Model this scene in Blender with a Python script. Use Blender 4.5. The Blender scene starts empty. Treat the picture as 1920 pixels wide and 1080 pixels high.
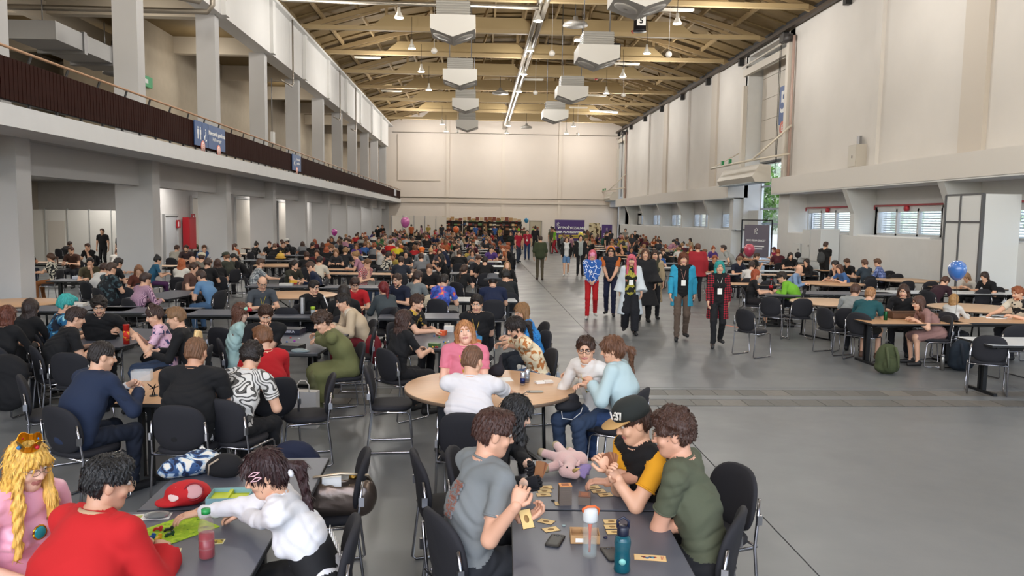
import bpy, bmesh, math, random
import numpy as np
from mathutils import Vector, Matrix
R=math.radians
SC=bpy.context.scene
COL=SC.collection
# ------------------------------------------------------------------ camera
F=1440.; H=2.4; ROLL=.014
_u,_v=896-960,540-408.5
_u0=_u*math.cos(ROLL)-_v*math.sin(ROLL); _v0=_v*math.cos(ROLL)+_u*math.sin(ROLL)
PIT=math.atan(_v0/F); YAW=math.atan(-_u0/F*math.cos(PIT))
fw=Vector((math.sin(YAW)*math.cos(PIT),math.cos(YAW)*math.cos(PIT),-math.sin(PIT)))
_r0=Vector((math.cos(YAW),-math.sin(YAW),0)); _up0=_r0.cross(fw)
rt=_r0*math.cos(ROLL)+_up0*math.sin(ROLL); upv=_up0*math.cos(ROLL)-_r0*math.sin(ROLL)
def ray(px,py): return fw+rt*((px-960)/F)+upv*((540-py)/F)
def at(px,py,z):
    d=ray(px,py); t=(z-H)/d.z; return Vector((d.x*t,d.y*t,z))
def atx(px,py,x):
    d=ray(px,py); t=x/d.x; return Vector((x,d.y*t,H+d.z*t))
def aty(px,py,y):
    d=ray(px,py); t=y/d.y; return Vector((d.x*t,y,H+d.z*t))
cd=bpy.data.cameras.new('camera'); cam=bpy.data.objects.new('camera',cd); COL.objects.link(cam)
cd.sensor_width=36; cd.lens=36*F/1920; cd.clip_start=.05; cd.clip_end=400
m=Matrix((rt,upv,-fw)).transposed().to_4x4(); m.translation=Vector((0,0,H)); cam.matrix_world=m
SC.camera=cam
# ------------------------------------------------------------------ light
w=bpy.data.worlds.new('sky'); SC.world=w; w.use_nodes=True
_nt=w.node_tree; _bg=_nt.nodes['Background']; _sk=_nt.nodes.new('ShaderNodeTexSky'); _sk.sky_type='NISHITA'
_sk.sun_disc=False; _sk.sun_elevation=R(48); _sk.sun_rotation=R(200); _sk.dust_density=2.5
_nt.links.new(_sk.outputs[0],_bg.inputs[0]); _bg.inputs[1].default_value=.6
SC.view_settings.view_transform='Standard'; SC.view_settings.look='None'; SC.view_settings.gamma=1
SC.view_settings.use_curve_mapping=False; SC.view_settings.exposure=0.42
SC.cycles.use_denoising=True; SC.cycles.max_bounces=12; SC.cycles.diffuse_bounces=4; SC.cycles.glossy_bounces=3
SC.cycles.transmission_bounces=12; SC.cycles.transparent_max_bounces=8; SC.cycles.sample_clamp_indirect=6
SC.cycles.caustics_reflective=False; SC.cycles.caustics_refractive=False
def area(name,loc,rot,sx,sy,power,color):
    l=bpy.data.lights.new(name,'AREA'); l.shape='RECTANGLE'; l.size=sx; l.size_y=sy; l.energy=power; l.color=color
    o=bpy.data.objects.new(name,l); o.location=loc; o.rotation_euler=rot; COL.objects.link(o); return o
LAMP_W=27.; ARC_W=58.; GAL_W=34.; LAMP_C=(1,.965,.91); DAY_C=(.86,.95,1.0)
# added daylight fill lamp at the unseen front opening behind the camera
area('front_glazing_daylight',(2.8,-7.5,6.5),(R(90),0,R(180)),20,8,430,DAY_C)
area('window_daylight_right',(18.5,22,2.6),(R(90),0,R(90)),34,2.2,420,DAY_C)  # added area lamp outside the right windows, imitating sky light
# ------------------------------------------------------------------ materials
_mc={}
def lin(c):
    if isinstance(c,str):
        c=c.lstrip('#'); c=[int(c[i:i+2],16)/255 for i in (0,2,4)]
        c=[x/12.92 if x<=.04045 else ((x+.055)/1.055)**2.4 for x in c]
    return (c[0],c[1],c[2],1)
def mat(color,rough=.6,metal=0.,bump=0.,bscale=60.,var=0.,vscale=3.,trans=0.,emit=None,estr=1.,spec=None,alpha=1.,coat=0.,sheen=0.,ior=None,stretch=None,name=None):
    key=(str(color),rough,metal,bump,bscale,var,vscale,trans,str(emit),estr,spec,alpha,coat,sheen,str(stretch))
    if key in _mc: return _mc[key]
    m=bpy.data.materials.new(name or 'surface'); m.use_nodes=True; nt=m.node_tree; b=nt.nodes['Principled BSDF']
    c=lin(color); b.inputs['Base Color'].default_value=c; b.inputs['Roughness'].default_value=rough; b.inputs['Metallic'].default_value=metal
    if trans: b.inputs['Transmission Weight'].default_value=trans
    if ior: b.inputs['IOR'].default_value=ior
    if alpha<1: b.inputs['Alpha'].default_value=alpha
    if coat: b.inputs['Coat Weight'].default_value=coat
    if sheen: b.inputs['Sheen Weight'].default_value=sheen
    if spec is not None: b.inputs['Specular IOR Level'].default_value=spec
    if emit is not None: b.inputs['Emission Color'].default_value=lin(emit); b.inputs['Emission Strength'].default_value=estr
    if bump or var:
        tc=nt.nodes.new('ShaderNodeTexCoord'); src=tc.outputs['Object']
        if stretch:
            mp=nt.nodes.new('ShaderNodeMapping'); mp.inputs['Scale'].default_value=stretch; nt.links.new(src,mp.inputs[0]); src=mp.outputs[0]
    if bump:
        n=nt.nodes.new('ShaderNodeTexNoise'); n.inputs['Scale'].default_value=bscale; n.inputs['Detail'].default_value=3; nt.links.new(src,n.inputs['Vector'])
        bp=nt.nodes.new('ShaderNodeBump'); bp.inputs['Strength'].default_value=min(bump,1); bp.inputs['Distance'].default_value=.01
        nt.links.new(n.outputs[0],bp.inputs['Height']); nt.links.new(bp.outputs[0],b.inputs['Normal'])
    if var:
        n=nt.nodes.new('ShaderNodeTexNoise'); n.inputs['Scale'].default_value=vscale; n.inputs['Detail'].default_value=5; nt.links.new(src,n.inputs['Vector'])
        rp=nt.nodes.new('ShaderNodeValToRGB'); e=rp.color_ramp.elements
        e[0].position=.3; e[1].position=.7
        e[0].color=tuple(max(0,x*(1-var)) for x in c[:3])+(1,); e[1].color=tuple(min(1,x*(1+var)) for x in c[:3])+(1,)
        nt.links.new(n.outputs[0],rp.inputs[0]); nt.links.new(rp.outputs[0],b.inputs['Base Color'])
    _mc[key]=m; return m
def pattern(kind,cols,scale=12.,rough=.85,key=None,stretch=(1,1,1),pos=(.5,),dist=0.):
    """procedural prints: blotch, cells, rings, stripes, plaid, weave"""
    k=('pat',kind,str(cols),scale,rough,stretch,pos,dist)
    if k in _mc: return _mc[k]
    m=bpy.data.materials.new('printed_fabric'); m.use_nodes=True; nt=m.node_tree; b=nt.nodes['Principled BSDF']; N=nt.nodes.new; L=nt.links.new
    b.inputs['Roughness'].default_value=rough
    tc=N('ShaderNodeTexCoord'); mp=N('ShaderNodeMapping'); mp.inputs['Scale'].default_value=stretch; L(tc.outputs['Object'],mp.inputs[0])
    rp=N('ShaderNodeValToRGB'); rp.color_ramp.interpolation='CONSTANT'
    def ramp(fac,cs,ps):
        e=rp.color_ramp.elements
        while len(e)<len(cs): e.new(.5)
        for i,c in enumerate(cs):
            e[i].position=([0.]+list(ps))[i]; e[i].color=lin(c)
        L(fac,rp.inputs[0]); L(rp.outputs[0],b.inputs['Base Color'])
    if kind=='blotch':
        n=N('ShaderNodeTexNoise'); n.inputs['Scale'].default_value=scale; n.inputs['Detail'].default_value=2; n.inputs['Distortion'].default_value=dist
        L(mp.outputs[0],n.inputs['Vector']); ramp(n.outputs[0],cols,pos)
    elif kind=='cells':
        n=N('ShaderNodeTexVoronoi'); n.inputs['Scale'].default_value=scale; L(mp.outputs[0],n.inputs['Vector']); ramp(n.outputs['Distance'],cols,pos)
    elif kind=='rings':
        n=N('ShaderNodeTexVoronoi'); n.inputs['Scale'].default_value=scale; L(mp.outputs[0],n.inputs['Vector']); ramp(n.outputs['Distance'],cols,pos)
    elif kind=='stripes':
        n=N('ShaderNodeTexWave'); n.inputs['Scale'].default_value=scale; n.inputs['Distortion'].default_value=dist; L(mp.outputs[0],n.inputs['Vector']); ramp(n.outputs['Fac'],cols,pos)
    elif kind in('plaid','check'):
        a=N('ShaderNodeTexWave'); a.inputs['Scale'].default_value=scale; a.bands_direction='X'
        c=N('ShaderNodeTexWave'); c.inputs['Scale'].default_value=scale; c.bands_direction='Z'
        for q in(a,c): L(mp.outputs[0],q.inputs['Vector'])
        ad=N('ShaderNodeMath'); ad.operation='ADD'; L(a.outputs['Fac'],ad.inputs[0]); L(c.outputs['Fac'],ad.inputs[1])
        dv=N('ShaderNodeMath'); dv.operation='MULTIPLY'; dv.inputs[1].default_value=.5; L(ad.outputs[0],dv.inputs[0]); ramp(dv.outputs[0],cols,pos)
    _mc[k]=m; return m
# ------------------------------------------------------------------ mesh builder
class MB:
    def __init__(s): s.v=[]; s.f=[]; s.mi=[]; s.sm=[]
    def add(s,vs,fs,mi=0,smooth=False):
        o=len(s.v); s.v+= [tuple(v) for v in vs]; s.f+=[tuple(i+o for i in f) for f in fs]; s.mi+=[mi]*len(fs); s.sm+=[smooth]*len(fs); return s
    def box(s,a,b,mi=0):
        x0,y0,z0=(min(a[i],b[i]) for i in range(3)); x1,y1,z1=(max(a[i],b[i]) for i in range(3))
        return s.add([(x0,y0,z0),(x1,y0,z0),(x1,y1,z0),(x0,y1,z0),(x0,y0,z1),(x1,y0,z1),(x1,y1,z1),(x0,y1,z1)],
            [(0,3,2,1),(4,5,6,7),(0,1,5,4),(1,2,6,5),(2,3,7,6),(3,0,4,7)],mi)
    def cb(s,c,d,mi=0,rz=0.,M=None):
        h=[x/2 for x in d]; o=len(s.v); s.box((-h[0],-h[1],-h[2]),h,mi)
        T=M if M is not None else Matrix.Translation(c)@Matrix.Rotation(rz,4,'Z')
        for i in range(o,len(s.v)): s.v[i]=tuple(T@Vector(s.v[i]))
        return s
    def beam(s,a,b,w,h,mi=0):
        a=Vector(a); b=Vector(b); d=b-a; L=d.length; d.normalize(); up=Vector((0,0,1))
        if abs(d.z)>.99: up=Vector((0,1,0))
        x=d.cross(up).normalized(); z=x.cross(d); T=Matrix((x,d,z)).transposed().to_4x4(); T.translation=(a+b)/2
        return s.cb((0,0,0),(w,L,h),mi,M=T)
    def prism(s,pts,axis,a,b,mi=0,smooth=False):
        """extrude polygon pts (2d) along axis from a to b"""
        n=len(pts)
        def P(p,t): return {'x':(t,p[0],p[1]),'y':(p[0],t,p[1]),'z':(p[0],p[1],t)}[axis]
        vs=[P(p,a) for p in pts]+[P(p,b) for p in pts]
        s.add(vs,[tuple(range(n))[::-1],tuple(range(n,2*n))],mi); o=len(s.v)-2*n
        s.f+=[(o+i,o+(i+1)%n,o+n+(i+1)%n,o+n+i) for i in range(n)]; s.mi+=[mi]*n; s.sm+=[smooth]*n
        return s
    def tube(s,path,r,seg=8,mi=0,cap=True,flat=None,up0=None):
        """sweep; r scalar or list; flat=(kx,kz) scale for ellipse"""
        P=[Vector(p) for p in path]; n=len(P); rs=r if isinstance(r,(list,tuple)) else [r]*n
        vs=[]; fs=[]; prev=None
        for i,p in enumerate(P):
            d=(P[min(i+1,n-1)]-P[max(i-1,0)]).normalized()
            if prev is None:
                ref=Vector(up0) if up0 is not None else (Vector((0,0,1)) if abs(d.z)<.9 else Vector((0,1,0)))
                x=d.cross(ref).normalized()
            else: x=(prev-d*prev.dot(d)).normalized()
            z=x.cross(d); prev=x; k=flat[i] if flat else (1,1)
            for j in range(seg):
                a=2*math.pi*j/seg; vs.append(p+x*math.cos(a)*rs[i]*k[0]+z*math.sin(a)*rs[i]*k[1])
        for i in range(n-1):
            for j in range(seg): fs.append((i*seg+j,i*seg+(j+1)%seg,(i+1)*seg+(j+1)%seg,(i+1)*seg+j))
        if cap: fs+=[tuple(range(seg))[::-1],tuple(range((n-1)*seg,n*seg))]
        return s.add(vs,fs,mi,True)
    def cyl(s,a,b,r,seg=12,mi=0,r2=None): return s.tube([a,b],[r,r if r2 is None else r2],seg,mi)
    def lathe(s,prof,seg=20,mi=0,c=(0,0,0),smooth=True):
        vs=[];fs=[];n=len(prof)
        for r,z in prof:
            for j in range(seg):
                a=2*math.pi*j/seg; vs.append((c[0]+r*math.cos(a),c[1]+r*math.sin(a),c[2]+z))
        for i in range(n-1):
            for j in range(seg): fs.append((i*seg+j,i*seg+(j+1)%seg,(i+1)*seg+(j+1)%seg,(i+1)*seg+j))
        fs+=[tuple(range(seg))[::-1],tuple(range((n-1)*seg,n*seg))]
        return s.add(vs,fs,mi,smooth)
    def ball(s,c,r,mi=0,seg=12,k=(1,1,1)):
        n=max(5,seg//2); o=len(s.v); s.lathe([(max(.001,math.sin(math.pi*i/n))*r,-math.cos(math.pi*i/n)*r) for i in range(n+1)],seg,mi)
        for i in range(o,len(s.v)): v=s.v[i]; s.v[i]=(c[0]+v[0]*k[0],c[1]+v[1]*k[1],c[2]+v[2]*k[2])
        return s
    def mesh(s,name,mats):
        me=bpy.data.meshes.new(name); me.from_pydata(s.v,[],s.f)
        for m_ in (mats if isinstance(mats,(list,tuple)) else [mats]): me.materials.append(m_)
        me.polygons.foreach_set('material_index',s.mi); me.polygons.foreach_set('use_smooth',s.sm); me.update(); return me
    def build(s,name,mats,parent=None,**kw): return link(name,s.mesh(name,mats),parent,**kw)
def link(name,data,parent=None,loc=None,rz=None,**props):
    o=bpy.data.objects.new(name,data); COL.objects.link(o)
    if parent is not None: o.parent=parent
    if loc is not None: o.location=loc
    if rz is not None: o.rotation_euler[2]=rz
    for k,v in props.items():
        if v is not None: o[{'cat':'category'}.get(k,k)]=v
    return o
def thing(name,label,cat,loc=(0,0,0),rz=0,group=None,kind=None,scale=None):
    o=link(name,None,None,loc,rz,label=label,cat=cat,group=group,kind=kind); o.empty_display_size=.1
    if scale: o.scale=(scale,)*3
    return o
_kids={}
def copy_tree(o,parent=None,kids=None):
    c=o.copy(); COL.objects.link(c)
    if parent is not None: c.parent=parent
    for ch in KIDS.get(o.name,[]): copy_tree(ch,c)
    return c
KIDS={}
def freeze(o):
    ks=list(o.children); KIDS[o.name]=ks
    for k in ks: freeze(k)
def dup(o,loc,rz,label=None,group=None):
    c=copy_tree(o); c.location=loc; c.rotation_euler[2]=rz
    if label: c['label']=label
    if group: c['group']=group
    elif 'group' in c: del c['group']
    return c
def text(s,size,M,parent,material,name='lettering',extrude=.002,align='CENTER',bold=0.):
    cu=bpy.data.curves.new(name,'FONT'); cu.body=s; cu.size=size; cu.extrude=extrude; cu.align_x=align; cu.align_y='CENTER'; cu.offset=bold
    cu.materials.append(material); o=bpy.data.objects.new(name,cu); COL.objects.link(o)
    if parent is not None: o.parent=parent
    o.matrix_local=M; return o
def face_m(pos,normal,up=(0,0,1)):
    """matrix for a flat thing whose local z looks along normal and y along up"""
    z=Vector(normal).normalized(); x=Vector(up).cross(z).normalized(); y=z.cross(x); M=Matrix((x,y,z)).transposed().to_4x4(); M.translation=Vector(pos); return M
WHITE=mat('#d9d8d6',.75,var=.03,vscale=.7); WALLR=mat('#cfcbc6',.8,var=.04,vscale=.5); WALLB=mat('#e2d8ce',.8,var=.03,vscale=.4)
GREYP=mat('#b9b8b8',.75,var=.04,vscale=.6); CREAM=mat('#c9bfae',.8,var=.03,vscale=.5); TAN=mat('#9f8862',.7,var=.06,vscale=1.2); TAND=mat('#75623f',.75,var=.08,vscale=1.5)
CHROME=mat('#c8c8cc',.18,1.); STEEL=mat('#8b8b8d',.4,.7); BLACK=mat('#141416',.5); DARK=mat('#26262a',.6); BROWN=mat('#2c1612',.55)
def struct(name,mb,mats,parent=None,**kw):
    o=mb.build(name,mats,parent,**kw)
    if parent is None: o['kind']='structure'
    return o
# ================================================================== the hall
XL,XR,YB=-8.9,14.5,80.; SP=6.22; COLY=[15.6+SP*k for k in range(-3,11)]
YF=-9.0
# floor: concrete slabs divided by sawn joints
FL=mat('#6b6e70',.33,var=.10,vscale=.55,bump=.06,bscale=9,spec=.55)
_m=FL; nt=_m.node_tree; b=nt.nodes['Principled BSDF']
_n=nt.nodes.new('ShaderNodeTexNoise'); _n.inputs['Scale'].default_value=1.3; _n.inputs['Detail'].default_value=6
_g=nt.nodes.new('ShaderNodeTexCoord'); nt.links.new(_g.outputs['Object'],_n.inputs['Vector'])
_r=nt.nodes.new('ShaderNodeMapRange'); _r.inputs[1].default_value=.3; _r.inputs[2].default_value=.7; _r.inputs[3].default_value=.3; _r.inputs[4].default_value=.46
nt.links.new(_n.outputs[0],_r.inputs[0]); nt.links.new(_r.outputs[0],b.inputs['Roughness'])
struct('floor',MB().box((-21,YF,-.3),(17,85,-.012)),mat('#3c3d3e',.8))
floor=bpy.data.objects['floor']
ys=[YF,-3.5,3.2,9.7]+[10.8+6.2*i for i in range(1,12)]+[85]; xs=[-21,-15,-8.9,-3.2,2.35,8.0,13.6,17]
ys[4:4]=[10.8]
for i in range(len(ys)-1):
    if abs(ys[i]-9.7)<.01: continue
    for j in range(len(xs)-1):
        g=.006
        MB().box((xs[j]+g,ys[i]+g,-.05),(xs[j+1]-g,ys[i+1]-g,0)).build('slab',FL,floor)
# grooved strip of end-grain tiles across the hall between y 9.7 and 10.8
TILE=[mat(c,.45,var=.25,vscale=14,stretch=(1,6,1)) for c in('#5f5d59','#6b6863','#575653')]
_tm=[]
for k in range(3):
    mb=MB()
    mb.box((0,0,-.04),(.34,.34,0)); _tm.append(mb.mesh('tile',TILE[k]))
random.seed(3)
for row,(y0,hh) in enumerate(((9.74,.34),(10.32,.34))):
    x=-8.6+row*.12
    while x<14.2:
        o=link('tile',_tm[random.randrange(3)],floor,(x,y0,-random.random()*.003)); x+=.348
MB().box((-21,10.09,-.04),(17,10.31,0)).build('slab',FL,floor); MB().box((-21,10.67,-.04),(17,10.79,0)).build('slab',FL,floor)
# orange floor tape
MB().box((-.5,-.03,0),(.5,.03,.003)).build('floor_tape',mat('#d8765a',.6),None,loc=at(1385,614,0),rz=R(-62),label='strip of orange tape stuck on the grey floor near the chairs',cat='tape')
# ---- left side
w=struct('wall_left',MB().box((-21.3,YF,0),(-21,85,14)),CREAM)
struct('wall_left_arcade',MB().box((-12.8,30,0),(-12.5,YB,3.9)).box((-21,37.9,0),(-12.8,38.2,3.83)),mat('#c6c4c3',.8,var=.03))
struct('wall_left_gallery',MB().box((-13.3,30,4.2),(-13,YB,11)).box((-21,41,4.2),(-13.3,41.3,11)).box((-18.6,36,4.2),(-15.6,36.4,10)),mat('#b3a794',.85,var=.04))
for k,y in enumerate(COLY):
    if y<-2: continue
    struct('pillar',MB().box((XL-1.0,y-.25,0),(XL,y+.25,3.83)),GREYP,label=None)
    struct('pillar',MB().box((XL-.95,y-.22,4.2),(XL-.3,y+.22,9.3)),GREYP)
# arcade ceiling, lintel and gallery slab
struct('trim_gallery_edge',MB().box((-8.9,YF,3.83),(-7.9,YB,4.2)),mat('#d9dadb',.7,var=.02))
struct('ceiling_arcade',MB().box((-21,YF,3.83),(-8.9,YB,4.2)),GREYP)
for i in range(len(COLY)-1):
    if COLY[i]<-2: continue
    struct('beam',MB().box((-9.55,COLY[i]+.25,3.15),(-9.25,COLY[i+1]-.25,3.83)),GREYP)
    struct('beam',MB().box((-9.6,COLY[i]+.22,9.3),(-8.95,COLY[i+1]-.22,11.5)),WHITE)
    struct('trim_upper',MB().box((-9.6,COLY[i]-.22,9.3),(-8.8,COLY[i]+.22,11.5)),WHITE)
struct('trim_cornice',MB().box((-9.6,YF,11.5),(-8.7,YB,11.62)),WHITE)
struct('beam_roof_edge',MB().box((-9.6,YF,11.62),(-8.95,YB,12.5)),TAND)
for y in COLY:
    if y>4: struct('beam',MB().box((-21,y-.2,9.2),(-9.6,y+.2,9.9)),CREAM)
struct('beam',MB().box((-15.2,YF,8.9),(-14.9,36,9.6)),CREAM)
struct('ceiling_gallery',MB().box((-21,YF,9.9),(-9.6,YB,10.1)),TAND)
# duct box and extractor units over the gallery
t=thing('ventilation_duct','grey box duct hung under the gallery ceiling behind the pillars','duct',(-13.5,27,7.6))
MB().box((-.7,-2.6,0),(.7,2.6,.55)).build('duct_body',mat('#9a9a9a',.5,.4),t)
MB().box((-.75,-1,-.1),(.75,-.8,.6)).box((-.75,1,-.1),(.75,1.2,.6)).build('flange',STEEL,t)
for s_ in(-2,2): MB().cyl((0,s_,.55),(0,s_,1.6),.02,6).build('hanger',STEEL,t)
for k,(x,y,z,l) in enumerate(((-13.5,20.5,8.1,'nearer the camera'),(-14.6,32,7.9,'further along'))):
    t=thing('extractor_unit','round grey extractor unit on the gallery ceiling, '+l,'ventilator',(x,y,z))
    MB().lathe([(.05,.3),(.35,.25),(.4,.0),(.1,-.08)][::-1],20).build('hood',mat('#8f8f92',.4,.5),t)
    MB().cyl((0,0,.25),(0,0,1.3),.05,8).build('stem',STEEL,t)
# gallery railing: dark brown vertical slat infill, handrail, brackets
rail=thing('gallery_railing','dark brown slatted railing with pale handrail along the gallery edge','railing',(-7.98,0,4.2))
RB=mat('#2e140d',.85,var=.15,vscale=6,spec=.15)
y=8.6; n=0
_sl=MB().box((-.012,-.052,.09),(.012,.052,.80)).mesh('slat',RB)
_ny=[]
while y<YB-.3:
    _ny.append(y); y+=.125
for yy in _ny[:300]: link('slat',_sl,rail,(0,yy,0))
mb=MB()
for yy in _ny[300:]: mb.box((-.012,yy-.052,.09),(.012,yy+.052,.80))
mb.build('slat',RB,rail,kind='stuff')
MB().box((-.045,YF,.07),(-.02,YB,.1)).box((-.045,YF,.76),(-.02,YB,.8)).build('rail_bar',BLACK,rail)
MB().tube([(.0,YF,.97),(.0,YB-.2,.97)],.026,8).build('handrail',mat('#b08a6c',.5),rail)
mb=MB(); yy=8.
_br=MB().beam((-.02,0,.72),(.0,.12,.96),.02,.05).mesh('bracket',BLACK)
while yy<YB-.5: link('bracket',_br,rail,(0,yy,0)); yy+=1.25
_ft=MB().box((-.05,-.03,0),(-.01,.03,.09)).mesh('foot',BLACK); yy=8
while yy<YB-.5: link('foot',_ft,rail,(0,yy,0)); yy+=.9
# blue hall signs on railing
BLUE=mat('#35578c',.5); WT=mat('#eef0f2',.6); SAL=mat('#e58a7c',.6)
def figure_sign(par,x0,z0,h,o,wheel=False):
    mb=MB()
    if not wheel:
        for dx in(-.1,.1):
            mb.cyl((.0,x0+dx,z0+h*.42),(.006,x0+dx,z0+h*.42),h*.09,12); mb.box((0,x0+dx-.05,z0-h*.1),(.006,x0+dx+.05,z0+h*.3)); mb.box((0,x0+dx-.035,z0-h*.5),(.006,x0+dx-.008,z0-h*.1)).box((0,x0+dx+.008,z0-h*.5),(.006,x0+dx+.035,z0-h*.1))
    else:
        mb.cyl((.0,x0,z0+h*.42),(.006,x0,z0+h*.42),h*.08,12)
        mb.tube([(.004,x0,z0+h*.3),(.004,x0,z0-.02),(.004,x0-.1,z0-.03),(.004,x0-.14,z0-h*.4)],.015,6)
        mb.tube([(.004,x0+.07*math.cos(a)-.01,z0-h*.3+.09*math.sin(a)) for a in [i*.5 for i in range(3,13)]],.012,6)
    o_=mb.build('pictogram',WT,par); o_.location.x=.013; return o_
def rail_sign(pa,pb,label,full):
    A=atx(pa[0],pa[1],-7.9); B=atx(pb[0],pb[1],-7.9)
    y0,y1=A.y,B.y; zt,zb=5.02,4.33
    t=thing('hall_sign',label,'sign',(-7.93,(y0+y1)/2,4.2)); L=y1-y0; zt-=4.2; zb-=4.2
    MB().box((-.012,-L/2,zb),(.012,L/2,zt)).build('sign_board',BLUE,t)
    # seen from the hall the sign reads left (near, small y) to right (far)
    def P(u,z): return (.016,-L/2+u*L,z)
    s=zt-zb
    if full:
        figure_sign(t,-L/2+.13*L,zb+s*.52,s*.5,t); figure_sign(t,-L/2+.33*L,zb+s*.5,s*.5,t,True)
        MB().box((.012,-L/2+.225*L,zb+.04),(.016,-L/2+.235*L,zt-.04)).box((.012,-L/2+.42*L,zb),(.016,-L/2+.425*L,zt)).build('divider',mat('#223c66',.5),t)
        text('Kierownik pawilonu',.18,face_m(P(.71,zb+s*.66),(1,0,0)),t,WT,bold=.004); text('Hall manager',.15,face_m(P(.71,zb+s*.42),(1,0,0)),t,WT)
        pos=(.24,.76)
    else:
        figure_sign(t,-L/2+.25*L,zb+s*.55,s*.4,t,True); text('kierownik\npawilonu',.16,face_m(P(.68,zb+s*.6),(1,0,0)),t,WT); pos=(.5,)
    for u in pos:
        c=MB().cyl((.014,-L/2+u*L,zb+.0),(.02,-L/2+u*L,zb+.0),.17,24,0).build('round_badge',SAL,t)
        MB().cyl((.02,-L/2+u*L,zb),(.022,-L/2+u*L,zb),.13,20).build('badge_face',mat('#f4d9d2',.6),c)
        text('E' if full else 'B',.2,face_m((.024,-L/2+u*L,zb),(1,0,0)),c,SAL)
rail_sign((366,231),(423,252),'wide blue sign with white pictograms and two round badges on the gallery railing',True)
rail_sign((549,290),(565,297),'small blue sign with one round badge further along the gallery railing',False)
t=thing('hall_sign','tiny white sign at the far end of the gallery railing','sign',(-7.93,74.5,4.4)); MB().box((-.01,-.9,0),(.01,.9,.6)).build('sign_board',mat('#c8ccd6',.5),t)
# white cabin partition under the gallery
pw=thing('partition_cabin','white exhibition panel cabin with aluminium posts under the gallery','partition',(-18.6,35.9,0))
for i in range(6): MB().box((i*.98-2,0,0),(i*.98-1.03,.05,2.5)).build('panel',mat('#dcdad5',.6),pw)
for i in range(7): MB().box((i*.98-2.02,-.03,0),(i*.98-1.98,.07,2.55)).build('post',mat('#bfc1c2',.35,.6),pw)
MB().box((-.9,-.02,0),(-.15,.0,2.0)).build('door',mat('#cfc8bf',.6),pw)
# service doors, hose cabinet, panels along the arcade wall
def wall_panel(px0,px1,z1,m_,name,label,cat,x=-12.5,struct_=False,z0=0.):
    A=atx(px0,420,x); B=atx(px1,420,x); t=thing(name,label,cat,(x,(A.y+B.y)/2,0))
    L=B.y-A.y; MB().box((0,-L/2,z0),(.06,L/2,z1)).build('leaf',m_,t)
    MB().box((0,-L/2-.08,z0),(.1,-L/2,z1+.08)).box((0,L/2,z0),(.1,L/2+.08,z1+.08)).box((0,-L/2,z1),(.1,L/2,z1+.08)).build('frame',mat('#b4b4b4',.5),t); return t
t=wall_panel(306,330,2.3,mat('#c3c6ca',.6),'service_door','grey service door in the arcade beside the first free pillar','door')
t=wall_panel(358,378,3.1,mat('#d8d2c8',.6),'service_gate','tall cream gate panel beside the red hose cabinet','door')
t=wall_panel(440,474,3.2,mat('#d5cfc6',.6),'service_gate','wide cream gate panel between the third and fourth pillars','door')
t=wall_panel(520,540,3.2,mat('#d2ccc4',.6),'service_gate','narrow cream gate panel between the fourth and fifth pillars','door')
a_=atx(350,440,-12.4); t=thing('hose_cabinet','red fire hose cabinet on the arcade wall','cabinet',(-12.4,a_.y,.9))
MB().box((-.0,-.42,0),(.25,.42,1.35)).build('box',mat('#b3202c',.45),t); MB().box((.25,-.36,.06),(.262,.36,1.29)).build('door',mat('#c02633',.4),t)
for px,py in((334,420),(362,408)):
    a_=atx(px,py,-12.4); t=thing('fire_sign','small square red fire sign, '+('left' if px<340 else 'right')+' of the hose cabinet','sign',a_); MB().box((0,-.2,-.16),(.02,.2,.16)).build('plate',mat('#b3202c',.5),t); MB().box((.021,-.05,-.1),(.023,.05,.1)).build('symbol',WT,t)
a_=atx(297,143,-13); t=thing('exit_sign','small green exit sign on the gallery wall','sign',(-12.95,31,7.5)); MB().box((0,-.5,-.2),(.08,.5,.2)).build('case',mat('#0f7a45',.5,emit='#0f7a45',estr=.3),t); MB().box((.081,-.3,-.08),(.083,.1,.08)).build('arrow',WT,t)
# boxes on pillars
a_=atx(509,258,-9.2); t=thing('junction_box','white junction box with cable on the gallery pillar','box',(-9.2,a_.y,a_.z)); MB().box((0,-.15,-.25),(.12,.15,.25)).build('case',WHITE,t); MB().tube([(.03,0,.25),(.03,0,2.6)],.02,6).build('cable',STEEL,t)
a_=atx(288,190,-9.3); 
# pipes rising up at the left and running across the roof
PIP=mat('#9c9488',.35,.55)
def pipe(name,label,path,r,seg=8): 
    o=MB().tube(path,r,seg).build(name,PIP,None,label=label,cat='pipe'); return o
z0=11.15
pipe('heating_pipe','upper lagged grey pipe crossing the roof from the left wall',[(-9.3,24,8.9),(-8.6,24.6,8.9),(-8.45,24.6,9.1),(-8.45,24.6,11.6),(-8.3,24.7,11.95),(2.6,25.6,11.95),(2.8,25.8,11.95)],.11)
pipe('heating_pipe','lower grey pipe crossing the roof to the central pipe pair',[(-20,25.1,8.7),(-8.5,25.1,8.7),(-8.35,25.1,8.9),(-8.35,25.1,11.1),(-8.3,30.2,11.1),(-8.2,33.2,11.3),(2.5,33.4,11.3)],.09)
pipe('heating_pipe','left pipe of the central pair running down the roof',[(2.55,14,11.55),(2.55,YB,11.55)],.12)
pipe('heating_pipe','right pipe of the central pair running down the roof',[(2.85,14,11.6),(2.85,YB,11.6)],.12)
pipe('wall_pipe','thin pipe along the back wall just under the roof',[(-8.8,YB-.1,11.0),(14.3,YB-.1,11.0)],.035)
pipe('wall_pipe','pipe along the middle of the back wall',[(-8.8,YB-.15,4.42),(14.3,YB-.15,4.42)],.05)
for yy in(37.3,49.7,56.): pipe('wall_conduit','conduit bent down the left upper wall',[(-8.75,yy,11.6),(-8.75,yy,8.6),(-8.75,yy-.3,8.4),(-8.75,yy-2.2,8.35)],.04)['group']='conduits on the left upper wall'
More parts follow.
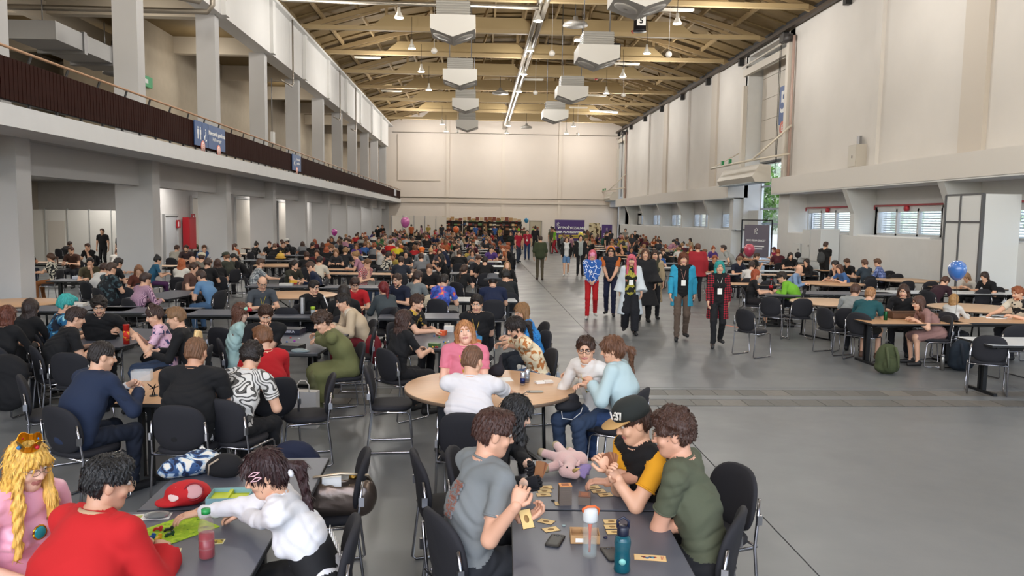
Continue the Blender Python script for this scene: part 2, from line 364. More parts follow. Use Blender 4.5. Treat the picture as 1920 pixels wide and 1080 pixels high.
# ---- back wall
struct('wall_back',MB().box((-21,YB,0),(17,YB+.3,15)),WALLB)
for px in (840,944,1050):
    x=aty(px,300,YB).x; struct('trim_pilaster',MB().box((x-.16,YB-.12,0),(x+.16,YB,13)),mat('#e2d8cc',.8))
struct('trim_back_ledge',MB().box((-8.9,YB-.2,3.9),(14.5,YB,4.15)),mat('#d9cfc3',.8))
struct('trim_back_frame',MB().box((-8.2,YB-.08,6.1),(-3.9,YB,6.2)).box((-8.3,YB-.08,6.1),(-8.2,YB,10.8)),mat('#cabfb2',.8))
struct('wall_front',MB().box((-21,YF-.3,0),(17,YF,2)).box((-21,YF-.3,11.5),(17,YF,15)),WHITE)
# ---- right side
LX=13.6; FX=14.0
struct('wall_right',MB().box((XR,YF,4.4),(XR+.3,36.2,11.6)).box((XR,41.8,4.4),(XR+.3,76,11.6)),WALLR)
struct('wall_right_end',MB().box((XR,79.6,0),(XR+.3,YB,11.6)).box((XR,36.2,11.2),(XR+.3,41.8,11.6)).box((XR,76,11.2),(XR+.3,79.6,11.6)),WALLR)
struct('trim_ledge_near',MB().box((LX,YF,3.7),(XR+.2,35.4,4.42)),mat('#d6d2cc',.7)); struct('trim_ledge_far',MB().box((LX,41.6,3.7),(XR+.2,76,4.42)),mat('#d6d2cc',.7))
struct('trim_ledge_end',MB().box((LX,79,3.7),(XR,YB,4.42)),mat('#d6d2cc',.7))
# pilasters on upper wall
for px in(1830,1647,1343,1293,1252,1220):
    y=atx(px,200,XR).y; w_=.55 if px in(1830,1343,1252) else .22
    struct('trim_pilaster',MB().box((XR-.14,y-w_,4.42),(XR,y+w_,11.5)),mat('#c2bab0',.8) if w_>.3 else WALLR)
# dark rail along right eave with brackets
er=thing('eave_rail','dark steel rail on black brackets under the right eave','rail',(XR-.25,0,11.35)); MB().box((-.1,8,-.08),(.1,YB,.08)).build('rail_bar',mat('#3a2f26',.5),er)
_bk=MB().box((-.08,-.12,-.45),(.16,.12,-.05)).mesh('bracket',BLACK)
for k in range(9): link('bracket',_bk,er,(.05,30.3+6.1*k,0))
# lower right: sill wall, windows in splayed niches
WC=[13.9,20.0,26.0,32.0,44.1,50.2,56.3,62.5,68.6,73.2]
lo=MB(); edge=[YF]+[(WC[i]+WC[i+1])/2 for i in range(3)]+[34.8]
LW=mat('#d3d4d3',.75,var=.02)
struct('wall_right_sill',MB().box((FX,YF,0),(XR+.9,35.4,1.93)).box((FX,42.,0),(XR+.9,76,1.93)),LW)
def seg_fins(ylist):
    for y in ylist:
        # fin whose front edge slopes back below the ledge
        struct('wall_fin',MB().prism([(LX+.02,3.7),(XR+.9,3.7),(XR+.9,1.93),(FX,1.93),(FX,2.75)],'y',y-.16,y+.16),mat('#c9cbca',.75))
seg_fins([10.2,16.2,22.3,28.3]); seg_fins([46.3,52.5,58.6,64.8,71.])
struct('wall_fin',MB().box((FX,34.2,1.93),(XR+.9,35.4,3.7)).box((FX,41.8,1.93),(XR+.9,42.4,3.7)).box((FX,75.4,0),(XR+.9,76.2,3.7)),LW)
struct('wall_right_upper_niche',MB().box((XR+.3,YF,2.95),(XR+.5,35.4,3.75)).box((XR+.3,42,2.95),(XR+.5,76,3.75)),LW)
struct('ceiling_niche',MB().box((LX,YF,3.66),(XR+.9,35.4,3.71)).box((LX,41.8,3.66),(XR+.9,76,3.71)),LW)
GLS=mat('#eaf4f6',.02,trans=1.,ior=1.1,alpha=.25); FRW=mat('#cfd2d3',.5); BLD=mat('#e8eef0',.6)
ws=[]
for i,y in enumerate(WC):
    hw=2.0 if y<72 else 1.4
    t=link('window_%d'%(i+1),None,None,(XR+.35,y,0),kind='structure')
    x=0
    n=3
    for k in range(n+1): MB().box((-.05,-hw+k*2*hw/n-.05,1.97),(.08,-hw+k*2*hw/n+.05,2.92)).build('mullion',FRW,t)
    MB().box((-.05,-hw-.05,1.95),(.08,hw+.05,2.05)).box((-.05,-hw-.05,2.82),(.08,hw+.05,2.95)).build('window_frame',FRW,t)
    MB().box((.0,-hw,2.03),(.01,hw,2.85)).build('pane',GLS,t)
    nl=9 if y<36 else 8
    _lv=MB().cb((.05,0,0),(.03,2*hw,.036)).mesh('louvre_slat',BLD)
    for k in range(nl): link('louvre_slat',_lv,t,(.18,0,2.07+k*.78/nl))
    struct('wall_window_pier',MB().box((XR+.3,y-3.95,1.9),(XR+.5,y-hw,3.0)).box((XR+.3,y+hw,1.9),(XR+.5,y+2.4 if abs(y-32)>1 and y<73 else y+2,3.0)),LW)
    MB().box((-.7,-hw-.5,1.93),(0,hw+.5,1.98)).build('window_sill',mat('#dfe0df',.6),t)
for i in(2,3,1):
    y=WC[i]; o=pipe('red_pipe','red sprinkler pipe over the '+('large louvred window left of the white panels' if i==2 else 'louvred window beside the white fridge' if i==3 else 'window at the right edge'),[(XR+.24,y-2.1,3.05),(XR+.24,y+2.1,3.05),(XR+.24,y+2.1,2.9)],.03); o.data.materials[0]=mat('#b2565a',.5)
    o=MB().cyl((XR+.16,y-.1,2.93),(XR+.26,y-.1,2.93),.1,14).build('alarm_disc',mat('#b8323c',.5),None); o['label']='red alarm disc on the pipe above '+('the large louvred window' if i==2 else 'the window beside the fridge' if i==3 else 'the window at the right edge'); o['category']='alarm'
# big gates
def gate(y0,y1,num,where):
    c=(y0+y1)/2; L=y1-y0
    t=link('door_%d'%num,None,None,(XR+1.0,c,0),kind='structure')
    AL=mat('#b9bcbe',.4,.5)
    for k in range(3): MB().box((-.05,-L/2+k*L/2-.06,0),(.05,-L/2+k*L/2+.06,5.6)).build('mullion',AL,t)
    for z in(.1,2.3,3.1,4.3,5.5): MB().box((-.05,-L/2,z-.05),(.05,L/2,z+.05)).build('transom',AL,t)
    for k in range(2):
        for z0_,z1_ in((.15,2.25),(2.35,3.05),(3.15,4.25),(4.35,5.45)): MB().box((-.006,-L/2+k*L/2+.07,z0_),(.006,-L/2+(k+1)*L/2-.07,z1_)).build('pane',GLS,t)
    MB().box((-.03,-L/4-.03,0),(.04,-L/4+.03,2.3)).box((-.03,L/4-.03,0),(.04,L/4+.03,2.3)).build('door_stile',AL,t)
    MB().tube([(-.1,-.2,.9),(-.1,-.2,1.3)],.02,6).build('door_handle',STEEL,t)
    struct('wall_gate_jamb',MB().box((XR,y0-.6,0),(XR+1.1,y0,11.3)).box((XR,y1,0),(XR+1.1,y1+.4,11.3)).box((XR+.95,y0-.6,5.5),(XR+1.1,y1+.4,11.6)).box((XR+.31,y0-.6,11.2),(XR+1.1,y1+.4,11.6)),LW)
    # raised shutter panels above the door
    sh=thing('sectional_gate','raised cream sectional gate with blue number panel '+where,'gate',(XR+.75,c,5.6))
    for k in range(5): MB().box((0,-L/2+.1,k*1.1+.01),(.08,L/2-.1,k*1.1+1.09)).build('panel',mat('#d3ccc2',.6),sh)
    bp=MB().box((-.03,-.9,1.7),(-.005,.1,3.6)).build('number_board',mat('#2b4f8e',.5),sh)
    text('5' if num<3 else '4',1.5,face_m((-.04,-.4,2.75),(-1,0,0)),bp,WT,bold=.02)
    MB().cyl((-.04,-.4,1.5),(-.01,-.4,1.5),.35,24).build('round_badge',SAL,sh); text('E',.45,face_m((-.045,-.4,1.5),(-1,0,0)),sh,WT)
    # side guide columns and top drive
    gd=thing('gate_mechanism','white steel guide frame with chains and motor '+where,'gate frame',(XR-.1,c,4.5))
    PW=mat('#cfc8bd',.55)
    MB().box((-.12,-L/2-.45,0),(.12,-L/2-.15,6.2)).build('guide_column',PW,gd); MB().box((-.12,L/2+.1,0),(.12,L/2+.4,5.2)).build('guide_column',PW,gd)
    MB().box((-.1,-L/2-.4,5.7),(.1,L/2+.35,6.05)).build('lintel',PW,gd); MB().tube([(-.15,-L/2-.5,6.3),(-.15,L/2+.4,6.2)],.05).build('drive_shaft',PW,gd)
    MB().box((-.45,-L/2-.6,6.2),(.0,-L/2-.1,6.55)).cyl((-.3,-L/2-.9,6.3),(-.3,-L/2-.1,6.3),.14,10).build('motor',mat('#3d3a3a',.5),gd)
    for dy in(-L/2+.25,-L/2+.4): MB().tube([(-.2,dy,.2),(-.2,dy,6.2)],.015,5).build('chain',BLACK,gd)
    MB().tube([(-.05,-L/2-.85,0),(-.05,-L/2-.85,6.4)],.07).build('riser_pipe',mat('#b39a90',.5),gd)
    # hinged frame and air curtain
    ac=thing('air_curtain','long white air curtain heater with steel frame hung '+where,'heater',(XR-1.05,c,4.55))
    MB().prism([(-.45,.0),(-.3,-.25),(.45,-.25),(.45,.55),(-.1,.6)],'y',-L/2+.1,L/2+.1).build('housing',mat('#ccc7be',.5),ac)
    MB().box((-.4,-L/2+.3,-.3),(.3,L/2-.1,-.25)).build('grille',mat('#8f9aa0',.4,.4),ac)
    MB().tube([(-.55,-L/2-.1,.75),(-.55,L/2+.9,.75)],.06).tube([(-.55,-L/2-.1,.75),(.9,-L/2-.9,1.0)],.05).tube([(-.55,-L/2-.1,.75),(.9,-L/2-1.0,2.3)],.05).tube([(-.55,L/2+.9,.75),(.9,L/2+.6,1.6)],.03).build('support_frame',mat('#d2cabb',.5),ac)
    for dy in(.3,1.5): MB().box((-.62,dy,.8),(-.5,dy+.2,1.02)).build('green_lamp',mat('#1f7f4a',.4),ac)
gate(36.2,41.6,1,'over the near side gate'); gate(76.,79.4,2,'over the far side gate')
# blocks the ends, wall box, cabinet
a_=atx(1617,293,XR); t=thing('control_cabinet','beige control cabinet with conduit on the upper right wall','cabinet',(XR-.15,a_.y,a_.z))
MB().box((-.25,-.32,-.42),(.15,.32,.42)).build('case',mat('#b8b2a8',.5),t); MB().box((-.262,-.28,-.38),(-.25,.28,.38)).build('door',mat('#bdb8ae',.5),t); MB().box((-.275,-.04,-.08),(-.262,.0,.02)).build('lock',BLACK,t); MB().box((-.05,-.1,.42),(.05,.1,.75)).build('conduit',STEEL,t)
# tall white exhibition panels at right in front of the windows
A=at(1796,560,0)
px_=thing('exhibition_panels','tall white panel screen with grey frame between the windows','partition',(13.0,19.9,0),0)
for (y0,y1) in((-.5,.3),(.36,.95)):
    MB().box((-.02,y0,0),(.02,y1,2.45)).build('panel',mat('#d9dcdc',.5),px_); MB().box((-.02,y0,2.5),(.02,y1,3.2)).build('panel',mat('#d9dcdc',.5),px_)
for y in(-.55,.33,1.0): MB().box((-.04,y-.03,0),(.04,y+.03,3.2)).build('post',mat('#6d6f72',.4,.5),px_)
for z in(2.47,3.2): MB().box((-.03,-.55,z-.025),(.03,1.0,z+.025)).build('rail_bar',mat('#6d6f72',.4,.5),px_)
MB().box((0.05,-.58,0),(1.0,-.54,3.2)).build('panel',mat('#d9dcdc',.5),px_)
# outside: ground, pale building and trees seen through the gates
struct('ground_outside',MB().box((15.8,-30,-.35),(120,160,-.25)),mat('#a9a7a0',.9,var=.1))
o=struct('wall_outside_building',MB().box((42,30,0),(50,62,9)),mat('#cfd3d6',.8))
# ---- roof
def arch(x): 
    u=(x-2.8)/11.7; return 11.75+2.0*(1-u*u)
deck=MB(); N=14; X=[-9.6+i*(24.4)/N for i in range(N+1)]
for i in range(N):
    deck.add([(X[i],YF,arch(X[i])+.35),(X[i+1],YF,arch(X[i+1])+.35),(X[i+1],YB,arch(X[i+1])+.35),(X[i],YB,arch(X[i])+.35)],[(0,3,2,1)])
struct('ceiling',deck,mat('#85703f' if 0 else '#7a6542',.8,var=.1,vscale=2.))
struct('ceiling_outer',MB().box((-21,YF,15),(17,YB+.3,15.2)).box((-21.3,YF,10.1),(-21,YB,15)).box((XR+.3,YF,11.6),(XR+.5,YB,15)),DARK)
# purlins as joined beams between trusses
TY=[40.0+5.85*k for k in range(-6,7)]
for x in X[1:-1]:
    struct('purlin',MB().box((x-.05,YF,arch(x)+.12),(x+.05,YB,arch(x)+.34)),TAN)
# fine deck battens
for i in range(40):
    y=20+i*1.47
    mb=MB()
    for j in range(N): mb.beam((X[j],y,arch(X[j])+.3),(X[j+1],y,arch(X[j+1])+.3),.12,.07)
    struct('batten',mb,TAND)
def truss(y):
    t=link('roof_truss',None,None,(0,y,11.75),kind='structure')
    MB().box((-9.3,-.13,-.02),(14.4,.13,.18)).build('bottom_chord',mat('#b8a178',.65),t)
    mb=MB()
    for j in range(N): mb.beam((X[j],0,arch(X[j])-11.75+.02),(X[j+1],0,arch(X[j+1])-11.75+.02),.2,.24)
    mb.build('top_chord',TAN,t)
    for a,b in((-4.7,2.2),(3.4,10.2)):
        MB().prism([(a-.7,.18),(b+.7,.18),(b,.75),(a,.75)],'y',-.1,.1).build('gusset_girder',mat('#b29b70',.65),t)
        for x in(a,b): MB().box((x-.07,-.07,.7),(x+.07,.07,arch(x)-11.75)).build('post',TAN,t)
    MB().box((2.65,-.07,.1),(2.8,.07,2.)).build('post',TAN,t)
    for x0,x1 in((-8,-5),(13.2,10.5)):
        MB().beam((x0,0,.1),(x1,0,arch(x1)-11.9),.09,.12).build('diagonal',TAN,t)
    for x in (-7.2,-3.2,0,5.5,8.5,12.):
        MB().beam((x,.05,.12),(x+.5,2.6,arch(x)-11.75+.15),.1,.14).build('knee_brace',mat('#ab9570',.65),t)
    return t
for y in TY: truss(y)
# unit heaters: white octagonal blowers
HWH=mat('#cfcdc8',.5); HGR=mat('#8c8a85',.5,.3)
def heater(px,py,w_px,label):
    z=11.2; y=1.55*F/w_px; p=aty(px,py,y)
    t=thing('unit_heater',label,'heater',(p.x,p.y,p.z))
    MB().box((-.58,-.5,.42),(.58,.5,.95)).build('coil_box',HGR,t)
    for k in range(6): MB().box((-.6,-.52,.45+k*.085),(.6,.52,.47+k*.085)).build('fin',mat('#aaa8a2',.5),t)
    hb=MB(); 
    pts=[(-.78,.42),(.78,.42),(.78,-.05),(.0,-.32),(-.78,-.05)]
    hb.prism(pts,'y',-.72,.72).build('housing',HWH,t)
    for s_ in(-1,1):
        M=Matrix.Translation((s_*.39,0,-.2))@Matrix.Rotation(s_*R(-19),4,'Y')
        f=MB().lathe([(.3,-.02),(.34,.0),(.34,.06),(.3,.06)],20); o=f.build('fan_ring',mat('#e4e2de',.4),t); o.matrix_local=M
        g=MB()
        for a in range(5): g.beam((.06*math.cos(a*1.257),.06*math.sin(a*1.257),.0),(.28*math.cos(a*1.257),.28*math.sin(a*1.257),.02),.12,.01)
        g.cyl((0,0,-.02),(0,0,.03),.07,10); b_=g.build('fan_blades',mat('#b9b7b2',.4),o)
    for x in(-.5,.5): MB().cyl((x,0,.95),(x,0,arch(p.x+x)+.3-p.z),.02,6).build('hanger',STEEL,t)
    return t
for a in((850,60,80,'white unit heater under the roof, nearest of the left row'),(863,152,61,'white unit heater under the roof, second of the left row'),(873,201,48,'white unit heater under the roof, third of the left row'),(876,238,40,'white unit heater under the roof, farthest of the left row'),
    (1200,3,104,'white unit heater under the roof above the black drum numbered 5'),(1118,112,74,'white unit heater under the roof beside hanging drum four'),(1071,181,56,'white unit heater under the roof beside hanging drum three'),(1040,221,46,'white unit heater under the roof beside hanging drum two')): heater(*a)
# numbered black drums
for (px,py,h_,n) in((1200,42,34,'5'),(1154,97,28,'4'),(1094,172,20,'3'),(1057,219,16,'2'),(1032,249,14,'1')):
    y=.85*F/h_; p=aty(px,py,y); t=thing('section_marker','black hanging drum with white number plate '+{'5':'five, nearest','4':'four','3':'three','2':'two','1':'one, farthest'}[n],'sign',p)
    MB().lathe([(.3,-.42),(.33,-.4),(.29,-.36),(.29,.36),(.33,.4),(.3,.42)],20).build('drum',mat('#15151a',.4),t)
    MB().box((-.2,-.31,-.2),(.2,-.29,.2)).build('number_plate',mat('#f2f2f0',.5),t)
    text(n,.36,face_m((0,-.315,0),(0,-1,0)),t,BLACK,bold=.012); MB().cyl((0,0,.42),(0,0,arch(p.x)+.3-p.z),.012,5).build('cord',BLACK,t)
# high bay lamps (white cones with a bright mouth)
lamps=[(748,27),(772,86),(790,130),(804,165),(829,230),(836,244),(1009,33),(994,90),(982,135),(973,168),(953,233),(950,247),(1270,38),(1213,95),(1168,139),(1137,171),(1075,234),(1062,248)]
LD={0:0}
cone=MB().lathe([(.2,-.14),(.07,.12),(.06,.3)],14).mesh('reflector',mat('#d8d4ca',.4)); glow=MB().lathe([(.19,-.15),(.17,-.10)],14).mesh('bulb',mat('#fff6e6',.5,emit='#fff3dd',estr=22)); cord=MB().cyl((0,0,.3),(0,0,1.4),.012,5).mesh('cord',BLACK)
rows=[748,772,790,804,829,836]
for i,(px,py) in enumerate(lamps):
    y=[33.4,39.2,45.,51.,66.,73.][i%6]; p=aty(px,py,y)
    t=thing('high_bay_lamp','lit high-bay lamp, '+['first','second','third','fourth','fifth','sixth'][i%6]+' from the camera in the '+['left','middle','right'][i//6]+' row','lamp',p)
    link('reflector',cone,t); link('bulb',glow,t); link('cord',cord,t)
ll=bpy.data.lights.new('lamp_light','POINT'); ll.energy=LAMP_W*12; ll.color=LAMP_C; ll.shadow_soft_size=.35
for y in(3,10,17,24,33.4,45,58,68,76):
    for x in(-5.2,2.4,10.4):
        o=bpy.data.objects.new('lamp_light',ll); o.location=(x,y,10.3); COL.objects.link(o)
# round grey dish lamps, white globes and tube fittings
for px,py,y in((1079,44,34.5),(938,173,52.),(987,238,70.)):
    p=aty(px,py,y); t=thing('dish_lamp','unlit grey dish lamp hung in the roof, '+('nearest' if y<40 else 'middle' if y<60 else 'farthest')+' of the three','lamp',p)
    MB().lathe([(.55,-.1),(.5,.02),(.12,.16),(.1,.3)],24).build('shade',mat('#9a9690',.4,.3),t); MB().cyl((0,0,.3),(0,0,1.4),.015,5).build('cord',BLACK,t)
for k,(px,py,y) in enumerate(((1254,102,36.),(1035,100,38.),(814,95,38.),(1169,178,50.),(1004,174,50.),(1083,252,68.),(858,246,68.))):
    p=aty(px,py,y); t=thing('globe_detector','small white globe hanging on a cord under the roof','globe',p,group='white globes hung from the roof'); MB().ball((0,0,0),.15,0,14).build('globe',mat('#e6e2da',.4),t); MB().cyl((0,0,.14),(0,0,arch(p.x)+.3-p.z),.01,5).build('cord',WHITE,t)
for k,(x,y) in enumerate(((-6.5,34.),(-6.5,45.8),(-6.4,57.5),(8.6,34),(8.7,45.8),(8.7,57.5),(3.5,51.6),(8.2,64))):
    t=thing('tube_light','slim white tube fitting under a roof truss','lamp',(x,y+.2,11.55),group='tube fittings under the roof trusses'); MB().box((-.75,-.07,0),(.75,.07,.08)).build('housing',mat('#e8e4da',.5),t); MB().tube([(-.7,0,-.02),(.7,0,-.02)],.025,6).build('tube',mat('#f5f0e2',.4),t)
p=aty(1132,209,52); t=thing('tube_light','lit twin tube fitting hanging aslant right of the centre roof','lamp',p); o=MB().box((-1,-.09,0),(1,.09,.08)).build('housing',WHITE,t); MB().tube([(-.95,0,-.03),(.95,0,-.03)],.03,6).build('tube',mat('#ffffff',.4,emit='#fff8ec',estr=10),t); t.rotation_euler=(0,R(6),R(-25))
p=aty(1088,76,40); t=thing('roof_hatch','small bright roof light panel','skylight',(p.x,p.y,p.z)); MB().box((-.28,-.3,0),(.28,.3,.05)).build('pane',mat('#eef4ff',.4,emit='#eef4ff',estr=3.5),t); MB().box((-.34,-.36,.02),(.34,.36,.12)).build('frame',TAN,t)
for px,py in((1186,62),(1118,146)):
    p=aty(px,py,40 if py<100 else 52); o=MB().lathe([(.1,-.12),(.14,-.05),(.14,.1),(.05,.14)],12).build('alarm_beacon',mat('#b5201c',.4),None,loc=p,label='red alarm beacon on the '+('nearer' if py<100 else 'farther')+' roof beam',cat='beacon')

# added fill lamps below and on the gallery, with made-up arcade fittings
la=bpy.data.lights.new('arcade_light','AREA'); la.shape='RECTANGLE'; la.size=1.2; la.size_y=.3; la.energy=ARC_W; la.color=(1,.95,.88)
lg=bpy.data.lights.new('gallery_light','POINT'); lg.energy=GAL_W; lg.color=(1,.93,.84); lg.shadow_soft_size=.4
_fx=MB().box((-.6,-.15,0),(.6,.15,.06)).mesh('housing',WHITE)
for y in(12.5,18.5,24.8,31,34.6,37,43,50,57,64,71):
    for x in(-11.2,-16.5):
        if (x<-12 and y>30 and y not in(31,34.6)) or (x>-12 and y==34.6): continue
        t=thing('ceiling_fitting','white rectangular light fitting on the arcade ceiling','lamp',(x,y,3.77),group='arcade ceiling light fittings'); link('housing',_fx,t)
        o=bpy.data.objects.new('arcade_light',la); o.location=(x,y,3.74); COL.objects.link(o)
for y in(14,20,26.5,33,45,57,69):  # added point fills without fittings, to brighten the gallery
    o=bpy.data.objects.new('gallery_light',lg); o.location=(-11.3,y,8.9); COL.objects.link(o)
    if y<40: o=bpy.data.objects.new('gallery_light',lg); o.location=(-16.5,y,8.3); COL.objects.link(o)
# ================================================================== furniture
SEATM=mat('#1a1a20',.8,bump=.25,bscale=700); FRM=mat('#a9a9ae',.22,1.)
def pad(w,h,t,nn=3.2,curve=0.,seg=28,taper=0.):
    """soft rounded pad in the xz plane, thickness along y, curved about z"""
    mb=MB(); rings=[(.0,-t*.5),(.6,-t*.5),(.93,-t*.48),(1.,-t*.2),(1.,t*.2),(.93,t*.48),(.6,t*.5),(.0,t*.5)]
    vs=[];fs=[]
    def pt(a,k,y):
        c,s=math.cos(a),math.sin(a); x=math.copysign(abs(c)**(2/nn),c)*w/2*k; z=math.copysign(abs(s)**(2/nn),s)*h/2*k
        x*=1-taper*z/h; return (x,y+curve*(x/(w/2))**2,z)
    for k,y in rings[1:-1]:
        for j in range(seg): vs.append(pt(2*math.pi*j/seg,k,y))
    n=len(rings)-2
    for i in range(n-1):
        for j in range(seg): fs.append((i*seg+j,(i+1)*seg+j,(i+1)*seg+(j+1)%seg,i*seg+(j+1)%seg))
    fs+=[tuple(range(seg)),tuple(range((n-1)*seg,n*seg))[::-1]]
    mb.add(vs,fs,0,True); return mb
def make_chair(name='conference_chair'):
    t=thing(name,'x','chair',(0,-40,0))
    o=pad(.46,.44,.055).build('seat',SEATM,t); o.rotation_euler=(R(90),0,0); o.location=(0,0,.455)
    o=pad(.45,.40,.04,2.6,.05,taper=.12).build('backrest',SEATM,t); o.rotation_euler=(R(9),0,0); o.location=(0,-.235,.665)
    for s in(-1,1):
        x=s*.235
        MB().tube([(x*.93,-.225,.72),(x*.98,-.205,.55),(x,-.19,.42),(x*1.02,-.235,.03),(x*1.02,-.21,.012),(x*1.02,.2,.012),(x*1.02,.225,.03),(x,.19,.40),(x,.16,.425),(x,-.17,.425)],.0105,6).build('side_frame',FRM,t)
        MB().box((x-.012*s,-.235,.56),(x+.006*s,-.2,.62)).build('bracket',mat('#b8b8bc',.3,1.),t)
    MB().cyl((-.235,.12,.415),(.235,.12,.415),.009,6).build('cross_bar',FRM,t)
    MB().cyl((-.24,-.2,.43),(.24,-.2,.43),.009,6).build('cross_bar',FRM,t)
    freeze(t); return t
CHAIR0=make_chair()
CHAIRS=[]
def chair(x,y,face,label,group=None):
    """face = world angle the sitter looks, degrees"""
    rz=R(face-90)
    CHAIRS.append((x,y)); 
    if len(CHAIRS)==1:
        c=CHAIR0; c.location=(x,y,0); c.rotation_euler[2]=rz; c['label']=label
        if group: c['group']=group
        return c
    return dup(CHAIR0,(x,y,0),rz,label,group)
TDARK=mat('#555862',.42,bump=.05,bscale=300,var=.04,vscale=5); TBEECH=mat('#c49a72',.38,var=.07,vscale=5,stretch=(1,8,1)); TPALE=mat('#c9a887',.4,var=.05,vscale=5,stretch=(1,8,1)); TLEG=mat('#17181a',.4,.3)
def table_parts(t,L,W,kind,z=.74):
    tm={'dark':TDARK,'beech':TBEECH,'pale':TPALE,'white':mat('#c9cdd0',.35)}[kind]
    MB().box((-L/2+.004,-W/2+.004,z-.026),(L/2-.004,W/2-.004,z)).build('tabletop',tm,t)
    MB().box((-L/2,-W/2,z-.03),(L/2,W/2,z-.003)).build('edge_band',mat('#1d1e20',.5),t)
    for s in(-1,1):
        x=s*(L/2-.16)
        MB().box((x-.03,-.06,.04),(x+.03,-.02,z-.05)).box((x-.03,.02,.04),(x+.03,.06,z-.05)).build('leg',TLEG,t)
        MB().box((x-.025,-W/2+.1,0),(x+.025,W/2-.1,.04)).build('foot',TLEG,t)
        MB().box((x-.025,-W/2+.1,z-.07),(x+.025,W/2-.1,z-.03)).build('bracket',TLEG,t)
    MB().box((-L/2+.16,-.012,z-.12),(L/2-.16,.012,z-.08)).build('stretcher',TLEG,t)
FOOT=[]
def table_rect(x,y,rz,L,W,kind,label,group=None):
    if abs(rz)<10 and x+L/2>13.8: x=13.8-L/2
    FOOT.append((x,y,R(rz),L/2,W/2))
    t=thing('folding_table',label,'table',(x,y,0),R(rz),group); table_parts(t,L,W,kind); freeze(t); return t
def table_round(x,y,r,kind,label,group=None,rz=20):
    FOOT.append((x,y,0,r,0))
    t=thing('round_table',label,'table',(x,y,0),R(rz),group); tm={'beech':TBEECH,'pale':TPALE,'white':mat('#c9cdd0',.35)}[kind]
    MB().lathe([(r-.012,.714),(r-.006,.72),(r-.006,.737),(r-.012,.74)],56).build('tabletop',tm,t)
    MB().lathe([(r-.02,.706),(r,.709),(r,.735),(r-.004,.738)],56).build('edge_band',mat('#6d5a4a',.5),t)
    for s in(-1,1):
        for q in(-1,1): MB().tube([(s*.42,q*.34,.7),(s*.42,q*.40,.02)],.018,6).build('leg',TLEG,t)
        MB().box((s*.42-.02,-.44,0),(s*.42+.02,.44,.03)).build('foot',TLEG,t)
        MB().tube([(s*.42,.05,.68),(0,.05,.35)],.012,6).build('brace',TLEG,t)
    MB().box((-.6,-.02,.66),(.6,.02,.705)).build('stretcher',TLEG,t)
    freeze(t); return t
# ================================================================== people
def sstep(x): return x
class Body:
    """list of implicit primitives, meshed as one skin"""
    def __init__(s): s.p=[]
    def cap(s,a,b,ra,rb,tag=0,k=.03,lat=None,latk=1.,cut0=False,cut1=False):
        s.p.append(('c',np.array(a,float),np.array(b,float),ra,rb,tag,k,None if lat is None else np.array(lat,float),latk,cut0,cut1)); return s
    def ell(s,c,r,tag=0,k=.02,rot=None,neg=False):
        s.p.append(('e',np.array(c,float),np.array(r,float),np.eye(3) if rot is None else np.array(rot),None,tag,k,neg)); return s
def _dist(p,X):
    if p[0]=='c':
        _,a,b,ra,rb,tag,k,lat,lk,c0,c1=p; d=b-a; L2=d@d+1e-9; q=X-a
        t=np.clip((q@d)/L2,0,1); q2=q-t[...,None]*d
        if lat is not None:
            l=lat-d*(lat@d)/L2; l/=np.linalg.norm(l); s=q2@l; q2=q2-s[...,None]*l*(1-1/lk)
        D=np.sqrt((q2*q2).sum(-1))-(ra+(rb-ra)*t)
        if c1: D=np.maximum(D,((X-b)@d)/math.sqrt(L2))
        if c0: D=np.maximum(D,-((X-a)@d)/math.sqrt(L2))
        return D
    _,c,r,rot=p[:4]; q=(X-c)@rot; k0=np.sqrt(((q/r)**2).sum(-1))+1e-9; k1=np.sqrt(((q/(r*r))**2).sum(-1))+1e-9
    return k0*(k0-1)/k1
def _bb(p):
    if p[0]=='c':
        r=max(p[3],p[4])*(p[8] if p[7] is not None else 1); return np.minimum(p[1],p[2])-r,np.maximum(p[1],p[2])+r
    r=np.abs(p[3])@p[2]; return p[1]-r,p[1]+r
def fold(X,amp,seed=0.):
    x,y,z=X[...,0]+seed,X[...,1]+seed*.7,X[...,2]
    a=19*x+13*z+3.2*np.sin(7*z+2*y)+2.2*np.sin(11*y+1.7); b=38*z+17*y+2.8*np.sin(9*x+4*y)+1.9*np.sin(15*z-6*x)
    m_=.5+.5*np.sin(5*x+3*z+4*y+seed)
    r1=1-2*np.abs(np.sin(a)); r2=1-2*np.abs(np.sin(b*.8))
    return -amp*(.75*np.clip(r1,-.6,1)*m_+.7*np.clip(r2,-.6,1)*(1-m_)+.25*np.sin(61*z+29*x+5*np.sin(23*y)))*.8
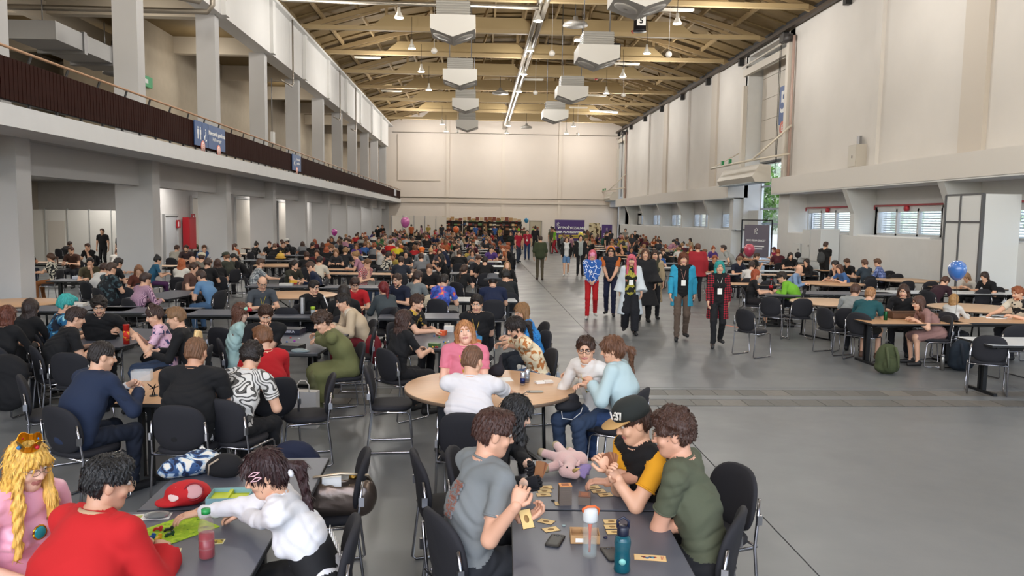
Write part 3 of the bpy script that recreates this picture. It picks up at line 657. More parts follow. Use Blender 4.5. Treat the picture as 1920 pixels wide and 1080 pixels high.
def surf(prims,res,amp=0.,seed=0.,post=None,extra=0.):
    """surface nets -> verts, quads, tags"""
    pos=[p for p in prims if not(p[0]=='e' and p[7])]
    B=[_bb(p) for p in pos]; lo=np.min([b[0] for b in B],0)-3*res-extra; hi=np.max([b[1] for b in B],0)+3*res+extra
    n=np.ceil((hi-lo)/res).astype(int)+1; Fd=np.full(n,.2,np.float32)
    ax=[lo[i]+res*np.arange(n[i]) for i in range(3)]
    for p in prims:
        neg=p[0]=='e' and p[7]; k=max(p[6],1e-4); l,h=_bb(p); pad_=k+3*res+.02
        i0=np.clip(np.floor((l-pad_-lo)/res).astype(int),0,n-1); i1=np.clip(np.ceil((h+pad_-lo)/res).astype(int)+1,1,n)
        if (i1<=i0).any(): continue
        sl=tuple(slice(i0[i],i1[i]) for i in range(3))
        X=np.stack(np.meshgrid(*[ax[i][sl[i]] for i in range(3)],indexing='ij'),-1)
        D=_dist(p,X); A=Fd[sl]
        if neg: D=-D; hh=np.maximum(k-np.abs(A-D),0)/k; Fd[sl]=np.maximum(A,D)+hh*hh*k*.25
        else: hh=np.maximum(k-np.abs(A-D),0)/k; Fd[sl]=np.minimum(A,D)-hh*hh*k*.25
    if amp or post:
        X=np.stack(np.meshgrid(*ax,indexing='ij'),-1)
        if amp: Fd=Fd+fold(X,amp,seed)
        if post: Fd=post(Fd,X)
    ins=Fd<0
    # active cells
    c=np.zeros(n-1,np.int8)
    for dx in(0,1):
        for dy in(0,1):
            for dz in(0,1): c+=ins[dx:n[0]-1+dx,dy:n[1]-1+dy,dz:n[2]-1+dz]
    act=(c>0)&(c<8); idx=-np.ones(n-1,np.int64); I=np.argwhere(act); N=len(I); idx[act]=np.arange(N)
    S=np.zeros((N,3)); W=np.zeros(N); cor=[(a,b,d) for a in(0,1) for b in(0,1) for d in(0,1)]
    V={q:Fd[I[:,0]+q[0],I[:,1]+q[1],I[:,2]+q[2]] for q in cor}
    for q in cor:
        for axx in range(3):
            if q[axx]==0:
                q2=tuple(1 if i==axx else q[i] for i in range(3)); a,b=V[q],V[q2]; m_=(a<0)!=(b<0)
                t=np.where(m_,a/(a-b+1e-12),0); P=np.tile(np.array(q,float),(N,1)); P[:,axx]=t; S+=P*m_[:,None]; W+=m_
    verts=lo+res*(I+S/W[:,None])
    faces=[]
    for axx in range(3):
        o=[i for i in range(3) if i!=axx]
        sA=[slice(0,n[i]) for i in range(3)]; sB=list(sA); sA[axx]=slice(0,n[axx]-1); sB[axx]=slice(1,n[axx])
        for i in o: sA[i]=slice(1,n[i]-1); sB[i]=slice(1,n[i]-1)
        a=ins[tuple(sA)]; b=ins[tuple(sB)]; E=np.argwhere(a!=b)
        if len(E)==0: continue
        sg=a[E[:,0],E[:,1],E[:,2]]; E=E.copy()
        for i in o: E[:,i]+=1
        def g(d0,d1):
            Q=E.copy(); Q[:,o[0]]-=d0; Q[:,o[1]]-=d1; return idx[Q[:,0],Q[:,1],Q[:,2]]
        q=np.stack([g(1,1),g(0,1),g(0,0),g(1,0)],1)
        flip=sg if axx!=1 else ~sg
        q=np.where(flip[:,None],q,q[:,::-1]); faces.append(q)
    faces=np.concatenate(faces); return verts,faces
def tags_of(verts,prims):
    best=np.full(len(verts),9.); tg=np.zeros(len(verts),int)
    for p in prims:
        if p[0]=='e' and p[7]: continue
        d=_dist(p,verts); m_=d<best-1e-5; best[m_]=d[m_]; tg[m_]=p[5]
    return tg
def np_mesh(name,verts,faces,mats,mi=None):
    me=bpy.data.meshes.new(name); nv,nf=len(verts),len(faces)
    me.vertices.add(nv); me.vertices.foreach_set('co',verts.astype(np.float32).ravel()); me.loops.add(nf*4); me.polygons.add(nf)
    me.loops.foreach_set('vertex_index',faces.ravel().astype(np.int32)); me.polygons.foreach_set('loop_start',np.arange(nf,dtype=np.int32)*4); me.polygons.foreach_set('loop_total',np.full(nf,4,np.int32))
    me.polygons.foreach_set('use_smooth',np.ones(nf,bool))
    for m_ in mats: me.materials.append(m_)
    if mi is not None: me.polygons.foreach_set('material_index',mi.astype(np.int32))
    me.update(calc_edges=True); return me
def bone2(a,t,l1,l2,hint):
    a,t,hint=(np.array(q,float) for q in(a,t,hint)); d=t-a; D=np.linalg.norm(d); D=min(max(D,1e-4),(l1+l2)*.995); d=d/np.linalg.norm(d)
    x=(l1*l1-l2*l2+D*D)/(2*D); h=math.sqrt(max(l1*l1-x*x,0)); q=hint-d*(hint@d); q/=np.linalg.norm(q)+1e-9
    return a+d*x+q*h, a+d*D
def fr(yaw,pitch,roll=0.):
    """head frame: columns right, forward, up (pitch>0 looks down)"""
    return np.array(Matrix.Rotation(yaw,3,'Z')@Matrix.Rotation(-pitch,3,'X')@Matrix.Rotation(roll,3,'Y'))
SKINS=['#c99678','#d8a98c','#b98262','#e0b79d']
HAIRC={'brown':'#3a2318','dark':'#1e1512','black':'#0d0c0e','blond':'#b08a55','lblond':'#c9aa74','ginger':'#8a4420','auburn':'#5b2416','lbrown':'#6b4529','grey':'#7d7872','red':'#6a1418','pink':'#c4596a','teal':'#2f9c98','orange':'#d9691e','yellow':'#d8a94a','white':'#d9d4cc','green':'#3fae2a','purple':'#4a2a7c','maroon':'#2a1113'}
def hairmat(c): 
    c=HAIRC.get(c,c); return mat(c,.5,bump=.7,bscale=120,var=.35,vscale=90,stretch=(1,1,.12))
def hand_mesh(mb,wr,dirv,nrm,side,curl,sc,mi=0,seg=6,spread=.12):
    """palm + four fingers + thumb.  wr wrist, dirv towards the knuckles, nrm palm normal (inner side)"""
    d=Vector(dirv).normalized(); nv=Vector(nrm); nv=(nv-d*nv.dot(d)).normalized(); lat=d.cross(nv)*side   # towards the thumb
    L=.088*sc; w0=Vector(wr)
    pts=[w0-d*.025*sc,w0+d*.01*sc,w0+d*L*.5,w0+d*L*.85,w0+d*L*1.02]
    mb.tube(pts,[.026*sc,.028*sc,.036*sc,.038*sc,.03*sc],8,mi,flat=[(1,.85),(1,.75),(1.05,.45),(1.08,.38),(1,.3)],up0=nv)
    for i,(off,ln) in enumerate(((.029,.072),(.0095,.08),(-.0105,.075),(-.029,.058))):
        b=w0+d*L*.86+lat*off*sc; a=0.; p=[b]; q=b; dd=(d+lat*spread*(off/.03)*.8).normalized(); ax=dd.cross(nv).normalized()
        for j,fr_ in enumerate((.45,.32,.23)):
            a+=curl*(1.15 if j else .75)*(1+.08*i); v=dd*math.cos(a)+nv*math.sin(a); q=q+v*ln*fr_*sc*1.12; p.append(q)
        r=(.0088 if i<3 else .0075)*sc; mb.tube([p[0],(p[0]+p[1])/2,p[1],p[2],p[3]-(p[3]-p[2])*.2,p[3]],[r*1.05,r*1.02,r,r*.93,r*.85,r*.4],seg,mi)
    b=w0+d*L*.22+lat*.024*sc; v1=(d*.62+lat*.72+nv*.25).normalized(); v2=(d*.85+lat*(.35-.3*curl)+nv*(.2+.4*curl)).normalized(); v3=(v2+nv*.3*curl-lat*.2*curl).normalized()
    p1=b+v1*.036*sc; p2=p1+v2*.03*sc; p3=p2+v3*.024*sc
    mb.tube([b,p1,p2,p3-(p3-p2)*.2,p3],[.0145*sc,.0125*sc,.0105*sc,.0095*sc,.0045*sc],seg,mi)
def person_build(P):
    """P: dict of pose + look.  Returns skeleton and lists"""
    g=P.get; sc=g('sc',1.)*(.95 if g('fem') else 1.); fem=g('fem'); bk=g('bulk',1.)
    stand=g('pose','sit')!='sit'; lean=R(g('lean',22)); V=lambda x,y,z:np.array((x,y,z),float)
    if stand: pel=V(0,0,.95*sc); lean=R(g('lean',2))
    else: pel=V(0,0,.46+.10*sc+g('dz',0))
    l1,l2=lean*.75,lean*1.15; side=R(g('tilt',0))
    d1=V(math.sin(side)*.6,math.sin(l1),math.cos(l1)); d1/=np.linalg.norm(d1); d2=V(math.sin(side),math.sin(l2),math.cos(l2)); d2/=np.linalg.norm(d2)
    ch=pel+.27*sc*d1; nk=ch+.24*sc*d2; l3=lean*.5+R(g('neckp',6)); d3=V(math.sin(side)*.5,math.sin(l3),math.cos(l3)); hc=nk+.152*sc*d3
    tw=R(g('twist',0)); cs,sn=math.cos(tw),math.sin(tw); X=V(cs,sn,0); X=X-d2*(X@d2); X/=np.linalg.norm(X); Fw=np.cross(d2,X)
    sw=(.165 if fem else .19)*sc*(1+(bk-1)*.5)
    shc=nk-.042*sc*d2
    sh=[shc-X*sw,shc+X*sw]   # left (-x), right (+x)
    HF=fr(R(g('hyaw',0)),R(g('hpitch',16 if not stand else 4)),R(g('hroll',0)))
    uc=g('hands','table'); tz=.74
    def hw(s):
        if uc=='table': return V(s*.11+g('hx',0),.40*sc+.05,tz+.045)
        if uc=='cards': return V(s*.07+g('hx',0),.36*sc+.03,tz+.17)
        if uc=='chin': return (V(.10,.42,tz+.05) if s>0 else hc+HF@V(-.02,.1,-.13)-V(0,0,.02)) 
        if uc=='lap': return V(s*.08,.26,.64)
        if uc=='cross': return V(s*-.06,.42,tz+.04)
        if uc=='reach': return V(s*.14+g('hx',0),(.62 if s==g('rs',1) else .42),tz+.06)
        if uc=='down': return sh[0 if s<0 else 1]*V(1,1,0)+V(s*.07,.04+.06*s*g('step',0)*3,.78*sc)
        if uc=='front': return V(s*.05,.2,.95*sc)
        return V(s*.1,.35,1.)
    H_=g('hw'); hands=[np.array(H_[0],float),np.array(H_[1],float)] if H_ else [hw(-1),hw(1)]
    la,lf=.285*sc,.25*sc; arms=[]
    for i,s in((0,-1),(1,1)):
        hint=V(s*(.55 if not stand else .35),-.35,-.75) if g('eh') is None else np.array(g('eh')[i],float)
        e,w_=bone2(sh[i],hands[i],la,lf,hint); arms.append((sh[i],e,w_))
    legs=[]
    for i,s in((0,-1),(1,1)):
        hp=pel+V(s*.088*sc,0,-.01)
        if stand:
            st=g('step',0)*s; an=V(s*.10*sc,st*.20,.085+max(0,-st)*.06); kn,an=bone2(hp,an,.43*sc,.44*sc,(0,1,0)); 
            toe=an+V(s*.03,.17*sc,-.045)
        else:
            kx=g('kx',.13); kn=hp+V(s*(kx-.088),.43*sc,-.03); 
            an=V(kn[0]+s*g('ax',0.),kn[1]+g('ay',-.04),.085); kn,an=bone2(hp,an,.44*sc,.43*sc,(s*.1,1,.9)); toe=an+V(s*.03,.17*sc,-.05)
        legs.append((hp,kn,an,toe))
    return dict(sc=sc,fem=fem,bk=bk,pel=pel,ch=ch,nk=nk,hc=hc,X=X,Fw=Fw,d2=d2,sh=sh,HF=HF,arms=arms,legs=legs,hands=hands,stand=stand,d3=d3)
# tags: 0 skin 1 shirt 2 trousers 3 shoes 4 lips 5 brow
def person_prims(S,P,cloth=0.):
    g=P.get; sc,bk,X=S['sc'],S['bk'],S['X']; fem=S['fem']; B=Body(); o=cloth
    sl=g('sl','short'); T1=1; leg=g('legs','trousers')
    hipw=(.125 if fem else .118)*sc*bk
    if g('skirt'): pass
    B.cap(S['pel'],S['ch'],.112*sc*bk*(1.06 if fem else 1),.108*sc*bk*(.92 if fem else 1.02),T1,.06,X,1.42)
    B.cap(S['ch'],S['nk']-.085*sc*S['d2'],.112*sc*bk,.098*sc,T1,.05,X,1.5)
    ck=.78 if g('coat') else 1.; B.cap(S['sh'][0]+.02*X,S['sh'][1]-.02*X,.062*sc*ck,.062*sc*ck,T1,.05)
    for i in(0,1): B.cap(S['nk']-.02*S['d2'],S['sh'][i]*.62+S['nk']*.38+.012*S['d2'],.046*sc*bk,.056*sc,T1,.045)
    if bk>1.12: B.ell(S['pel']+(S['ch']-S['pel'])*.45+np.array((0,.06,0)),(.16*bk*sc,.15*bk*sc,.16*sc),T1,.06)
    if fem:
        for s in(-1,1): B.ell(S['ch']+S['X']*s*.068*sc+S['Fw']*.095*sc+S['d2']*.03,(.058*sc,.055*sc,.06*sc),T1,.04)
    for i,(a,e,w_) in enumerate(S['arms']):
        ra,rb,rc=.052*ck*sc*(1+(bk-1)*.6)*(.88 if fem else 1),.040*sc*(.9 if fem else 1),.027*sc
        if sl=='short':
            m_=a+(e-a)*.62; B.cap(a,m_,ra*1.12,ra*1.06,g('slt',1),.02,cut1=True); B.cap(a+(e-a)*.5,e,ra*.9,rb*1.0,0,.015)
            B.cap(e,w_,rb*1.04,rc,0,.02)
        elif sl=='none': B.cap(a,e,ra*.95,rb,0,.02); B.cap(e,w_,rb*1.02,rc,0,.02)
        else:
            B.cap(a,e,ra*1.12,rb*1.28,1,.02); B.cap(e,e+(w_-e)*.93,rb*1.28,rc*1.42,1,.02,cut1=True); B.cap(e+(w_-e)*.8,w_,rc*1.02,rc,0,.01)
    for hp,kn,an,toe in S['legs']:
        ft=.082*sc*bk; b0=.058*sc
        if leg=='shorts':
            m_=hp+(kn-hp)*.86; B.cap(hp,m_,ft*1.06,b0*1.4,2,.03,cut1=True); B.cap(hp+(kn-hp)*.7,kn,b0*.98,b0*.92,0,.02); B.cap(kn,an,b0*.95,.036*sc,0,.03)
        elif leg=='bare': B.cap(hp,kn,ft,b0*.95,0,.03); B.cap(kn,an,b0*.92,.034*sc,0,.03)
        else:
            wd=g('wide',1.); B.cap(hp,kn,ft*1.04,b0*1.12*wd,2,.03); B.cap(kn,an,b0*1.1*wd,.052*sc*wd,2,.03,cut1=True)
            B.cap(kn,an,.03,.034*sc,0,.01)
        B.cap(an+np.array((0,-.03,-.045)),toe,.04*sc,.036*sc,3,.02); B.cap(an+np.array((0,0,.02)),an+np.array((0,-.03,-.04)),.036*sc,.042*sc,3,.01)
    if g('skirt'):
        c0=S['pel']; tg=g('skirt_tag',2)
        if S['stand']: B.cap(c0+np.array((0,0,.05)),c0+np.array((0,0,-g('skirt_len',.45))),.12*sc,.24*sc,tg,.03,cut1=True)
        else:
            k0=(S['legs'][0][1]+S['legs'][1][1])/2; B.cap(c0,k0+np.array((0,-.03,.0)),.115*sc,.10*sc,tg,.05,(1,0,0),1.9,cut1=False)
            if g('skirt_len',.45)>.6: B.cap(k0+np.array((0,-.03,0)),k0*np.array((1,1,0))+np.array((0,-.05,.12)),.085*sc,.10*sc,tg,.05,(1,0,0),1.9,cut1=True)
    return B
def head_prims(S,P,B=None,fine=True):
    B=B or Body(); sc,HF,hc=S['sc'],S['HF'],S['hc']; f=lambda x,y,z:hc+HF@(np.array((x,y,z))*sc); r=lambda *a:tuple(x*sc for x in a)
    B.cap(S['nk']-.05*sc*S['d3'],hc+HF@(np.array((0,-.022,-.06))*sc),.058*sc*(.85 if S['fem'] else 1),.05*sc*(.85 if S['fem'] else 1),0,.03)
    B.ell(f(0,-.012,.028),r(.074,.094,.088),0,.02,HF); B.ell(f(0,.03,-.035),r(.056,.062,.078),0,.03,HF); B.ell(f(0,.055,-.088),r(.026,.026,.024),0,.03,HF)
    B.cap(f(-.045,.0,-.055),f(0,.055,-.09),.022*sc,.02*sc,0,.03); B.cap(f(.045,.0,-.055),f(0,.055,-.09),.022*sc,.02*sc,0,.03)
    for s in(-1,1): B.ell(f(s*.077,-.008,-.008),r(.009,.02,.031),0,.008,HF)
    if fine:
        B.cap(f(0,.088,.012),f(0,.107,-.022),.008*sc,.0125*sc,0,.014)
        for s in(-1,1):
            B.ell(f(s*.0125,.096,-.027),r(.009,.009,.008),0,.006,HF)
            B.ell(f(s*.033,.094,.012),r(.019,.014,.012),0,.012,HF,neg=True)
            B.cap(f(s*.014,.091,.03),f(s*.05,.078,.032),.0045*sc,.004*sc,5,.004)
            B.ell(f(s*.04,.062,-.028),r(.022,.02,.02),0,.02,HF)
        B.cap(f(-.02,.083,-.056),f(.02,.083,-.056),.0065*sc,.0065*sc,4,.005); B.ell(f(0,.088,-.056),r(.014,.008,.008),4,.006,HF)
    else: B.cap(f(0,.088,.01),f(0,.102,-.022),.01*sc,.013*sc,0,.012)
    return B
def hair_mesh(S,P,res):
    st=P.get('hair','short'); 
    if st in('none','bald0'): return None
    sc,HF,hc=S['sc'],S['HF'],S['hc']; f=lambda x,y,z:hc+HF@(np.array((x,y,z))*sc); r=lambda *a:tuple(x*sc for x in a)
    B=Body(); th={'buzz':.004,'bald':.003,'short':.013,'side':.014,'curly':.026,'messy':.022,'afro':.045}.get(st,.016)
    B.ell(f(0,-.014,.032),r(.076+th*.9,.096+th*.8,.089+th),0,.01,HF); B.ell(f(0,-.045,-.02),r(.066+th*.6,.058+th*.7,.075),0,.02,HF)
    if st in('short','side','messy','curly') or st=='quiff': B.ell(f(.01 if st=='side' else 0,.045,.098),r(.055,.04,.02+th*.6),0,.03,HF)
    if st=='mohawk':
        for y in(-.06,-.01,.045,.085): B.ell(f(0,y,.125-abs(y)*.4),r(.028,.04,.04),0,.02,HF)
    if st in('long','longfringe','bobf'):
        L_=P.get('hairlen',.36)
        back=-S['Fw']; dn=np.array((0,0,-1.))
        for s in(-1,-.33,.33,1):
            a=f(s*.058,-.045 if abs(s)<.5 else -.015,-.0); b=hc+dn*.16*sc+S['X']*s*.085*sc+back*(.075 if abs(s)<.5 else .045)*sc-S['X']*0
            c=b+dn*(L_-.16)*sc*(1 if abs(s)<.5 else .9)+back*(.05+math.sin(0))*sc+S['X']*s*.012+ (S['pel']-S['nk'])*np.array((1,1,0))*min(1,(L_-.16)/.5)
            B.cap(a,b,.04*sc,.04*sc,0,.03); B.cap(b,c,.04*sc,.026*sc,0,.03)
        if st=='bobf' or P.get('front'):
            for s in(-1,1):
                B.cap(f(s*.075,.03,.0),hc+dn*.17*sc+S['X']*s*.08*sc+S['Fw']*.05*sc,.026*sc,.024*sc,0,.03)
                if P.get('front'): B.cap(hc+dn*.17*sc+S['X']*s*.08*sc+S['Fw']*.05*sc,hc+dn*.42*sc+S['X']*s*.10*sc+S['Fw']*.07*sc,.028*sc,.02*sc,0,.03)
    if st=='bob':
        for s in(-1,-.5,0,.5,1): B.cap(f(s*.06,-.05+abs(s)*.04,0),f(s*.075,-.06+abs(s)*.05,-.115),.04*sc,.03*sc,0,.03)
    if st=='ponytail' or st=='plait':
        a=f(0,-.11,.0); b=f(P.get('ptx',0)*.5,-.17,-.05); c=f(P.get('ptx',0),-.14,-.2)+np.array((0,0,-.03)); B.cap(a,b,.02*sc,.03*sc,0,.02); B.cap(b,c,.032*sc,.014*sc,0,.02)
        if P.get('ptlen'): B.cap(c,c+np.array((P.get('ptx',0)*.2,-.02,-P['ptlen'])),.022*sc,.012*sc,0,.02)
    if st in('bun','topbun'):
        B.ell(f(0,-.06 if st=='bun' else -.02,.13),r(.042,.042,.038),0,.01,HF)
    if P.get('fringe') or st in('longfringe',): B.ell(f(0,.075,.055),r(.062,.028,.036),0,.02,HF)
    amp={'curly':.010,'afro':.013,'messy':.008}.get(st,.005)
    _fg=P.get('fringe') or st=='longfringe'
    fc=f(0,.105,-.045 if _fg else -.028); fr_=np.array((.066,.085,.094 if _fg else .108))*sc
    if st in('bald',): fc2=f(0,.03,.13)
    neck=f(0,0,-.06)
    longh=st in('long','longfringe','bobf','bob','ponytail','plait')
    def post(Fd,X):
        q=(X-hc)@HF/sc
        if st in('curly','afro','messy'):
            k_=70 if st!='messy' else 45
            Fd=Fd+amp*(np.sin(k_*q[...,0]+3*np.sin(30*q[...,2]))*np.sin(k_*q[...,1]+2)*np.sin(k_*q[...,2]+3*np.sin(25*q[...,0]))*1.6)
        else:
            an=np.arctan2(q[...,0],q[...,1]+.02); Fd=Fd+amp*(np.sin(26*an+9*q[...,2]*8)+.6*np.sin(47*an+20*q[...,2]))*.8
        # face opening
        e=(X-fc)@HF; k0=np.sqrt(((e/fr_)**2).sum(-1)); D=(k0-1)*fr_.min(); Fd=np.maximum(Fd,-D)
        if not longh:
            Fd=np.maximum(Fd,-(q[...,2]+.075+.35*q[...,1])*.8)      # nape line
            ear=(np.abs(q[...,0])>.055)&(q[...,1]>-.035)&(q[...,2]<.012); Fd=np.where(ear,np.maximum(Fd,.004),Fd)
            if st in('buzz0',): pass
        else: 
            ear=(np.abs(q[...,0])>.05)&(q[...,1]>.02)&(q[...,2]<-.0)&(not P.get('front',False) and st!='bobf'); Fd=np.where(ear,np.maximum(Fd,.004),Fd)
        if st=='bald': Fd=np.maximum(Fd,(q[...,2]-.035)*1.)
        return Fd
    v,fa=surf(B.p,res,post=post,extra=.01)
    if res<.012 and len(v):
        A=np.zeros_like(v); nn=np.cross(v[fa[:,1]]-v[fa[:,0]],v[fa[:,2]]-v[fa[:,0]])
        for i in range(4): np.add.at(A,fa[:,i],nn)
        A/=np.linalg.norm(A,axis=1)[:,None]+1e-9
        rg=np.random.RandomState(7); N=1300 if res<.008 else 500; q=(v-hc)@HF/sc
        okv=np.where(((A*(v-hc)).sum(1)>.3*np.linalg.norm(v-hc,axis=1)))[0] if not longh else np.arange(len(v))
        if len(okv):
            pk=okv[rg.randint(0,len(okv),N)]; p=v[pk]; n_=A[pk]; cr=f(.0,-.035,.125)
            fl=p-cr; fl/=np.linalg.norm(fl,axis=1)[:,None]+1e-9; fl=fl*.6+np.array((0,0,-.55))+ (HF@np.array((0,.35,0)) if not longh else 0)
            if st in('curly','messy','afro'): fl=fl*.35+rg.normal(0,.6,(N,3))
            fl=fl+rg.normal(0,.10,(N,3)); fl-=n_*(fl*n_).sum(1)[:,None]; fl/=np.linalg.norm(fl,axis=1)[:,None]+1e-9
            sd=np.cross(fl,n_); L_=(.017 if not longh else .04)*sc*rg.uniform(.6,1.3,(N,1)); wd=.0032*sc*rg.uniform(.6,1.4,(N,1)); lift=(.0018 if st not in('curly','messy','afro') else .005)*sc
            if st in('buzz','bald'): L_=L_*.3; lift=.001
            a0=p-n_*.002; a1=p+fl*L_*.55+n_*lift; a2=p+fl*L_+n_*lift*.4
            V2=np.stack([a0-sd*wd,a0+sd*wd,a1-sd*wd,a1+sd*wd,a2-sd*wd*.25,a2+sd*wd*.25],1).reshape(-1,3); qe=(a2-hc)@HF/sc; bad=(qe[:,1]>.035)&(qe[:,2]<.062)&(np.abs(qe[:,0])<.085)
            if longh: bad=(qe[:,1]>.06)&(qe[:,2]<.04)&(qe[:,2]>-.12)&(np.abs(qe[:,0])<.05)
            kp=~bad; V2=V2.reshape(-1,6,3)[kp].reshape(-1,3); N=int(kp.sum()); b=len(v)+6*np.arange(N)[:,None]
            F2=np.concatenate([b+np.array([[0,1,3,2]]),b+np.array([[2,3,5,4]])]); v=np.concatenate([v,V2]); fa=np.concatenate([fa,F2])
    return v,fa
FABM={}
def dk(c):
    return '#0b0b0e' if isinstance(c,str) and c[1:].startswith('1') and max(int(c[i:i+2],16) for i in(1,3,5))<0x1d else c
def cmat(c,rough=.9):
    return c if not isinstance(c,str) else mat(c,rough,bump=.12,bscale=500)
def to_mesh(mb,mats,name): return mb.mesh(name,mats)
_cache={}
def person(P):
    """build (or reuse) and place one person; returns the Empty"""
    g=P.get; S=person_build(P); lod=g('lod',1)
    hc=S['hc']; face=g('face',90); rz=R(face-90)
    if 'px' in P and 'xy' not in P:
        if S['stand']: w_=at(P['px'],P['py'],0.) if g('feet') else None
        z=hc[2]
        q=at(P['px'],P['py'],0.) if g('feet') else at(P['px'],P['py'],z)
        off=np.zeros(2) if g('feet') else np.array((hc[0]*math.cos(rz)-hc[1]*math.sin(rz),hc[0]*math.sin(rz)+hc[1]*math.cos(rz)))
        x,y=q.x-off[0],q.y-off[1]
    else: x,y=P['xy']
    if g('hpx'):
        c_,s_=math.cos(rz),math.sin(rz); hw=[]
        for q_ in P['hpx']:
            w_=at(*q_)-Vector((x,y,0)); hw.append((w_.x*c_+w_.y*s_,-w_.x*s_+w_.y*c_,w_.z))
        P['hw']=hw; S=person_build(P)
    t=thing('person',P['label'],'person',(x,y,0),rz,g('group'))
    skin=mat(g('skin',SKINS[1]),.55,bump=.05,bscale=200); shirt=cmat(dk(g('shirt','#15151a'))); tr=cmat(g('pants','#14151c')); shoe=cmat(g('shoes','#18181a'),.6)
    lips=mat('#b5746a',.5); hm=hairmat(g('hc','brown')); brow=mat(HAIRC.get(g('hc','brown'),g('hc','brown')) if g('hc') not in('pink','teal','green','orange','white','lblond','yellow') else '#4a3526',.7)
    mats=[skin,shirt,tr,shoe,lips,brow,cmat(g('sleeve','#15151a'))]
    res={0:.0105,1:.016,2:.024,3:.034,4:.05}[lod]
    key=g('key')
    if key and key in _cache: me,hme=_cache[key]
    else:
        B=person_prims(S,P); 
        amp={0:.0105,1:.008,2:.005,3:0,4:0}[lod]
        # body: torso and limbs
        head_prims(S,P,B,fine=False) if lod>=2 else None
        if lod<2:
            B.cap(S['nk']-.05*S['d3'],hc+S['HF']@(np.array((0,-.022,-.05))*S['sc']),.056*S['sc']*(.85 if S['fem'] else 1),.05*S['sc']*(.85 if S['fem'] else 1),0,.03)
        v,fa=surf(B.p,res); tg=tags_of(v,B.p)
        if amp:
            # folds only where there is cloth
            n_=np.isin(tg,(1,2)); c_=fold(v,amp,hc[1]*3+g('px',0)*.01); ctr=v.copy()
            A=np.zeros_like(v); 
            p0,p1,p2=v[fa[:,0]],v[fa[:,1]],v[fa[:,2]]; nn=np.cross(p1-p0,p2-p0)
            for i in range(4): np.add.at(A,fa[:,i],nn)
            A/=np.linalg.norm(A,axis=1)[:,None]+1e-9; v=v+A*(c_*n_)[:,None]
        mi=tg[fa]; mi=np.sort(mi,1)[:,1]
        if lod<2:
            HB=head_prims(S,P,Body(),True); hv,hf=surf(HB.p,.0055 if lod==0 else .0085); ht=tags_of(hv,HB.p); hmi=ht[hf].max(1)
            fa=np.concatenate([fa,hf+len(v)]); v=np.concatenate([v,hv]); mi=np.concatenate([mi,hmi])
        me=np_mesh('body',v,fa,mats,mi)
        # hands (and eyes) joined into the same mesh
        mb=MB(); hd=g('hd',None)
        for i,s in((0,-1),(1,1)):
            a,e,w_=S['arms'][i]; fwd=w_-e; fwd/=np.linalg.norm(fwd)
            nrm=np.array((-s*.5,0,-.8)) if g('hands','table') in('table','reach','cross') else np.array((-s,.1,-.1)) if g('hands') in('cards','down','front') else np.array((0,-.5,.6)) if g('hands')=='chin' and s<0 else np.array((-s*.6,0,-.6))
            curl=g('curl',{'table':.55,'cards':.95,'chin':.9,'lap':.6,'down':.45,'reach':.4,'cross':.5,'front':.8}.get(g('hands','table'),.5))
            if hd: 
                dd,nrm=hd[i][0],hd[i][1]; curl=hd[i][2] if len(hd[i])>2 else curl
            else: dd=fwd*.7+np.array((-s*.25,.3,0)) if g('hands','table')!='down' else fwd
            if lod<3: hand_mesh(mb,w_-fwd*.01,dd,nrm,-s,curl,S['sc'],6 if g('glove') else 0,6 if lod<2 else 4)
            else: hand_mesh(mb,w_-fwd*.01,dd,nrm,-s,curl,S['sc'],0,3)
        if lod<2:
            HF,sc=S['HF'],S['sc']
            for s in(-1,1):
                c=hc+HF@(np.array((s*.033,.0745,.0125))*sc); mb.ball(c,.0118*sc,7,12); c2=hc+HF@(np.array((s*.033,.0800,.0112))*sc); mb.ball(c2,.0074*sc,8,10)
        bm=bmesh.new(); bm.from_mesh(me); tmp=mb.mesh('t',mats); bm.from_mesh(tmp); bm.to_mesh(me); bm.free(); bpy.data.meshes.remove(tmp)
        if lod<2: me.materials.append(mat('#cfc6bd',.35)); me.materials.append(mat('#2a1c14',.3))
        h=hair_mesh(S,P,{0:.0065,1:.010,2:.016,3:.024,4:.035}[lod]); hme=None
        if h is not None: hme=np_mesh('hair',h[0],h[1],[hm])
        if key: _cache[key]=(me,hme)
    bo=link('body',me,t)
    for i,m_ in enumerate(mats):
        if key and i<len(bo.material_slots): bo.material_slots[i].link='OBJECT'; bo.material_slots[i].material=m_
    if hme is not None:
        ho=link('hair',hme,t)
        if key: ho.material_slots[0].link='OBJECT'; ho.material_slots[0].material=hm
    extras(t,S,P)
    P['_o']=t; P['_S']=S; P['_xy']=(x,y)
    if not S['stand'] and g('chair',True):
        cx,cy=x-math.sin(rz)*.09,y+math.cos(rz)*.09
        P['_chair']=chair(cx,cy,face,'dark grey chair under the '+P['who'],g('cgroup'))
    return t
def hM(S,x,y,z): 
    M=Matrix([list(r_)+[0] for r_ in S['HF'].tolist()]+[[0,0,0,1]]); M.translation=Vector(S['hc']+S['HF']@(np.array((x,y,z))*S['sc'])); return M
def ring(c,ax,r,tr,mname,m_,t,lat=None,lk=1.):
    ax=Vector(ax).normalized(); x=Vector(lat) if lat is not None else ax.orthogonal(); x=(x-ax*x.dot(ax)).normalized(); y=ax.cross(x); c=Vector(c)
    MB().tube([c+x*math.cos(a)*r*lk+y*math.sin(a)*r for a in [i*math.pi/12 for i in range(25)]],tr,6,cap=False).build(mname,m_,t)
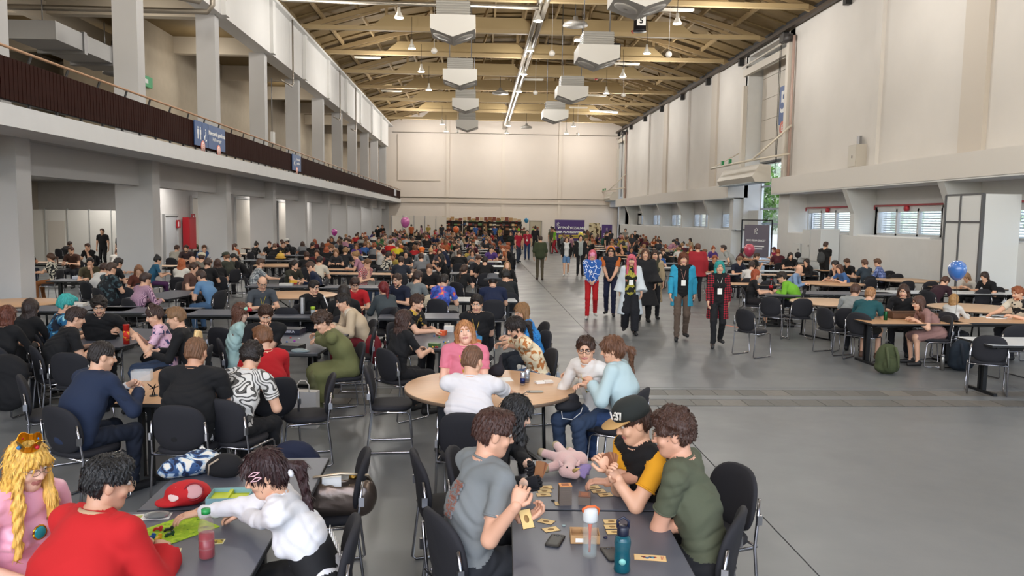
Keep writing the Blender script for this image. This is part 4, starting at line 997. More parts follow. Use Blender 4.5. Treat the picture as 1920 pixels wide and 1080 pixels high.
def extras(t,S,P):
    g=P.get; sc=S['sc']
    if g('lod',1)<2:
        sm=cmat(g('shirt','#15151a')); nr=.058*sc*(.85 if S['fem'] else 1)+.004
        if not (g('coat') and g('coat').get('open')==0): ring(S['nk']+.022*sc*S['d3']-.004*S['Fw'],S['d3'],nr+.006,.0075,'neckband',sm,t,S['X'],1.12)
        if g('sl','short')=='short':
            for a,e,w_ in S['arms']: ra=.052*sc*(1+(S['bk']-1)*.6)*(.88 if S['fem'] else 1); ring(a+(e-a)*.615,e-a,ra*1.08,.006,'sleeve_hem',cmat(g('sleeve')) if g('sleeve') else sm,t)
    if g('glasses'):
        mb=MB()
        for s in(-1,1):
            mb.tube([(s*.033+.021*math.cos(a),.103,.010+.016*math.sin(a)) for a in [i*math.pi/8 for i in range(17)]],.0016 if g('glasses')!='thick' else .0024,5)
            mb.tube([(s*.054,.101,.014),(s*.076,.06,.014),(s*.08,-.01,.012)],.0016,5)
        mb.tube([(-.012,.105,.013),(.012,.105,.013)],.0016,5)
        o=mb.build('spectacles',mat('#2a1712' if g('glasses')=='thick' else '#8a7a66',.3,.5),t); o.matrix_local=hM(S,0,0,0)@Matrix.Scale(sc,4)
    if g('beard'):
        B=Body(); HF,hc=S['HF'],S['hc']; f=lambda x,y,z:hc+HF@(np.array((x,y,z))*sc)
        B.ell(f(0,.048,-.088),(.042*sc,.042*sc,.032*sc),0,.01,HF); B.cap(f(-.060,.012,-.035),f(-.028,.048,-.085),.010*sc,.019*sc); B.cap(f(.060,.012,-.035),f(.028,.048,-.085),.010*sc,.019*sc)
        B.cap(f(-.02,.086,-.043),f(.02,.086,-.043),.007*sc,.007*sc); B.ell(f(0,.11,-.056),(.022*sc,.03*sc,.010*sc),0,.004,HF,neg=True)
        v,fa=surf(B.p,.008 if g('lod',1)<2 else .014,amp=.0012); link('beard',np_mesh('beard',v,fa,[hairmat(g('hc','brown'))]),t)
    if g('cap'):
        c=g('cap'); mb=MB(); mb.lathe([(.104,.0),(.106,.03),(.098,.065),(.07,.09),(.02,.1),(.001,.1)],24)
        if c[1]: 
            mb.add([(math.cos(a)*.104,math.sin(a)*.11,.008) for a in [R(20+i*14) for i in range(11)]]+[(math.cos(a)*.10,math.sin(a)*.11+.075,-.002) for a in [R(20+i*14) for i in range(11)]]+[(math.cos(a)*.104,math.sin(a)*.11,.003) for a in [R(20+i*14) for i in range(11)]]+[(math.cos(a)*.10,math.sin(a)*.11+.075,-.007) for a in [R(20+i*14) for i in range(11)]],
                [(i,i+1,12+i,11+i) for i in range(10)]+[(22+i,33+i,34+i,23+i) for i in range(10)]+[(11+i,12+i,34+i,33+i) for i in range(10)],1,True)
        o=mb.build('cap',[cmat(c[0]),cmat(c[1] or c[0])],t); o.matrix_local=hM(S,0,-.008,.045)@Matrix.Scale(1.05*sc,4)
        P['_cap']=o
    if g('hat'):
        mb=MB().lathe([(.17,-.025),(.16,-.01),(.105,.0),(.1,.05),(.085,.08),(.001,.085)],24); o=mb.build('sun_hat',cmat(g('hat')),t); o.matrix_local=hM(S,0,-.01,.05)@Matrix.Scale(1.1*sc,4)
    if g('lanyard'):
        mb=MB(); nk=S['nk']; c=S['ch']+S['Fw']*.13*sc*S['bk']; X=S['X']; bkp=nk-S['Fw']*.05*sc+S['d3']*.02
        side=[nk+X*s*.062*sc+S['d3']*.0 for s in(-1,1)]
        for s in(0,1): mb.tube([bkp,side[s],nk+X*(s*2-1)*.05*sc+S['Fw']*.085*sc-S['d2']*.05*sc,c],.0045,5)
        mb.build('lanyard',cmat(g('lanyard')),t)
        if g('badge'): b=MB().cb((0,0,0),(.085,.006,.11)).build('badge_card',mat('#e8e6e0',.5),t); b.location=Vector(c+S['Fw']*.02-np.array((0,0,.07)))
    if g('coat'):   # open garment hanging from the shoulders: sleeves + panels
        B=Body(); X=S['X']; co=g('coat'); L_=co.get('len',.5)
        for s,(a,e,w_) in zip((-1,1),S['arms']):
            r=.055*sc*co.get('w',1.); a=a*.93+S['nk']*.07; B.cap(a,e,r,r*1.05,0,.03); B.cap(e,e+(w_-e)*co.get('sl',.9),r*1.0,r*co.get('cuff',.9),0,.03,cut1=True)
        bk=-S['Fw']*.012; B.cap(S['pel']+bk,S['ch']+bk,.133*sc*S['bk'],.134*sc*S['bk'],0,.04,X,1.45); B.cap(S['ch']+bk,S['nk']+bk-.08*sc*S['d2'],.134*sc*S['bk'],.116*sc,0,.04,X,1.5); B.cap(S['sh'][0]*.9+S['nk']*.1,S['sh'][1]*.9+S['nk']*.1,.060*sc,.060*sc,0,.04)
        if S['stand']: B.cap(S['pel']+bk,S['pel']+bk+np.array((0,0,-L_)),.128*sc,.15*sc*co.get('flare',1.),0,.04,X,1.5,cut1=True)
        elif L_>.5:
            k0=(S['legs'][0][1]+S['legs'][1][1])/2; B.cap(S['pel'],k0+np.array((0,-.05,0)),.13*sc,.12*sc,0,.05,(1,0,0),1.9); B.cap(k0+np.array((0,-.05,0)),k0*np.array((1,1,0))+np.array((0,-.12,.2)),.11*sc,.12*sc,0,.05,(1,0,0),1.9,cut1=True)
        op=co.get('open',.07)
        Fw,ch,XX=S['Fw'],S['ch'],S['X']
        def post(Fd,Xp):
            q=Xp-ch; f_=q@Fw; l_=q@XX; u=q@S['d2']
            if op: 
                m_=np.maximum(np.abs(l_)-op*(1+.5*(u<-.2)),-(f_-.035)); Fd=np.where(f_>.03,np.maximum(Fd,-(np.abs(l_)-op)*1. if False else np.where(np.abs(l_)<op,.01,Fd)),Fd)
            return Fd
        v,fa=surf(B.p,.014 if g('lod',1)<1 else .02 if g('lod',1)==1 else .028,amp=.004 if g('lod',1)<1 else .003,seed=2.,post=post if op else None)
        link(co.get('name','coat'),np_mesh(co.get('name','coat'),v,fa,[cmat(co['c'])]),t)
    if g('pack'):
        B=Body(); c=S['ch']-S['Fw']*.20*sc-S['d2']*.06
        B.ell(c,(.15,.10,.21),0,.02); B.ell(c-S['Fw']*.08-np.array((0,0,.08)),(.11,.05,.1),0,.03)
        v,fa=surf(B.p,.02,amp=.003); p_=link('backpack',np_mesh('backpack',v,fa,[cmat(g('pack'))]),t)
# ================================================================== tables that can be told apart
def atz(px,py,z=.74): return at(px,py,z)
TABLES=[]
def trect(px,py,rz,L,W,kind,label,group=None):
    p=at(px,py,.74); TABLES.append((p.x,p.y)); return table_rect(p.x,p.y,rz,L,W,kind,label,group)
def tround(px,py,r,kind,label):
    p=at(px,py,.74); TABLES.append((p.x,p.y)); return table_round(p.x,p.y,r,kind,label)
TA1=table_rect(.62,3.78,88,.9,.86,'dark','dark grey table with the two water bottles and phones')
TA2=table_rect(.64,4.70,88,.9,.86,'dark','dark grey table with the plush unicorn and card piles')
TB1=table_rect(-1.50,3.78,92,.96,.92,'dark','dark grey table with the green game board and juice bottle')
TB2=table_rect(-1.45,4.74,92,.92,.92,'dark','dark grey table under the wave print bag in the left front')
T2=table_round(.14,7.50,.85,'beech','round beech table with drink cans in the middle foreground')
trect(326,722,88,1.5,.95,'beech','beech table with miniature figures before the suited player')
trect(236,632,80,1.5,.85,'dark','dark table with the tall red crisp tube')
trect(560,642,86,1.6,.95,'dark','dark table crowded with game boxes before the olive coat')
trect(838,636,88,1.6,.95,'dark','dark table full of game pieces beyond the round table')
trect(150,578,2,1.8,.8,'dark','dark table in the long row, against the left pillar side'); trect(270,581,2,1.8,.8,'dark','dark table in the long row, behind the cat ear headband'); trect(385,585,2,1.8,.8,'dark','dark table in the long row, behind the flower headband')
trect(555,590,1,1.8,.8,'dark','dark table with the green lidded tumbler')
tround(556,552,.85,'beech','round beech table behind the tracksuit wearer'); trect(790,592,3,1.4,.75,'dark','small dark table behind the gesturing player')
trect(885,561,2,1.8,.85,'white','pale table before the grey sun hat wearer'); trect(660,537,3,1.8,.8,'dark','dark table before the red checked shirt')
trect(700,513,0,3.4,.85,'beech','long beech table carrying two wooden trays'); trect(900,512,0,1.8,.8,'dark','dark table beside the long beech table with trays')
tround(30,567,.8,'beech','round beech table beside the front left pillar'); tround(525,497,.85,'beech','round beech table right of the grey plaid shirt')
trect(525,488,0,2.6,.8,'dark','dark table with the yellow toy in the left middle'); trect(540,535,2,1.8,.8,'dark','dark table with the red and white game box'); trect(278,498,0,1.8,.8,'pale','pale beech table under the gallery behind the striped shirt')
trect(165,525,5,1.6,.8,'dark','dark table with white game board under the gallery'); trect(385,470,0,2.,.8,'dark','dark table near the hose cabinet'); trect(320,552,80,1.7,.9,'dark','dark table before the ginger curls')
# right block
trect(1702,601,2,1.75,.85,'beech','beech table holding the long wooden game tray'); trect(1868,600,-3,1.9,.85,'beech','beech table with white paper sheets at the right edge'); trect(1915,640,0,1.4,.8,'white','table cut off at the right edge beside two empty chairs')
tround(1560,566,.85,'pale','round beech table with pale shine in front of the green hoodie'); trect(1575,549,-4,2.6,.85,'dark','dark angular table right of the green hoodie'); tround(1832,577,.9,'pale','round pale table behind the child in white')
trect(1765,548,0,3.8,.85,'white','long pale table row behind the blue balloon'); tround(1700,525,.9,'pale','round pale table left of the balloon, farther back'); tround(1560,531,.85,'beech','beech table with dark game pieces before the long haired player in blue')
trect(1860,540,0,1.7,.8,'beech','beech table where three people lean together'); trect(1455,548,80,1.6,.8,'dark','dark table with the cola bottle'); trect(1400,532,0,1.7,.8,'beech','beech table behind the red flannel walker')
trect(1655,508,0,1.9,.8,'beech','beech table before the grey and the blue shirts by the wall'); trect(1440,508,0,1.9,.8,'white','pale table before the broad player in black')
# ================================================================== people that can be told apart
JEANS='#2a3a52'; BLK='#121215'
PE=[]
def Q(px,py,face,who,where,**k):
    k.update(px=px,py=py,face=face,who=who,label=who+' '+where); PE.append(k); return k
# ---- right front table
Q(926,812,28,'player in grey T-shirt and black glasses','holding a card at the front table',lod=0,sc=1.05,bulk=1.06,lean=17,shirt='#74797b',pants='#23262c',hc='#3a1f16',hair='short',glasses='thick',hyaw=-14,hpitch=16,hands='cards',
  hpx=[(985,978,.86),(968,948,.98)],hd=[((.1,.6,.1),(0,-.3,.9),.75),((.0,.35,.8),(-.5,.5,.1),1.1)],skin='#d3a287',_id='grey')
Q(968,775,-8,'player with long black hair and black arm gloves','beside the grey T-shirt player',lod=0,fem=1,lean=30,shirt='#131316',sl='long',pants=BLK,hc='black',hair='long',fringe=1,front=1,hands='cards',hyaw=5,hpitch=24,hpx=[(1000,885,.86),(985,905,.83)],skin='#e4bda4',glove=1,_id='goth')
Q(1188,792,203,'player in black vest, yellow sleeves and flat cap','raising a hand of cards',lod=0,lean=20,sc=1.02,shirt='#141416',sleeve='#d99a1c',slt=6,pants=BLK,hc='brown',hair='short',cap=('#1c211f','#b8925c'),hpitch=22,hyaw=-18,hpx=[(1140,880,.96),(1160,898,.92)],hd=[((.1,.4,.7),(.6,.2,.2),.9),((.1,.5,.6),(-.6,0,.3),.8)],_id='capp')
Q(1262,812,152,'player in olive T-shirt with wire glasses','leaning on the front table',lod=0,lean=20,sc=1.06,bulk=1.0,shirt='#4d5240',pants='#14151a',hc='#3d251b',hair='messy',glasses='thin',hyaw=12,hpitch=14,hpx=[(1295,985,.70),(1135,905,.80)],eh=[(-.5,.5,-.5),(.5,-.3,-.7)],hd=[((.2,.6,.0),(0,0,-1),.6),((-.2,.9,.0),(0,0,-1),.5)],skin='#cf9c82',_id='green')
# ---- left front table
Q(52,872,-32,'costumed player in pink dress, blonde wig and gold crown','at the left edge',lod=0,fem=1,lean=12,shirt=mat('#e2a0b4',.35,bump=.1,bscale=40,sheen=.3),pants='#e2a0b4',skirt=1,skirt_len=.8,hc='#e0b052',hair='longfringe',front=1,hairlen=.5,glasses='thin',hands='lap',hpitch=18,hyaw=10,_id='princess',skin='#e2b49c')
Q(203,905,66,'player with black hair in loose red shirt','seen from behind at the near left',lod=0,lean=26,bulk=1.12,shirt='#b3161a',sl='long',pants='#1b1d28',hc='black',hair='short',glasses='thin',hyaw=-30,hpitch=16,lanyard='#b8a23a',hands='table',coat=dict(c='#b8171b',len=.2,sl=.75,w=1.25,cuff=1.5,name='loose_shirt',open=0),skin='#c6977c',_id='redp')
Q(497,888,187,'player in white blouse and black corset','reaching over the green board',lod=0,fem=1,lean=30,shirt=mat('#dcdce0',.7,bump=.15,bscale=60),sl='long',pants=BLK,skirt=1,hc='maroon',hair='ponytail',fringe=1,ptlen=.12,ptx=.0,hpitch=24,hyaw=6,hpx=[(452,962,.80),(352,965,.80)],hd=[((.3,.6,-.1),(0,0,-1),.5),((-.25,1,-.1),(0,0,-1),.35)],_id='maid')
# ---- beech table behind
Q(192,668,62,'player in dark navy suit jacket','at the table of miniatures',lod=0,lean=26,sc=1.04,shirt='#182338',sl='long',pants='#161d2c',hc='dark',hair='buzz',hands='cards',hyaw=-22,hpx=[(240,722,.93),(262,728,.90)],coat=dict(c='#1a2740',len=.3,sl=.86,w=1.0,name='suit_jacket',open=.04),_id='suit')
Q(368,660,86,'broad player in black T-shirt with blond topknot','seen from behind',lod=0,lean=22,sc=1.06,bulk=1.2,shirt='#101013',pants=pattern('blotch',['#141416','#d8d8d8'],16,pos=(.56,)),hc='#c9a96a',hair='quiff0',_mohawk=1,lanyard='#c8b52e',hpitch=10,skin='#c99678',_id='topknot')
Q(472,668,72,'player in white shirt with black snake print','beside the black T-shirt player',lod=0,lean=32,bulk=1.05,shirt=None,pants=BLK,hc='dark',hair='messy',hpitch=26,hyaw=16,_id='snake')
Q(492,634,128,'player in bright red long-sleeved top','beyond the snake print shirt',lod=1,lean=18,shirt='#b0141c',sl='long',hc='lbrown',hair='short',pants='#22242a',hyaw=10)
# ---- round table
Q(886,676,82,'player in white T-shirt with cropped hair','at the round beech table',lod=0,lean=24,sc=1.04,bulk=1.1,shirt='#d5d1d2',pants='#8c8578',hc='#6b4a35',hair='buzz',hyaw=-22,hpitch=14,hands='cross',hpx=[(945,735,.79),(970,742,.79)])
Q(1098,655,218,'player in white shirt and dark-rimmed glasses','resting both arms on the round table',lod=0,lean=22,shirt='#dcdad6',sl='long',pants=JEANS,hc='brown',hair='short',glasses='thick',hpitch=12,hyaw=38,hpx=[(1022,700,.79),(1082,712,.79)],lanyard='#c8b52e')
Q(1148,655,150,'player in pale blue hoodie and jeans','with a brown plait at the round table',lod=0,fem=1,sc=1.04,lean=16,shirt='#a9bdbf',sl='long',pants='#22385c',hc='#63402a',hair='ponytail',fringe=1,ptx=.09,ptlen=.1,hyaw=18,hpitch=14,hpx=[(1108,715,.90),(1098,722,.86)],coat=dict(c='#adc2c5',len=.2,sl=.9,w=1.1,name='hoodie',open=0),_id='hood')
# ---- dark table beyond
Q(872,624,262,'player in pink polo shirt with shoulder-length fair hair','turning to the camera',lod=0,lean=2,hpitch=-12,hyaw=8,hroll=6,shirt='#cf7488',pants='#2a2c33',hc='#b07a4d',hair='long',hairlen=.24,hands='lap',lanyard='#c8a52e',skin='#e0b39c',_id='pink')
Q(966,614,196,'player in cream shirt with orange leaf print','bent over the game',lod=0,lean=34,shirt=pattern('blotch',['#b4703a','#e0cba4','#e6d6b4'],11,pos=(.43,.5),dist=1.5),pants='#3d5a7c',hc='dark',hair='ponytail',ptx=.04,beard=1,hpitch=30,hpx=[(935,650,.78),(938,645,.80)])
Q(978,584,200,'player in bright blue patterned top with fair hair','beside the leaf print shirt',lod=0,fem=1,lean=24,shirt=pattern('cells',['#0e3f8c','#2f86c8'],60,pos=(.35,)),pants='#20242c',hc='#8a6540',hair='long',hairlen=.27,glasses='thin')
Q(894,569,262,'player in black T-shirt gesturing with both hands','at the head of the game table',lod=0,lean=6,shirt='#101014',pants='#1b1c22',hc='dark',hair='short',lanyard='#c8a54e',hands='cards',hpx=[(905,600,.98),(882,600,.98)],hd=[((.1,.2,.9),(0,.9,-.1),.3),((-.1,.2,.9),(0,.9,-.1),.3)],hpitch=20)
Q(757,600,42,'player with long straight brown hair in black','with her back to the open aisle',lod=0,fem=1,lean=12,shirt='#121216',pants='#131317',hc='#3a2219',hair='long',hairlen=.48,hands='table')
Q(782,568,335,'bearded player in black T-shirt with yellow print','reaching across the games',lod=0,lean=26,bulk=1.12,shirt=pattern('blotch',['#141416','#c8a545'],9,pos=(.62,)),pants='#1a1b20',hc='brown',hair='short',beard=1,hands='reach',badge=1,lanyard='#a89040')
# ---- olive coat table
Q(604,604,200,'player in long olive coat with curly hair','hunched over the boxes',lod=0,lean=34,shirt='#5a5c38',sl='long',pants='#5c5c3c',shoes='#6f9a3c',hc='#3a261a',hair='curly',hands='table',hpitch=28,coat=dict(c='#65673f',len=.8,sl=.92,w=1.05,name='long_coat',open=0),hpx=[(575,640,.79),(580,628,.79)])
Q(643,566,203,'player in cream, white and red team jacket','beside the olive coat',lod=0,lean=32,shirt='#cfc4b0',sl='long',pants='#6e1a24',hc='dark',hair='short',hpitch=20,coat=dict(c=pattern('stripes',['#c0ac90','#e4e0da','#a01c2c'],1.1,pos=(.55,.85),stretch=(0,0,1)),len=.2,sl=.92,w=1.1,name='jacket',open=0))
Q(452,586,22,'player in mint dress with red flower headband','and long brown hair',lod=0,fem=1,lean=10,shirt='#9cb8b4',pants='#9cb8b4',skirt=1,skirt_len=.7,hc='#5a3626',hair='long',hairlen=.42,hpitch=20,hands='table',_id='flower',skin='#e2b9a2')
Q(498,590,287,'bearded player in black T-shirt propping his head','beside the flower headband',lod=0,lean=22,shirt='#121214',pants=BLK,hc='brown',hair='short',beard=1,hands='chin',hpitch=34,lanyard='#b8a22e')
# ---- crisp tube table
Q(290,592,200,'player in pink floral blouse with cat ear headband','and dark bun',lod=0,fem=1,lean=18,shirt=pattern('blotch',['#3a3f66','#d7a9bd','#dcb4c6'],13,pos=(.43,.47),dist=1),pants=JEANS,hc='#3b2620',hair='topbun',hands='cards',hpitch=22,_id='cat')
Q(330,596,190,'player in plain black sweater','half hidden behind the floral blouse',lod=1,lean=20,shirt=BLK,sl='long',hc='#7a5a3c',hair='short')
Q(186,574,292,'dark-haired bearded player in black T-shirt','with a phone in his hands',lod=0,lean=18,bulk=1.08,shirt='#111114',pants=BLK,hc='dark',hair='messy',beard=1,hands='cards',hpitch=26,hpx=[(225,612,.88),(208,620,.86)])
Q(142,596,40,'heavy-set player in black T-shirt and brown hair','turned away from camera at the left',lod=0,lean=30,bulk=1.18,shirt='#121215',pants=BLK,hc='#2f1f19',hair='short',hpitch=20)
Q(124,572,38,'player with teal mohawk and blue print shirt','behind the heavy-set player',lod=1,lean=22,shirt=pattern('blotch',['#0d1a2a','#1d5f88','#8fc4cc'],10,pos=(.45,.6)),hc='teal',hair='mohawk',_mohawk=2)
Q(14,592,80,'person with straight auburn hair in black top','at the far left edge',lod=1,fem=1,lean=14,shirt='#141417',sl='long',hc='#5e2e1c',hair='bob')
Q(58,578,75,'person with very long dark brown hair','beside the auburn hair',lod=1,fem=1,lean=18,shirt='#151518',sl='long',hc='#2a1a14',hair='long',hairlen=.45)
# ---- rows behind, left
F1=pattern('blotch',['#1a1c20','#c9c4b4'],18,pos=(.5,)); F2=pattern('blotch',['#10161c','#3c5056'],14,pos=(.55,))
L=lambda *a,**k: Q(*a,**dict(dict(lod=2),**k))
L(95,483,182,'person in black and cream print shirt with ponytail','beside the front pillar',fem=1,shirt=F1,hc='#4a3020',hair='ponytail',pants='#7a4a24',lean=8)
L(169,492,292,'person in olive T-shirt leaning on one hand','under the gallery',shirt='#4e4733',hc='dark',hair='short',hands='chin')
L(196,503,60,'person in plain white T-shirt bending forward','behind the dark floral shirt',shirt='#c9c6c2',hc='brown',lean=35)
L(209,504,52,'large person in dark floral shirt with glasses','under the gallery',bulk=1.3,shirt=F2,hc='#3d2a20',hair='short',sc=1.05,lean=16)
L(222,494,50,'person with dark wavy hair in black','behind the dark floral shirt',shirt=BLK,hc='dark',hair='messy')
L(247,482,262,'person in grey-brown T-shirt looking down','under the gallery',shirt='#413c34',hc='dark',hair='short',hpitch=35)
L(260,507,290,'person with long light brown hair in rust top','between the shirts',fem=1,shirt='#5c2f22',hc='#7c5234',hair='long',hairlen=.4,hpitch=30)
L(273,524,55,'person in pink and purple striped shirt','facing away from the camera',shirt=pattern('stripes',['#6e4a68','#c9a3b4'],24,pos=(.5,)),hc='#33201a',sl='long',hair='short',lean=22)
L(296,488,35,'person in blue top with black topknot','beside the second pillar',fem=1,shirt='#23536e',hc='black',hair='bun',pants='#44204c')
L(341,494,88,'person with long curly ginger hair in white top','seen from behind',fem=1,shirt='#d6d0c4',hc='#a8562a',hair='long',hairlen=.52,lean=10,sl='short')
L(377,518,160,'person in light blue polo shirt with glasses','bending over the table',shirt='#5a7fa4',hc='#3c2a22',hair='short',lean=34,pants='#4a6888',glasses='thin')
L(364,503,340,'person with brown hair beside the blue polo shirt','facing right',shirt='#5a4038',hc='#3f281c',hair='messy')
L(332,466,80,'person in light grey T-shirt under the gallery','by the second pillar',shirt='#a29d92',hc='brown',lean=26)
L(349,466,272,'smiling bearded person in dark plaid','near the hose cabinet',shirt='#3a2a2c',hc='#3a231a',beard=1)
L(362,453,300,'person in camouflage shirt','directly below the hose cabinet',shirt=pattern('blotch',['#3c3f34','#6e6a54'],10),hc='brown')
L(383,466,300,'person in blue T-shirt with short brown hair','right of the hose cabinet',shirt='#2f5080',hc='#5a3822')
L(413,464,110,'person in black with long straight black hair','near the third pillar',fem=1,shirt=BLK,hc='dark',hair='long')
L(434,464,120,'person with auburn hair in white top','near the third pillar',fem=1,shirt='#cfcbc6',hc='#5e3222',hair='long')
L(361,489,90,'bald person behind the ginger curls','facing away',shirt='#5c4038',hc='#5c4038',hair='none')
L(378,483,100,'person in cream baseball cap','behind the ginger curls',shirt='#6e6a60',hc='brown',cap=('#c9bfa6','#c9bfa6'))
L(390,494,84,'person in black T-shirt with tousled brown hair','in the left middle',shirt=BLK,hc='#3d2a22',hair='messy')
L(408,494,110,'person with brown hair down to the waist in black top','in the left middle',fem=1,shirt=BLK,hc='#42281e',hair='long',hairlen=.55)
L(424,482,150,'person in dark green T-shirt and cap','in the left middle',shirt='#33352c',hc='lbrown',cap=('#3c4034','#2c5f8a'))
L(438,483,205,'black-haired person in black T-shirt leaning forward','in the left middle',shirt='#131316',hc='black',lean=40,hpitch=30)
L(489,494,25,'bespectacled person in grey plaid shirt','reaching over a white box',shirt=pattern('plaid',['#4e5358','#9aa0a4','#c8c8c4'],9,pos=(.4,.65)),hc='#4a3020',hands='reach',glasses='thin',beard=1)
L(553,497,325,'person in olive T-shirt with dark ponytail','left of the navy hoodie',shirt='#2c2c22',hc='dark',hair='ponytail',beard=1,hands='reach')
L(582,500,190,'person in navy hoodie hiding his face in his hands','in the middle row',shirt='#18233c',sl='long',hc='#4a3226',hands='chin',hpitch=38)
L(600,489,75,'person in cream shirt with black hair','behind the navy hoodie',shirt='#c8bfae',hc='dark',lean=20)
L(492,531,300,'balding person in grey T-shirt with yellow lanyard','looking at a phone',lod=1,shirt='#43484e',hc='#3a2a24',hair='bald',glasses='thick',lanyard='#c8b52e',hpitch=32,lean=20)
L(589,539,320,'person in black tracksuit with white sleeve stripes','and glasses',lod=1,shirt='#111114',sl='long',hc='dark',glasses='thick',hair='short',lean=24,_id='track')
L(481,459,60,'person in black polka-dot dress with dark bun','by the fourth pillar',fem=1,shirt=pattern('cells',['#d8d4cc','#131316'],26,pos=(.12,)),hc='dark',hair='bun')
L(505,458,275,'person in black with short brown hair','facing the camera by the fourth pillar',shirt=BLK,hc='#4a2c20')
L(515,462,85,'broad person in black T-shirt with shaved head','by the fourth pillar',bulk=1.3,shirt='#101013',hc='#6a4a38',hair='buzz')
L(531,458,300,'person in black waistcoat with brown hair','by the fourth pillar',shirt='#1b1c1e',hc='#4a2c20',lanyard='#b8a02e')
L(538,453,200,'person in white baseball cap','by the fourth pillar',shirt='#1d1d20',hc='dark',cap=('#d8d6d0','#d8d6d0'))
L(689,494,325,'person in red and white checked shirt','resting his forehead on his hand',shirt=pattern('plaid',['#9c2f36','#d8b4b0','#5a2a30'],7,pos=(.42,.66)),hc='#6b4a30',hands='chin',hpitch=32,pants=JEANS)
L(665,533,285,'person in bright red T-shirt and glasses','looking down at the table',lod=1,shirt='#a8141c',hc='#33201a',glasses='thin',hpitch=34)
L(645,548,100,'person in black with straight dark hair','beside the bright red T-shirt',lod=2,shirt=BLK,hc='dark',hair='long')
L(719,541,120,'person in grey denim jacket with dark red bun','with back half turned',lod=1,fem=1,shirt='#3a4246',sl='long',hc='red',hair='ponytail',coat=dict(c='#3c4448',len=.2,sl=.9,w=1.05,name='jacket',open=0))
L(745,525,245,'bearded person in navy shirt with glasses','facing the red bun',lod=1,shirt='#161c30',hc='#3a261c',beard=1,glasses='thin')
L(784,520,55,'person in grey T-shirt with brown bob','left of the planet print shirt',shirt='#6f7678',hc='#2e1d18',hair='messy')
L(805,504,272,'balding person in black T-shirt','facing the planet print shirt',shirt='#111114',hc='#5a3c2c',hair='buzz',hpitch=32)
L(833,526,70,'person in blue shirt with colourful planet print','facing away',lod=1,shirt=pattern('blotch',['#2c3f8c','#3f5cb4','#b4487c','#e08a4a'],9,pos=(.45,.6,.68)),hc='dark',hair='short')
L(871,505,55,'person in black T-shirt with long thin ponytail','in the centre middle',fem=1,shirt=BLK,hc='#3d2a20',hair='ponytail',ptlen=.25)
L(924,527,92,'person in navy shirt and grey sun hat','seen from behind',lod=1,bulk=1.15,shirt='#141f3c',hc='dark',hat='#55565a')
L(948,517,100,'person in black hooded jacket with black hair','beside the grey sun hat',lod=2,shirt='#1c1f22',sl='long',hc='black',hair='messy')
L(951,498,272,'fair-haired person in black with head tilted back','by the aisle',fem=1,shirt='#16161a',sl='long',hc='#8c6a48',hair='long',hpitch=-20)
L(729,480,40,'person in black and white print shirt with dark hair','raising one arm',shirt=F1,hc='dark',hands='chin')
L(752,489,90,'person in dark T-shirt beside the wooden trays','facing away',shirt='#1e2430',hc='#33201a')
L(761,476,272,'pale-faced person with black hair parted','behind the wooden trays',fem=1,shirt='#2a2a2e',hc='black',hair='bun')
L(791,471,92,'person with orange knitted hat and grey jacket','behind the wooden trays',shirt='#7f8488',sl='long',hc='orange',cap=('#e0701c',None))
L(808,471,88,'person in black T-shirt with blond bun','seen from behind',fem=1,shirt='#121217',hc='#b89468',hair='bun',bulk=1.1)
L(824,472,272,'person with long brown hair in grey top','facing the camera in the middle',fem=1,shirt='#4a4248',hc='#4a2e20',hair='long')
L(861,475,90,'broad person in black T-shirt with cropped hair','facing away in the middle',bulk=1.2,shirt='#121216',hc='#3a2a22',hair='buzz')
L(897,486,300,'person bending forward in dark shirt','near the aisle tables',shirt='#1a1d24',hc='#4a2c1e',hpitch=34)
L(909,489,92,'person in black T-shirt with dark hair','facing away near the aisle',shirt='#131318',hc='dark')
L(922,465,200,'person in tan T-shirt with raised hands','by the aisle',shirt='#a87850',hc='#3c261c',hands='cards')
L(612,468,90,'person with wavy copper hair in black','in the left middle rows',fem=1,shirt='#15151a',hc='#9a4a26',hair='long')
L(630,474,275,'person with fair bob in dark top','in the left middle rows',fem=1,shirt='#2a2a2e',hc='#7a5638',hair='bob')
L(648,471,80,'person in black and white striped top','in the left middle rows',shirt=pattern('stripes',['#1a1a1e','#d4d0cc'],14,pos=(.5,),stretch=(0,0,1)),hc='#8c6a44',hair='messy')
L(670,475,280,'child with fair hair in grey top','in the left middle rows',sc=.82,shirt='#4a5260',hc='#a07c50',hair='bob')
L(732,456,88,'person in bright red hoodie','in the middle rows',shirt='#b81c1c',sl='long',hc='#4a2a1e',hair='messy')
L(745,461,88,'person in yellow T-shirt','beside the bright red hoodie',shirt='#c9b422',hc='#4a3020')
L(762,446,88,'person in pale grey hoodie','in the middle rows',shirt='#aab0b6',sl='long',hc='#2e1e18')
L(774,450,88,'bulky person in black T-shirt','beside the pale grey hoodie',bulk=1.35,shirt='#16181c',hc='#5a3c2c',hair='buzz')
